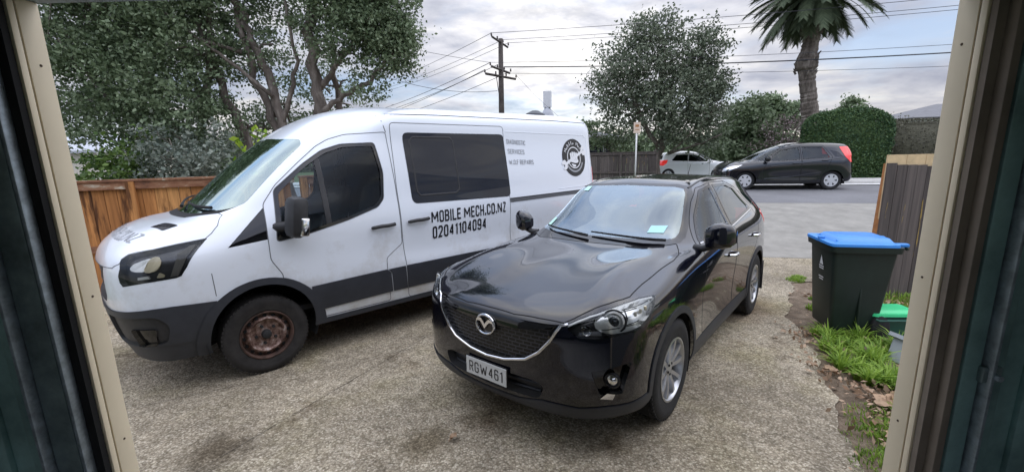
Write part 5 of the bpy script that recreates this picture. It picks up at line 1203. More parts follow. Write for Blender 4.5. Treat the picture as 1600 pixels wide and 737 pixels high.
def crown_pts(blobs, per, spread, rng, hollow=.45, flat=1.0, perleaf=26):
    """blobs (x,y,z,r[,weight]); returns leaf centres grouped in sprays and the spray centres"""
    cl = []
    for b in blobs:
        wt = b[4] if len(b) > 4 else 1.0; k = int(per * b[3] ** 2 * wt)
        d = rng.normal(size=(k, 3)); d /= np.linalg.norm(d, axis=1)[:, None]
        rr = b[3] * rng.uniform(hollow ** 3, 1, k) ** (1 / 3) * (1 + .13 * rng.normal(size=k))
        cl.append(np.array(b[:3]) + d * rr[:, None] * np.array([1, 1, flat]))
    cl = np.concatenate(cl); sp = spread * rng.uniform(.6, 1.4, len(cl))
    L_ = np.repeat(cl, perleaf, 0) + rng.normal(size=(len(cl) * perleaf, 3)) * np.repeat(sp, perleaf)[:, None] * np.array([1, 1, .6])
    return L_, cl
def wig(p0, p1, n_=6, a=.08, rng=RNG):
    p0 = np.array(p0, float); p1 = np.array(p1, float); ln = np.linalg.norm(p1 - p0); t = np.linspace(0, 1, n_ + 1)[:, None]
    o = p0 + (p1 - p0) * t + rng.normal(size=(n_ + 1, 3)) * a * ln * np.sin(np.pi * t); return [Vector(x) for x in o]
def tree(name, label, cat, base, trunks, blobs, leaf, size, per=60, spread=.16, twigs=40, group=None, seed=1, perleaf=26, hollow=.45, upb=.5, bark='bark', flat=1.0):
    rng = np.random.default_rng(seed); t = thing(name, label, cat, base, group); B = Vector(base)
    L_, cl = crown_pts(blobs, per, spread, rng, hollow, flat, perleaf); L_ = L_ - np.array(base); cl = cl - np.array(base)
    T = MB(); nodes = []
    for pts, r0, r1 in trunks:
        pp = [Vector(q) - B for q in pts]; fine = []
        for a, b in zip(pp, pp[1:]):
            fine += [Vector(x) for x in (a + (b - a) * (i / 4) for i in range(4))]
        fine.append(pp[-1]); k = len(fine)
        for i in range(1, k - 1): fine[i] += Vector(rng.normal(size=3) * .018 * (pp[-1] - pp[0]).length / 2.5)
        rad = [r0 + (r1 - r0) * (i / (k - 1)) ** .8 for i in range(k)]; T.tube(fine, rad, 10); nodes += [(q, rad[i]) for i, q in enumerate(fine) if i > k // 3]
    pick = rng.choice(len(cl), min(twigs, len(cl)), replace=False)
    for i in pick:
        c_ = Vector(cl[i]); q, r_ = min(nodes, key=lambda a: (a[0] - c_).length * (1 if a[0].z < c_.z else 1.6))
        r_ = min(r_ * .5, .045); pts = wig(q, c_, 6, .09, rng); T.tube(pts, [r_ + (.006 - r_) * (j / 6) for j in range(7)], 5, False)
    T.build('trunk', bark, t, True)
    scatter('crown', L_, size, leaf, t, upb, rng=rng); return t
G0 = -.25
tree('broadleaf_tree', 'large dark green tree behind the wooden fence, its crown filling the upper left', 'tree', (-8.0, 11.2, -.3),
     [([(-8.0, 11.2, -.3), (-8.3, 11.1, 1.6), (-8.7, 11.0, 3.2), (-9.1, 11, 4.6)], .22, .07), ([(-8.2, 11.1, 1.2), (-7.4, 10.8, 2.9), (-7.0, 10.7, 4.2), (-6.8, 10.8, 5.8)], .13, .05), ([(-8.4, 11.0, 2.2), (-9.3, 10.5, 3.1), (-9.7, 10.3, 3.9)], .10, .04)],
     [(-9.6, 11, 4.9, 1.5), (-8.2, 10.8, 5.4, 1.5), (-7.3, 10.6, 4.5, 1.2), (-8.8, 10.3, 3.6, 1.15), (-7.6, 10.2, 3.1, 1.0), (-10.6, 10.9, 3.6, 1.1), (-6.9, 10.5, 6.0, 1.2), (-9.7, 10.6, 6.5, 1.4), (-8.3, 10.4, 6.9, 1.5), (-8.9, 10.3, 2.6, .75), (-11.2, 11, 5.6, 1.4), (-7.0, 10.0, 2.5, .75, .9), (-10.3, 10.3, 2.7, .6, .6)],
     'leaf_dark', .092, per=115, spread=.16, twigs=80, seed=3, perleaf=36)
tree('broadleaf_tree', 'tall many trunked tree behind the van cab, rounded crown ending beside the wires', 'tree', (-5.6, 11.0, -.3),
     [([(-6.5, 11.0, -.3), (-6.55, 10.9, 2.3), (-6.95, 10.8, 3.5), (-7.3, 10.8, 5.2)], .155, .065),
      ([(-5.75, 10.9, -.3), (-5.8, 10.8, 2.5), (-6.05, 10.8, 3.6), (-6.2, 10.8, 4.6), (-6.5, 10.8, 6.0)], .12, .055),
      ([(-5.5, 10.9, -.3), (-5.55, 10.8, 2.5), (-5.75, 10.8, 3.6), (-6.0, 10.8, 4.4), (-6.15, 10.7, 5.0), (-6.4, 10.7, 6.3)], .125, .07),
      ([(-5.55, 10.8, 2.6), (-5.2, 10.7, 3.3), (-5.0, 10.7, 4.0), (-5.1, 10.7, 5.3)], .07, .03),
      ([(-4.7, 11.0, -.3), (-4.75, 10.9, 2.5), (-4.6, 10.8, 3.6), (-4.6, 10.8, 5.0), (-4.5, 10.8, 6.6)], .165, .11),
      ([(-4.6, 10.9, 3.4), (-4.0, 10.7, 4.0), (-3.4, 10.6, 4.5), (-3.0, 10.6, 5.0)], .08, .03),
      ([(-4.9, 10.8, 2.5), (-4.3, 10.6, 2.95), (-3.75, 10.5, 3.25), (-3.2, 10.5, 3.5), (-2.8, 10.5, 4.0)], .075, .04),
      ([(-4.4, 11.3, -.3), (-4.3, 11.3, 3.0), (-4.35, 11.3, 4.6)], .10, .06),
      ([(-6.2, 10.6, 4.2), (-6.9, 10.2, 4.4), (-7.4, 10.0, 4.9)], .05, .025), ([(-5.6, 10.6, 3.2), (-6.4, 10.3, 4.0), (-6.9, 10.2, 4.4)], .05, .03)],
     [(-2.95, 10.6, 4.75, .85, 1.6), (-2.75, 10.6, 4.05, .60, 1.5), (-3.45, 10.5, 5.4, .95, 1.5), (-2.55, 10.6, 4.45, .45, 1.8), (-3.9, 10.6, 4.5, .75, .8), (-4.5, 11.0, 5.5, 1.0, .35), (-5.5, 11.2, 5.9, 1.0, .35), (-3.3, 10.5, 3.5, .48, .5), (-2.6, 10.6, 5.5, .6, 1.0), (-6.4, 11.4, 5.6, .9, .35), (-3.9, 10.6, 6.4, 1.3), (-2.9, 10.7, 6.6, .9), (-5.3, 11.3, 4.3, .9, .35), (-6.6, 11.4, 4.4, .8, .5), (-5.0, 12.2, 3.0, 1.2, .35), (-6.6, 12.2, 2.7, 1.0, .5), (-5.4, 11, 6.9, 1.2)],
     'leaf_dark', .080, per=140, spread=.15, twigs=110, seed=5, perleaf=40, hollow=.3)
tree('shrub', 'bright green leafy shrub rising above the left end of the wooden fence', 'shrub', (-8.2, 9.0, -.3), [([(-8.2, 9.0, -.3), (-8.2, 9.0, 1.0), (-8.1, 9, 1.8)], .05, .02)],
     [(-8.3, 9.0, 1.45, .62), (-7.75, 9.0, 1.85, .5), (-8.5, 9.1, 1.75, .35, .7), (-7.9, 8.9, 1.1, .6), (-7.55, 9.2, 2.2, .3, .6)], 'leaf_mid', .10, per=130, spread=.12, twigs=24, seed=8, perleaf=24)
tree('shrub', 'grey green feathery shrub rising above the wooden fence near the van windscreen', 'shrub', (-6.6, 8.8, -.3), [([(-6.6, 8.8, -.3), (-6.6, 8.8, 1.6)], .05, .02)],
     [(-7.0, 8.8, 1.55, .6), (-6.4, 8.7, 1.65, .55), (-5.9, 8.6, 1.55, .45), (-6.9, 8.8, .9, .6), (-6.0, 8.7, .9, .6), (-7.35, 9.2, 2.15, .45), (-6.5, 9.3, 2.1, .5)], 'leaf_grey', .09, per=120, spread=.13, twigs=40, seed=9, perleaf=26, upb=.9)
# lime coloured sprig just behind the van bonnet
sp_ = thing('sapling', 'young lime green sapling poking up behind the van windscreen', 'sapling', (-4.65, 8.0, -.3)); T = MB(); lf = []
for (x0, z0, x1, z1) in ((0, 1.6, .05, 2.6), (0, 1.9, -.28, 2.35), (0, 2.0, .25, 2.45), (.02, 2.1, .36, 2.25), (0, 1.7, -.36, 2.05)):
    pts = wig((x0, 0, z0), (x1, 0, z1), 5, .05); T.tube(pts, [.012, .01, .009, .008, .006, .004], 5)
    for q in pts[1:]:
        for k in range(5): lf.append(np.array(q) + RNG.normal(size=3) * .06)
T.tube([(0, 0, 0), (0, 0, 1.0), (0, 0, 2.1)], [.02, .016, .012], 6); T.build('stem', 'bark', sp_); scatter('foliage', np.array(lf), .15, 'leaf_bright', sp_, .2, .5)
# street tree
tree('broadleaf_tree', 'bushy grey green street tree with a thick trunk between the sign post and silver hatchback', 'tree', (7.5, 22.0, .25),
     [([(7.35, 22, .1), (7.5, 22, 1.6), (7.8, 22, 2.6), (7.5, 22, 4.5), (7.6, 22, 6.6)], .30, .06), ([(7.6, 22, 1.7), (6.6, 21.9, 3.2), (6.0, 21.8, 4.6), (5.8, 22, 5.6)], .14, .04), ([(7.8, 22, 2.3), (8.9, 21.8, 3.6), (9.3, 21.8, 5.6), (9.4, 22, 6.8)], .14, .04), ([(8.0, 22, 1.5), (9.2, 21.4, 1.9), (10.3, 21.2, 2.4)], .08, .03), ([(8.0, 21.6, 1.6), (9.5, 21.0, 3.2), (9.9, 21, 3.8)], .05, .02)],
     [(7.0, 22, 3.8, 1.5), (8.6, 21.6, 3.9, 1.6), (5.3, 22, 4.3, 1.15, .7), (5.5, 22, 5.7, 1.25, .8), (5.0, 22, 4.9, 1.1, .7), (6.2, 22, 7.0, .95, .7), (9.7, 22, 6.5, 1.0, .8), (10.1, 22, 4.6, .9, .8), (7.3, 22, 5.4, 1.4), (8.9, 22, 5.6, 1.3), (6.8, 22, 6.8, 1.1, .8), (8.2, 22, 6.9, .85, .7), (9.6, 21.8, 3.5, 1.15), (9.5, 22, 7.2, .6, .8), (7.6, 22, 7.9, .5, .8), (9.8, 21.6, 2.3, .9), (8.0, 21.6, 2.6, .9), (6.2, 22.3, 3.0, .8, .6), (4.8, 22.2, 3.3, .8, .5), (9.9, 22, 5.0, .9, .8), (6.4, 22, 7.6, .5, .7), (5.0, 22, 6.3, .5, .6)],
     'leaf_street', .15, per=40, spread=.26, twigs=110, seed=11, perleaf=36, hollow=.25)
tree('shrub', 'dark green rounded shrub between the street tree and the bare pink tinged bush', 'shrub', (13.4, 25, .1), [([(13.4, 25, 0), (13.5, 25, 2)], .12, .05)], [(13.3, 25, 3.0, 1.3), (12.6, 25, 1.8, 1.3), (14.3, 25, 2.6, 1.2), (13.8, 25.5, 4.0, .8), (13.4, 24.8, 1.2, 1.2), (15.0, 25, 1.6, 1.1)], 'leaf_dark', .24, per=34, spread=.26, twigs=20, seed=13, perleaf=26)
bs = tree('shrub', 'bare brown bush with faint pink blossom left of the palm trunk', 'shrub', (14.8, 23.2, .1), [([(14.8, 23.2, 0), (14.2, 23.2, 1.6), (13.6, 23.1, 2.6)], .06, .02), ([(14.8, 23.2, 0), (15.0, 23.2, 1.6), (15.3, 23.1, 3.0)], .06, .02), ([(14.9, 23.2, .2), (14.4, 23, 2), (14.4, 23, 3.4)], .05, .02)],
     [(14.4, 23.2, 2.5, 1.2, .8), (15.1, 23.2, 2.6, 1.0, .9), (13.6, 23.0, 1.8, .9, .7), (14.8, 23.2, 1.5, 1.2, .9)], 'leaf_blossom', .10, per=30, spread=.28, twigs=110, seed=15, perleaf=14, hollow=.2)
tree('conifer', 'broad flat topped dark cypress far behind the bare bush', 'tree', (21.5, 36, 0), [([(21.5, 36, 0), (21.5, 36, 5.2)], .3, .1)], [(21.2, 36, 5.2, .9), (20.2, 36, 4.6, .8), (22.4, 36, 4.7, .9), (21.3, 36, 4.1, 1.3), (23.7, 36, 4.7, .7), (19.6, 36, 4.0, .6), (22.8, 36, 3.8, 1.2), (20.4, 36, 3.4, 1.2)], 'leaf_dark', .30, per=60, spread=.26, twigs=12, seed=17, perleaf=20, flat=.6)
tree('conifer', 'small pointed dark tree showing above the clipped green hedge', 'tree', (23.2, 30, 0), [([(23.2, 30, 0), (23.2, 30, 4.6)], .15, .03)], [(23.2, 30, 3.7, .9), (23.2, 30, 4.3, .5), (23.15, 30, 4.75, .2, 2), (22.7, 30, 3.2, .8), (23.8, 30, 3.2, .8)], 'leaf_dark', .2, per=90, spread=.18, twigs=16, seed=19, perleaf=20)
tree('shrub', 'pale feathery shrub behind the hedge, just right of the palm trunk', 'shrub', (21.4, 30, 0), [([(21.4, 30, 0), (21.4, 30, 3.2)], .06, .02)], [(20.9, 30, 3.4, .6, .8), (21.8, 30, 3.5, .6, .7), (21.4, 30, 2.8, .8)], 'leaf_grey', .2, per=60, spread=.25, twigs=40, seed=21, perleaf=16)
tree('shrub', 'thin bare shrub beside the roof of the far right house', 'shrub', (30.2, 34, 0), [([(30.2, 34, 0), (30.2, 34, 3.3)], .05, .02)], [(30.2, 34, 3.2, .7, .5), (29.7, 34, 2.9, .6, .5)], 'leaf_hedge_brown', .14, per=60, spread=.2, twigs=60, seed=22, perleaf=10)
tree('shrub', 'dark tangled bush beyond the rear corner of the white van', 'shrub', (5.0, 23.5, 0), [([(5.0, 23.5, 0), (5.1, 23.5, 2)], .08, .03)], [(4.8, 23.5, 2.5, .8), (5.9, 23.6, 2.3, .7, .8), (4.2, 23.6, 2.8, .5)], 'leaf_dark', .18, per=50, spread=.22, twigs=40, seed=23, perleaf=22)
# far tree line closing the horizon
rng = np.random.default_rng(61); bl = []
for i in range(90):
    a_ = R(-72 + 144 * i / 89); d_ = rng.uniform(52, 66); hh = rng.uniform(1.6, 2.9); bl.append((d_ * math.sin(a_), d_ * math.cos(a_), hh * .62, hh))
L_, _c = crown_pts(bl, 9, .5, rng, .3, .8, 26); o = scatter('distant_trees', L_, .62, 'leaf_dark', None, .5, rng=rng); tag(o, 'low line of distant trees along the horizon', 'trees', kind='stuff')
# clipped hedges
def hedge(label, s0, s1, d0, d1, z0, h_, leaf, rnd, seed, n_=26000, size=.075):
    rng = np.random.default_rng(seed); cx0, cy0 = XY((s0 + s1) / 2, (d0 + d1) / 2); t = thing('hedge', label, 'hedge', (cx0, cy0, z0)); ang = math.atan2(DR[1], DR[0])
    t.matrix_world = Matrix.Translation((cx0, cy0, z0)) @ Matrix.Rotation(ang, 4, 'Z'); L_, W_ = abs(d1 - d0), abs(s1 - s0)
    def sd(p, e):   # superellipse squash of a cube surface
        return p
    pts = []
    while len(pts) < n_:
        f = rng.integers(0, 5); u = rng.uniform(-1, 1, 3)
        if f == 0: u[1] = -1
        elif f == 1: u[2] = 1
        elif f == 2: u[0] = -1
        elif f == 3: u[0] = 1
        else: u[1] = 1 if rng.random() < .4 else -1
        q = u * [L_ / 2, W_ / 2, h_ / 2]; q[2] += h_ / 2
        # round the upper edges
        ix = L_ / 2 - rnd; iy = W_ / 2 - rnd * .6; iz = h_ - rnd
        c_ = np.array([np.clip(q[0], -ix, ix), np.clip(q[1], -iy, iy), min(q[2], iz)]); d = q - c_; ln = np.linalg.norm(d / [rnd, rnd * .6, rnd])
        if ln > 1: q = c_ + d / ln
        bump_ = .05 * math.sin(q[0] * 3.1 + 1) * math.sin(q[2] * 2.7) + rng.normal() * .03
        q = q + (q - np.array([0, 0, h_ / 2])) / np.linalg.norm(q - np.array([0, 0, h_ / 2])) * bump_
        pts.append(q)
    core = MB(); bm = bmesh.new(); bmesh.ops.create_cube(bm, size=1)
    for v in bm.verts: v.co = Vector((v.co.x * (L_ - .2), v.co.y * (W_ - .2), v.co.z * (h_ - .12) + h_ / 2 - .05))
    bmesh.ops.bevel(bm, geom=bm.edges[:], offset=rnd * .6, segments=4, affect='EDGES'); bm.verts.index_update(); core.add([v.co.copy() for v in bm.verts], [[q.index for q in f.verts] for f in bm.faces]); bm.free()
    core.build('branches', leaf, t, True); scatter('foliage', np.array(pts), size, leaf, t, .3, .6, rng); return t
hedge('tall clipped green hedge with rounded shoulders behind the black hatchback', 19.7, 21.4, 7.9, 10.75, .36, 2.75, 'leaf_hedge', .75, 31)
hedge('brown clipped hedge to the right of the green one', 20.6, 22, 10.85, 22, .36, 2.35, 'leaf_hedge_brown', .3, 33, 24000)
# palm
pt = thing('palm_tree', 'tall palm with a ringed trunk rising behind the hedge', 'tree', (14.5, 21.3, .3)); T = MB(); pp = []; rr = []
base = Vector((14.9, 21.6, .3)); topp = Vector((14.15, 21, 8.1))
for i in range(90):
    t_ = i / 89; z_ = .3 + 8.3 * t_; x_ = np.interp(z_, [.3, 2.9, 5.5, 6.6, 8.2], [14.85, 14.62, 14.12, 14.24, 14.2])
    r_ = np.interp(z_, [.3, 1.2, 2.9, 4.2, 5.3, 5.35, 5.9, 6.0, 7.6, 8.0], [.62, .50, .37, .33, .33, .47, .44, .33, .36, .5]) * (1 + .05 * (i % 2) + random.uniform(-.05, .05))
    pp.append(Vector((x_ - 14.5 + random.uniform(-.02, .02), 0, z_ - .3))); rr.append(r_)
T.tube(pp, rr, 14); 
for i in range(60):
    a = random.uniform(0, 6.28); z_ = random.choice([random.uniform(4.9, 5.9), random.uniform(6.8, 7.6)]); r_ = .38
    q = Vector((np.interp(z_, [5.5, 6.6, 8.2], [14.12, 14.24, 14.2]) - 14.5 + r_ * math.cos(a), r_ * math.sin(a), z_ - .3)); T.tube([q, q + Vector((math.cos(a) * .12, math.sin(a) * .12, .16))], [.06, .02], 5)
T.build('trunk', 'bark', pt, False)
top_ = Vector((14.2 - 14.5, 0, 8.75 - .3)); rngp = np.random.default_rng(4)
fv, ff = [], []
for i in range(110):
    az = i * 2.39996 + rngp.uniform(-.1, .1); lvl = i / 109; el = R(62 - 108 * lvl + rngp.uniform(-5, 5)); L_ = rngp.uniform(2.75, 3.25) * (1 if lvl < .8 else .72)
    q = top_ + Vector((0, 0, .25 - .35 * lvl)); pts = []; e_ = el
    for k in range(15):
        pts.append(q.copy()); q = q + Vector((math.cos(az) * math.cos(e_), math.sin(az) * math.cos(e_), math.sin(e_))) * L_ / 14; e_ -= R(4.2) * (1.0 - .35 * lvl) * (1 if e_ > -R(80) else 0)
    for k in range(14):
        a, b = pts[k], pts[k + 1]; d = (b - a).normalized(); sd = d.cross(Vector((0, 0, 1)))
        if sd.length < .01: continue
        sd.normalize(); upv = sd.cross(d)
        if k > 1:
            for h2 in range(5):
                o_ = a + (b - a) * (h2 / 5)
                for s_ in (-1, 1):
                    ll = (.50 if 2 < k < 12 else .28) * rngp.uniform(.85, 1.1); tip = o_ + sd * s_ * ll * .62 + d * ll * .72 - Vector((0, 0, ll * .22)) + upv * ll * .1; w2 = d * .028
                    n0 = len(fv); fv += [o_ - w2, o_ + w2, tip + w2 * .3, tip - w2 * .3]; ff.append((n0, n0 + 1, n0 + 2, n0 + 3))
        n0 = len(fv); w3 = sd * (.035 * (1 - k / 15)); fv += [a - w3, a + w3, b + w3, b - w3]; ff.append((n0, n0 + 1, n0 + 2, n0 + 3))
mesh_obj('frond', fv, ff, 'leaf_palm', pt, False); pt.children[-1]['kind'] = 'stuff'; pt.children[-1].name = 'fronds'

# ------------------------------------------------------------------ fences
m, n, l, p = newmat('fence_orange'); t = n.new('ShaderNodeTexCoord'); g = n.new('ShaderNodeNewGeometry'); V_ = t.outputs['Object']
base_ = ramp(n, l, g.outputs['Random Per Island'], [(0, (.34, .14, .042)), (.5, (.48, .21, .065)), (1, (.58, .29, .10))])
c = mulc(n, l, base_, ramp(n, l, tnoise(n, l, V_, 1, 6, .6, .3, None, (30, 30, 1.4)), [(.3, (.6, .55, .5)), (.7, (1.2, 1.2, 1.2))]))
c = mulc(n, l, c, ramp(n, l, tnoise(n, l, V_, 1, 5, .65, .3, (3, 3, 3), (7, 7, .9)), [(.50, (1, 1, 1)), (.60, (.20, .16, .13))]), .92)
l.new(c, p.inputs['Base Color']); p.inputs['Roughness'].default_value = .85
m, n, l, p = newmat('fence_rail'); t = n.new('ShaderNodeTexCoord'); V_ = t.outputs['Object']
c = ramp(n, l, tnoise(n, l, V_, 1, 8, .7, .4, None, (4, 4, 14)), [(.30, (.07, .036, .025)), (.46, (.22, .095, .05)), (.58, (.30, .16, .09)), (.66, (.52, .46, .36))]); l.new(c, p.inputs['Base Color']); p.inputs['Roughness'].default_value = .9
m, n, l, p = newmat('fence_dark'); t = n.new('ShaderNodeTexCoord'); g = n.new('ShaderNodeNewGeometry'); V_ = t.outputs['Object']
c = ramp(n, l, g.outputs['Random Per Island'], [(0, (.062, .052, .047)), (1, (.115, .098, .088))])
c = mulc(n, l, c, ramp(n, l, tnoise(n, l, V_, 1, 6, .65, .3, None, (26, 26, 1.0)), [(.3, (.6, .6, .6)), (.7, (1.35, 1.3, 1.3))]))
c = mulc(n, l, c, (.42, .28, .06), ramp(n, l, tnoise(n, l, V_, 1, 4, .6, .2, (8, 5, 2), (16, 16, 1.3)), [(.665, (0, 0, 0)), (.70, (.8, .8, .8))]), 'MIX')
l.new(c, p.inputs['Base Color']); p.inputs['Roughness'].default_value = .85
mat('timber_new', (.62, .46, .26), .7, noise=.2, nscale=6)
mat('timber_orange', (.38, .17, .06), .8, noise=.25, nscale=9)
def board_fence(name, label, P0, P1, top, mats, bw=.15, group=None, rails=True, slope=0.0, seed=2, cap=True):
    rg = random.Random(seed); d = Vector((P1[0] - P0[0], P1[1] - P0[1], 0)); L_ = d.length; d.normalize(); nn = Vector((d.y, -d.x, 0))
    t = thing(name, label, 'fence', (P0[0], P0[1], terr(*P0))); B = Vector(t.location); bd = MB(); k = int(L_ / bw)
    for i in range(k):
        q = Vector((P0[0], P0[1], 0)) + d * (i + .5) * bw; zb = terr(q.x, q.y) - .02; zt = top + slope * i * bw + rg.uniform(-.008, .008)
        M3 = basis((0, 0, 0), (0, 0, 1), d).to_3x3(); bd.box(Vector((q.x, q.y, (zb + zt) / 2)) - B + nn * rg.uniform(-.004, .004), (bw - rg.uniform(.004, .010), .019, zt - zb), M3 @ Matrix.Rotation(rg.uniform(-.006, .006), 3, 'X'), 0)
    bd.build('boards', mats[0], t)
    M3 = basis((0, 0, 0), (0, 0, 1), d).to_3x3()
    if rails:
        for j, (zz, hh) in enumerate(((top - .05, .11), (top - .95, .09), (top - 1.6, .09)) if cap else ((top - .95, .09),)):
            mid = (Vector((P0[0], P0[1], 0)) + Vector((P1[0], P1[1], 0))) / 2; mb = MB(); mb.box(Vector((mid.x, mid.y, zz + slope * L_ / 2)) - B + nn * .035, (L_, .045, hh), M3, 0); mb.build('rail', mats[1], t)
        if cap: mb = MB(); mb.box(Vector((mid.x, mid.y, top + .018)) - B + nn * .012, (L_, .13, .028), M3, 0); mb.build('cap_board', mats[1], t)
        for i in range(int(L_ / 1.9) + 1):
            q = Vector((P0[0], P0[1], 0)) + d * min(L_ - .05, i * 1.9 + .05); zb = terr(q.x, q.y) - .02; mb = MB(); mb.box(Vector((q.x, q.y, (zb + top - .0) / 2)) - B + nn * .062, (.10, .055, top - zb + .0), M3, 0); mb.build('post', mats[0] if len(mats) < 3 else mats[2], t)
    return t
board_fence('board_fence', 'orange brown board fence with stained boards behind the van bonnet', (-10.92, 4.4), (-3.45, 6.85), 1.49, ('fence_orange', 'fence_rail'), seed=3)
board_fence('board_fence', 'stained board fence running along the far side of the van', (-3.4, 6.9), (.6, 11.0), 1.45, ('fence_orange', 'fence_rail'), seed=4)
f2 = board_fence('board_fence', 'dark stained board fence with a pale new timber top, behind the blue lidded bin', (4.66, 5.32), (9.4, 5.30), 1.535, ('fence_dark',), bw=.125, rails=False, slope=-.075, seed=6)
mb = MB()
for i in range(20):
    mb.box(Vector((4.67 + .24 * i + .12, 5.345, 1.24)) - Vector(f2.location), (.234, .02, .80), None, 0)
mb.build('new_boards', 'timber_new', f2)
mb = MB(); mb.box(Vector((4.735, 5.42, .66)) - Vector(f2.location), (.035, .09, 1.74), Matrix.Rotation(R(1.6), 3, 'Y'), 0); mb.build('post', 'timber_orange', f2)
board_fence('board_fence', 'low dark board fence far beyond the sign post and the van', XY(21.7, -1.5), XY(21.6, 2.1), 1.62, ('fence_dark', 'fence_dark'), bw=.2, seed=7)

# ------------------------------------------------------------------ utility pole, wires, sign
mat('pole_wood', (.07, .058, .052), .9, noise=.35, nscale=3)
mat('wire', (.05, .05, .06), .7)
mat('insulator', (.05, .035, .03), .3)
Bp = Vector((-.43, 24, 0)); zb = terr(-.43, 24)
up_ = thing('utility_pole', 'dark wooden utility pole with three crossarms standing behind the van roof', 'utility pole', (Bp.x, Bp.y, zb))
mb = MB(); mb.tube([(0, 0, 0), (0.02, 0, 4), (.07, 0, 7.62 - zb)], [.17, .15, .12], 12); mb.build('pole', 'pole_wood', up_, True)
A_ = Vector((NR[0], NR[1], 0)); arms = [(7.42, 1.15), (6.05, 1.05), (5.72, 1.1)]; att = []
for j, (z_, hl) in enumerate(arms):
    av = (A_ if j < 2 else Vector((.5, .85, 0))).normalized(); cz = Vector((.05, -.12, z_ - zb)); mb = MB(); mb.tube([cz - av * hl - Vector((.12 if j == 0 else .22, 0, 0)), cz + av * hl + Vector((.12 if j == 0 else .22, 0, -.0))], .065, 4); ao = mb.build('crossarm', 'pole_wood', up_)
    for k in range(4):
        o_ = cz + av * hl * (-.92 + .61 * k) + Vector(((-.18 if j == 0 else -.3) * (1 - k / 1.5), 0, .06)); mb = MB(); mb.lathe([(.03, 0), (.05, .06), (.03, .10), (.05, .14), (.0, .17)], Matrix.Translation(o_), 10); mb.build('insulator', 'insulator', ao, True); att.append((j, o_ + Vector((Bp.x, Bp.y, zb + .14))))
mb = MB(); mb.tube([(-.2, -.5, 5.7 - zb), (-.1, -.2, 4.9 - zb), (.02, -.12, 4.4 - zb)], .02, 5); mb.build('stay', 'pole_wood', up_)
def wire(a, b, sag, label, r_=.012):
    a = Vector(a); b = Vector(b); pts = [a + (b - a) * (i / 24) - Vector((0, 0, sag * 4 * (i / 24) * (1 - i / 24))) for i in range(25)]; T = MB(); T.tube(pts, r_, 5); o = T.build('overhead_wire', 'wire'); tag(o, label, 'wire', 'overhead wires'); return o
top4 = [q for j, q in att if j == 0]; mid4 = [q for j, q in att if j == 1]; low4 = [q for j, q in att if j == 2]
D3 = Vector((DR[0], DR[1], 0))
for k, q in enumerate((top4[0], top4[2], top4[3])): wire(q, q + D3 * 46 + Vector((0, 0, .9)), .55, ['top wire right of the pole, uppermost where it leaves behind the palm', 'top wire right of the pole, second down where it passes the palm', 'top wire right of the pole, lowest of the upper three past the palm'][k])
wire(mid4[0], mid4[0] + D3 * 46 + Vector((0, 0, .35)), .75, 'thin wire right of the pole, just above the thick cable', .010)
wire(mid4[2], mid4[2] + D3 * 46 + Vector((0, 0, .25)), .80, 'thick cable right of the pole, crossing the middle of the palm trunk', .028)
wire(low4[2], low4[2] + D3 * 46 + Vector((0, 0, -.5)), .7, 'lowest thin wire right of the pole, crossing the palm trunk', .010)
FL = Vector((-27, 64, 0))
for k, q in enumerate((top4[0], top4[2], top4[3])): wire(q, FL + Vector((.9 * k, .5 * k, 10.2)), .9, ['top wire left of the pole, uppermost', 'top wire left of the pole, second down', 'top wire left of the pole, third down'][k])
for k, q in enumerate((mid4[0], mid4[1], low4[0], low4[2])): wire(q, FL + Vector((.6 * k, .3 * k, 7.2 - .25 * k)), .9, ['lower wire left of the pole, first under the upper three', 'lower wire left of the pole, second under the upper three', 'lower wire left of the pole, third under the upper three', 'lower wire left of the pole, lowest of the bunch'][k], .016)
wire(Vector((-.6, 23.9, 5.0)), Vector((-9, 22, 6.9)), .7, 'sagging cable from low on the pole to the left')
wire(mid4[0], Vector((-12, 18, 8.2)), .3, 'service wire rising left from the middle crossarm', .010)
wire(low4[3], Vector((5.2, 28, 2.5)), .3, 'service wire dropping right from the lowest crossarm to the house roof', .008)
sx, sy = 5.52, 19.0; zb = terr(sx, sy)
sg_ = thing('sign_post', 'white post with a small cream sign panel in front of the street tree', 'sign', (sx, sy, zb))
mat('sign_cream', (.62, .50, .40), .6, noise=.08, nscale=4)
mb = MB(); mb.tube([(0, 0, 0), (0, 0, 2.95 - zb)], .035, 10); mb.build('post', 'white_line', sg_, True)
mb = MB(); mb.box((.0, -.045, 2.68 - zb), (.30, .012, .46), None, .004); so = mb.build('panel', 'sign_cream', sg_)
mb = MB(); mb.box((.0, -.053, 2.76 - zb), (.16, .004, .10)); mb.box((.0, -.053, 2.60 - zb), (.18, .004, .03)); mb.build('marking', 'timber_orange', so)

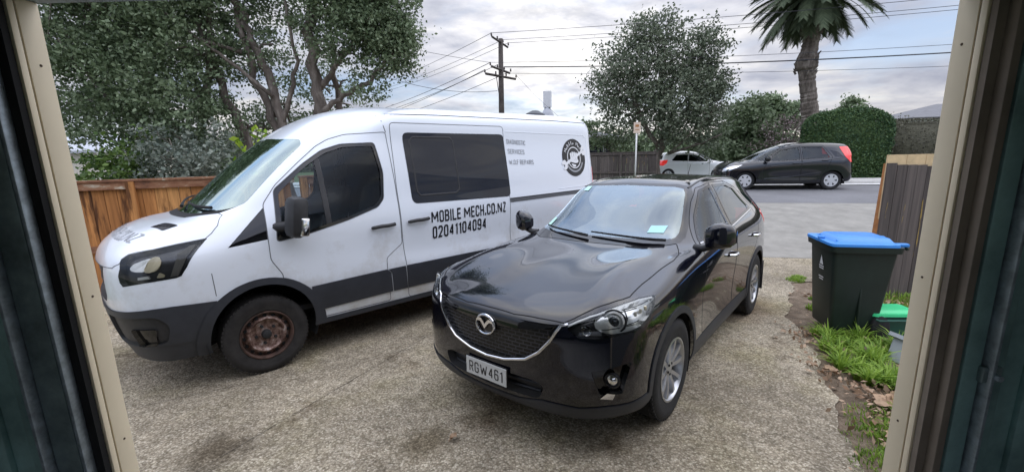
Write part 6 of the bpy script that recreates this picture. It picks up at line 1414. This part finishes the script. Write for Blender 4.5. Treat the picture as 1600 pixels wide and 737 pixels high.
# ------------------------------------------------------------------ houses
mat('wall_pink', (.42, .36, .36), .8, noise=.06, nscale=2); mat('wall_cream', (.62, .58, .50), .8, noise=.05, nscale=2); mat('wall_white', (.72, .72, .74), .7)
mat('roof_grey', (.13, .13, .14), .7, noise=.12, nscale=2); mat('roof_pale', (.40, .42, .46), .6, noise=.08, nscale=2)
def house(label, c, yaw, w_, d_, zw, zr, wallm, roofm, win=(), chim=None, name='house', over=.4):
    zb = terr_far(c[0], c[1]) - .1; t = thing(name, label, 'house', (c[0], c[1], zb)); t.rotation_euler = (0, 0, yaw)
    mb = MB(); mb.box((0, 0, (zw - zb) / 2), (w_, d_, zw - zb)); mb.build('wall', wallm, t)
    W2, D2 = w_ / 2 + over, d_ / 2 + over; rl = max(0, W2 - D2) ; z0, z1 = zw - zb, zr - zb
    v = [(-W2, -D2, z0), (W2, -D2, z0), (W2, D2, z0), (-W2, D2, z0), (-rl, 0, z1), (rl + .01, 0, z1), (-W2, -D2, z0 - .12), (W2, -D2, z0 - .12), (W2, D2, z0 - .12), (-W2, D2, z0 - .12)]
    mb = MB(); mb.add([Vector(x) for x in v], [(0, 1, 5, 4), (1, 2, 5), (2, 3, 4, 5), (3, 0, 4), (6, 7, 1, 0), (7, 8, 2, 1), (8, 9, 3, 2), (9, 6, 0, 3), (9, 8, 7, 6)]); ro = mb.build('roof', roofm, t)
    for (x_, z_, a, b) in win:
        mb = MB(); mb.box((x_, -d_ / 2 - .02, z_ - zb), (a + .14, .05, b + .14)); wo = mb.build('window', 'wall_white', t); mb = MB(); mb.box((x_, -d_ / 2 - .05, z_ - zb), (a, .03, b)); mb.build('pane', 'glass_dark', wo)
    return t, ro, zb
t_, ro, zb = house('pink walled house with a pyramid roof and white ribbed chimney, behind the van', (2.7, 30.5), R(-13), 9.2, 7, 2.5, 3.45, 'wall_pink', 'roof_grey', [(3.2, 1.8, 1.2, .9), (0, 1.8, 1.4, .9), (4.1, 1.8, .3, .9)])
mb = MB(); 
for i in range(6): mb.box((-.05 + .092 * (i - 2.5), 0, 5.25 - zb), (.075, .42, 1.05))
mb.box((-.05, 0, 5.25 - zb), (.52, .38, 1.02)); mb.build('chimney', 'wall_white', ro); mb = MB(); mb.lathe([(.75, 3.2 - zb), (.40, 4.3 - zb), (.18, 4.74 - zb), (0, 4.75 - zb)], Matrix.Translation((-.05, 0, 0)), 20); mb.build('cowl', 'roof_pale', ro, True)
house('white house with a grey hip roof beyond the brown hedge at the far right', (37.5, 37.5), R(-13), 9, 7, 3.72, 4.95, 'wall_white', 'roof_grey', [(-2.6, 2.9, .7, .5)])
house('cream house with a pale roof seen past the left door jamb', (-23.5, 25), R(25), 7, 5, 2.35, 3.3, 'wall_cream', 'roof_pale', [(1.8, 1.5, 1.2, .7), (-1, 1.5, 1.0, .7)])
ld = thing('trellis', 'white metal trellis frame standing by the left door jamb, in front of the cream house', 'trellis', (-12.5, 13.2, -.35)); 
for dx in (0, .42): mb = MB(); mb.tube([(dx, 0, 0), (dx, 0, 3.3)], .022, 6); mb.build('upright', 'white_line', ld)
for i in range(12): mb = MB(); mb.tube([(0, 0, .3 + .26 * i), (.42, 0, .36 + .26 * i)], .018, 5); mb.build('rung', 'plastic_black' if i % 2 else 'white_line', ld)

# ------------------------------------------------------------------ bins
mat('bin_green', (.012, .022, .018), .45, noise=.2, nscale=4); mat('bin_blue', (.035, .23, .64), .42, 0, .1, noise=.08, nscale=3); mat('tub_green', (.012, .08, .055), .45); mat('lid_green', (.05, .60, .24), .4); mat('crate_grey', (.38, .41, .43), .5)
def taper(mb, b0, b1, z0, z1, r_=.05, open_=False):
    """tapered rounded box between rectangle b0 at z0 and b1 at z1: (x0,x1,y0,y1)"""
    def ring(b, z_):
        o = []; x0, x1, y0, y1 = b
        for (cx0, cy0, a0) in ((x1 - r_, y1 - r_, 0), (x0 + r_, y1 - r_, 90), (x0 + r_, y0 + r_, 180), (x1 - r_, y0 + r_, 270)):
            for i in range(6): a = R(a0 + 18 * i); o.append(Vector((cx0 + r_ * math.cos(a), cy0 + r_ * math.sin(a), z_)))
        return o
    A = ring(b0, z0); Bq = ring(b1, z1); k = len(A); f = [(i, (i + 1) % k, k + (i + 1) % k, k + i) for i in range(k)] + [tuple(range(k))[::-1]]
    if not open_: f.append(tuple(range(k, 2 * k)))
    mb.add(A + Bq, f); return mb
def wheelie(label, pos, yaw, lid, group=None):
    """local x runs from the front (lid lip) to the handle, y across"""
    t = thing('wheelie_bin', label, 'bin', pos, group); t.matrix_world = Matrix.Translation(pos) @ Matrix.Rotation(yaw, 4, 'Z') @ Matrix.Diagonal((.66, .86, 1.0, 1))
    mb = MB(); taper(mb, (.12, .74, .05, .55), (.02, .86, .0, .62), .04, .90, .05); mb.box((.45, .045, .50), (.03, .05, .76), Matrix.Rotation(R(-3.5), 3, 'X'), .01); b_ = mb.build('bin_body', 'bin_green', t, 'auto')
    mb = MB(); taper(mb, (-.02, .90, -.03, .65), (-.03, .91, -.035, .655), .885, .945, .06); mb.build('rim', 'bin_green', t, 'auto')
    mb = MB(); taper(mb, (-.045, .86, -.04, .66), (-.04, .86, -.035, .655), .947, .972, .07); taper(mb, (.06, .84, .03, .59), (.12, .80, .08, .54), .970, 1.012, .07)
    for y_ in (.06, .50): mb.box((.93, y_ + .03, .955), (.16, .07, .035), None, .012)
    for (x_, y_) in ((.13, .10), (.13, .50), (.0, .31)): mb.box((x_, y_, .985), (.10, .03, .02), None, .008)
    l_ = mb.build('lid', lid, t, 'auto')
    mb = MB(); mb.tube([(.95, .03, .93), (.99, .05, .925), (.99, .57, .925), (.95, .59, .93)], .017, 8); mb.build('handle', 'bin_green', t, 'auto')
    for y_ in (.02, .60): mb = MB(); mb.lathe([(.0, -.03), (.10, -.03), (.12, -.02), (.12, .02), (.10, .03), (0, .03)], basis((.76, y_, .12), (0, 1, 0)), 24); mb.build('wheel', 'rubber', t, 'auto')
    # white mark on the front face
    mb = MB(); mb.add([Vector((.028, .30 + y_, z_)) for y_, z_ in ((-.045, .70), (.045, .70), (0, .80))], [(0, 1, 2)])
    for z_, w2 in ((.675, .06), (.652, .055), (.56, .06), (.535, .05)): mb.add([Vector((.034 + (.9 - z_) * .0 + .018 * ((.72 - z_) / .2), .30 + y_, z_ + h_)) for y_, h_ in ((-w2, 0), (w2, 0), (w2, .012), (-w2, .012))], [(0, 1, 2, 3)])
    mk = mb.build('white_mark', 'letter_white', t)
    for v in mk.data.vertices: v.co.x = .12 - .10 * (v.co.z - .04) / .86 - .004
    return t
wheelie('dark green wheelie bin with a bright blue lid at the edge of the driveway', (3.18, 4.10, -.15), R(-13), 'bin_blue')
t = thing('food_scraps_bin', 'small dark green tub with a bright green lid on the grass beside the bins', 'bin', (3.62, 4.02, -.14)); t.rotation_euler = (0, 0, R(-4))
mb = MB(); taper(mb, (.03, .40, .02, .25), (0, .44, 0, .28), 0, .22, .03); mb.build('tub', 'tub_green', t, 'auto')
mb = MB(); taper(mb, (-.015, .455, -.015, .295), (-.01, .45, -.01, .29), .222, .25, .04); taper(mb, (.02, .42, .02, .26), (.05, .39, .05, .23), .25, .268, .03); mb.build('lid', 'lid_green', t, 'auto')
mb = MB(); mb.tube([(.0, -.02, .20), (.02, -.035, .19), (.42, -.035, .19), (.44, -.02, .20)], .012, 6); mb.build('handle', 'tub_green', t, 'auto')
t = thing('crate', 'pale grey plastic crate lying tilted in the grass next to the right door jamb', 'crate', (3.32, 3.40, -.10)); t.matrix_world = Matrix.Translation((3.40, 3.24, -.11)) @ Matrix.Rotation(R(10), 4, 'Z') @ Matrix.Rotation(R(30), 4, 'Y')
mb = MB(); taper(mb, (.03, .55, .02, .34), (0, .60, 0, .36), 0, .22, .03); mb.build('tub', 'crate_grey', t, 'auto'); mb = MB(); taper(mb, (-.03, .62, -.03, .39), (-.03, .62, -.03, .39), .20, .235, .03); mb.build('rim', 'crate_grey', t, 'auto')

# ------------------------------------------------------------------ grass and dead leaves
def blades(name, spots, n_, hmin, hmax, m, seed, wid=.010, lean=.6):
    rng = np.random.default_rng(seed); V, F = [], []
    for i in range(n_):
        cx0, cy0, r_, hs = spots[rng.integers(len(spots))]; a = rng.uniform(0, 6.28); rr_ = r_ * math.sqrt(rng.random()); x_, y_ = cx0 + rr_ * math.cos(a), cy0 + rr_ * math.sin(a) * 1.0
        h_ = rng.uniform(hmin, hmax) * hs * (1 - .45 * rr_ / r_); az = a + rng.normal() * .9; ln = rng.uniform(.2, 1) * lean; d = Vector((math.cos(az), math.sin(az), 0)); sd = Vector((-d.y, d.x, 0)) * wid * rng.uniform(.6, 1.3)
        b0 = Vector((x_, y_, terr(x_, y_) - .012)); k = 4; nb = len(V)
        for j in range(k + 1):
            t_ = j / k; q = b0 + d * (ln * h_ * t_ ** 1.8) + Vector((0, 0, h_ * (t_ - .42 * ln * t_ ** 2.6))); w_ = sd * (1 - t_ ** 2 * .92); V += [q - w_, q + w_]
        for j in range(k): F.append((nb + 2 * j, nb + 2 * j + 1, nb + 2 * j + 3, nb + 2 * j + 2))
    o = mesh_obj(name, V, F, m, None, True); return o
lush = [(3.12, 3.62, .30, 1), (3.28, 3.3, .28, 1), (2.98, 3.35, .20, .9), (3.35, 3.75, .25, 1), (2.93, 3.1, .13, .8), (3.12, 2.98, .20, .85), (3.5, 3.5, .25, 1), (3.2, 3.85, .16, .8), (3.22, 4.05, .10, .6), (3.45, 3.95, .18, .7)]
rgt = random.Random(5); tufts = []
for k in range(64):
    c0, c1, r_, hs = rgt.choice(lush); a_ = rgt.uniform(0, 6.28); d_ = r_ * math.sqrt(rgt.random()) * 1.05; tufts.append((c0 + d_ * math.cos(a_), c1 + d_ * math.sin(a_), rgt.uniform(.03, .085), hs * rgt.uniform(.45, 1.15)))
o = blades('grass', tufts, 3000, .10, .34, 'grass', 41, .0085, 1.15); tag(o, 'clump of long bright green grass in front of the bins', 'grass', kind='stuff')
thin = [(2.72, 2.6, .22, 1.6), (2.5, 2.42, .2, 1.5), (2.35, 2.15, .22, 1.4), (2.85, 2.45, .25, 1.6), (2.4, 2.35, .3, 1), (2.2, 2.1, .25, 1), (2.55, 2.6, .25, .8), (2.75, 2.2, .4, 1), (2.6, 1.9, .4, 1), (2.95, 2.6, .4, .7), (4.9, 5.15, .3, 2), (4.6, 5.0, .25, 1.8), (5.2, 5.0, .4, 2), (4.25, 6.15, .12, 1.2), (4.4, 6.3, .1, 1), (3.95, 5.25, .10, .8), (4.6, 4.4, .5, 1.2), (3.7, 4.9, .12, 1.2)]
o = blades('short_grass', thin, 7500, .03, .09, 'grass', 42, .004, .8); tag(o, 'thin short grass along the dirt edge of the driveway', 'grass', kind='stuff')
rng = np.random.default_rng(50); P_ = []
for (cx0, cy0, rx_, ry_, k) in ((2.75, 2.85, .22, .35, 130), (2.45, 2.5, .18, .3, 60), (3.0, 2.6, .4, .4, 170), (2.6, 2.1, .4, .3, 70), (3.9, 4.3, .5, .4, 130), (4.7, 4.95, .45, .25, 130), (2.95, 3.9, .2, .4, 60), (2.6, 3.3, .10, .3, 40), (3.9, 5.3, .12, .2, 20), (3.3, 3.0, .3, .5, 80), (2.2, 1.95, .2, .2, 20), (3.35, 4.12, .5, .08, 40)):
    q = rng.normal(size=(int(k * 1.25), 2)) * [rx_, ry_] * .6 + [cx0, cy0]; P_ += [(a, b, terr(a, b) + rng.uniform(.006, .05)) for a, b in q]
o = scatter('leaf_litter', np.array(P_),  .05, 'leaf_dead', None, 1.6, .6, rng); tag(o, 'dead brown leaves scattered over the dirt', 'leaves', kind='stuff')
mat('big_leaf', (.36, .24, .15), .8, noise=.3, nscale=8)
def big_leaf(label, c, s, yaw, seed):
    rg = random.Random(seed); T = MB(); v = []; K = 10
    for i in range(K + 1):
        t_ = i / K; w_ = s * .30 * math.sin(math.pi * min(1, t_ * 1.02)) ** .8 * (1 + .25 * math.sin(t_ * 17 + seed))
        for j, e_ in enumerate((-1, -.5, 0, .5, 1)): v.append(Vector(((t_ - .5) * s, e_ * w_, .02 + .05 * s * (1 - abs(e_)) * 2 * math.sin(t_ * 5 + seed) + .10 * s * abs(e_) + rg.uniform(0, .012))))
    T.add([Matrix.Rotation(yaw, 3, 'Z') @ q for q in v], [(i * 5 + j, i * 5 + j + 1, (i + 1) * 5 + j + 1, (i + 1) * 5 + j) for i in range(K) for j in range(4)]); T.tube([Matrix.Rotation(yaw, 3, 'Z') @ Vector((-.7 * s, 0, .02)), Matrix.Rotation(yaw, 3, 'Z') @ Vector((-.4 * s, 0, .03))], .004, 5)
    o = T.build('dead_leaf', 'big_leaf', None, True); o.location = (c[0], c[1], terr(*c)); tag(o, label, 'leaf', 'large dead leaves'); return o
big_leaf('largest curled tan dead leaf below the grass clump', (2.72, 2.78), .30, R(15), 1); big_leaf('tan dead leaf lying lower right of the largest one', (2.86, 2.62), .24, R(-30), 2)
big_leaf('small dead leaf at the bottom edge of the grass by the right jamb', (2.22, 2.13), .14, R(60), 3); big_leaf('dead leaf alone on the concrete edge left of the grass', (2.68, 3.32), .13, R(100), 4)
rgl = random.Random(77)
for i in range(9):
    q = rgl.choice([(2.78, 2.72, .16), (2.62, 2.45, .12), (2.9, 2.55, .16), (2.75, 3.0, .10), (2.5, 2.25, .12)]); big_leaf('middling dead brown leaf among the litter beside the right door jamb', (q[0] + rgl.uniform(-1, 1) * q[2], q[1] + rgl.uniform(-1, 1) * q[2] * 1.6), rgl.uniform(.09, .16), rgl.uniform(0, 6.2), 20 + i)
big_leaf('tiny yellow leaf alone on the open concrete in front of the suv', (-.42, 2.52), .07, R(60), 5)

# ------------------------------------------------------------------ the garage the picture is taken from
mat('jamb_cream', (.90, .78, .565), .55, noise=.04, nscale=3); mat('groove', (.10, .065, .04), .9); mat('steel_dark', (.20, .26, .27), .5, .5, noise=.4, nscale=9); mat('steel_light', (.34, .40, .45), .45, .6, noise=.35, nscale=30)
mat('steel_green', (.26, .42, .41), .55, .3, noise=.35, nscale=5); mat('garage_inside', (.45, .45, .44), .9); mat('track_brown', (.24, .20, .16), .7, noise=.2, nscale=5); mat('cladding', (.16, .17, .16), .7); mat('red_cloth', (.35, .01, .015), .8)
GX0, GX1, GY, GYN, GT = -1.16, 1.128, 1.15, 1.078, 2.17
gr_ = thing('garage', 'garage the view looks out of, dark inside with a cream timber doorway', 'garage', (0, 1.1, -.02)); GB = Vector(gr_.location)
def gbox(nm, x0, x1, y0, y1, z0, z1, m_, par=None, bev=0.0):
    mb = MB(); mb.box(Vector(((x0 + x1) / 2, (y0 + y1) / 2, (z0 + z1) / 2)) - GB, (x1 - x0, y1 - y0, z1 - z0), None, bev); return mb.build(nm, m_, par or gr_, 'auto' if bev else False)
for sg, xx, nm in ((-1, GX0, 'l'), (1, GX1, 'r')):
    a = lambda u, v: (min(xx + sg * u, xx + sg * v), max(xx + sg * u, xx + sg * v))
    x0, x1 = a(0, .030); jb = gbox('door_jamb', x0, x1, 1.098, GY, -.10, GT, 'jamb_cream', None, .002)
    x0, x1 = a(.004, .03); gbox('jamb_groove', x0, x1, 1.0945, 1.0979, -.10, GT, 'groove', jb)
    x0, x1 = a(.0, .030); gbox('door_stop', x0, x1, GYN, 1.0943, -.10, GT, 'jamb_cream', jb, .002)
    for zz in (1.42, .98, 2.02):
        mb = MB(); mb.lathe([(.0035, 0), (.003, .0012), (0, .0014)], basis(Vector((xx, 1.125, zz)) - GB, (-sg, 0, 0)), 8); mb.build('nail_head', 'groove', jb)
    # front wall: outside cladding, inside lining
    x0, x1 = a(.032, 1.9); gbox('front_wall', x0, x1, 1.082, GY - .01, -.10, 2.75, 'cladding')
    # vertical door track and ribbed steel lining on the inner side
    x0, x1 = a(.006, .030); gbox('rubber_seal', x0, x1, 1.060, 1.076, -.05, 2.3, 'seam' if sg < 0 else 'track_brown')
    x0, x1 = a(.030, .040 if sg < 0 else .052); gbox('track_edge', x0, x1, 1.035, 1.0745, -.05, 2.3, 'steel_light' if sg < 0 else 'track_brown', None, .003)
    x0, x1 = a(.042, .11) if sg < 0 else a(.060, .108); tr_ = gbox('door_track', x0, x1, 1.035, 1.072, -.05, 2.3, 'steel_dark' if sg < 0 else 'steel_green', None, .003)
    x0, x1 = a(.112, .122); gbox('track_lip', x0, x1, 1.01, 1.07, -.05, 2.3, 'steel_light', tr_, .003)
    mb = MB()
    for i in range(14):
        u = .15 + i * .115; x0, x1 = a(u, u + .05); mb.box(Vector(((x0 + x1) / 2, 1.066, 1.1)) - GB, (x1 - x0, .022, 2.4), None, .008)
    x0, x1 = a(.124, 1.9); mb.box(Vector(((x0 + x1) / 2, 1.0755, 1.1)) - GB, (x1 - x0, .010, 2.5)); mb.build('steel_lining', 'steel_green', gr_, 'auto')
    gbox('side_wall', *((-3.1, -3.0) if sg < 0 else (3.0, 3.1)), -5, 1.08, -.10, 2.75, 'garage_inside')
gbox('lintel', GX0 - .035, GX1 + .035, GYN, GY, GT, GT + .05, 'steel_dark')
gbox('header_wall', GX0 - .032, GX1 + .032, 1.082, GY - .01, GT + .05, 2.75, 'cladding')
gbox('ceiling', -3.1, 3.1, -5, 1.16, 2.75, 2.82, 'garage_inside'); gbox('back_wall', -3.1, 3.1, -5.1, -5, -.1, 1.0, 'garage_inside')
for a_ in (-3.1, 2.2): gbox('back_pier', a_, a_ + .9, -5.1, -5, 1.0, 2.75, 'garage_inside')  # unseen opening left between the piers, added to light the steel lining
gbox('garage_floor', -3.0, 3.0, -5, 1.12, -.06, -.005, 'kerb')
rp_ = gbox('roof', -3.4, 3.4, -5.3, 1.35, 2.82, 2.90, 'roof_grey')
mb = MB(); mb.lathe([(.16, -1.3), (.16, 1.3)], basis(Vector((0, .86, 2.47)) - GB, (1, 0, 0)), 28); mb.build('roller_drum', 'steel_green', gr_, 'auto')
mb = MB(); mb.prism([(-.30, -.17), (.05, -.02), (.05, .5), (-.30, .5)], basis(Vector((GX0 - .10, .98, 2.10)) - GB, (1, 0, 0), (0, 1, 0)), -.06, .125); mb.build('drum_bracket', 'steel_dark', gr_)
mb = MB(); mb.box(Vector((GX1 + .125, 1.03, 1.18)) - GB, (.05, .02, .045), None, .004); bo = mb.build('wall_bracket', 'steel_dark', gr_, 'auto'); mb = MB(); mb.lathe([(.008, 0), (.008, .02), (0, .022)], basis(Vector((GX1 + .125, 1.02, 1.18)) - GB, (0, -1, 0)), 10); mb.build('bolt', 'steel_light', bo)
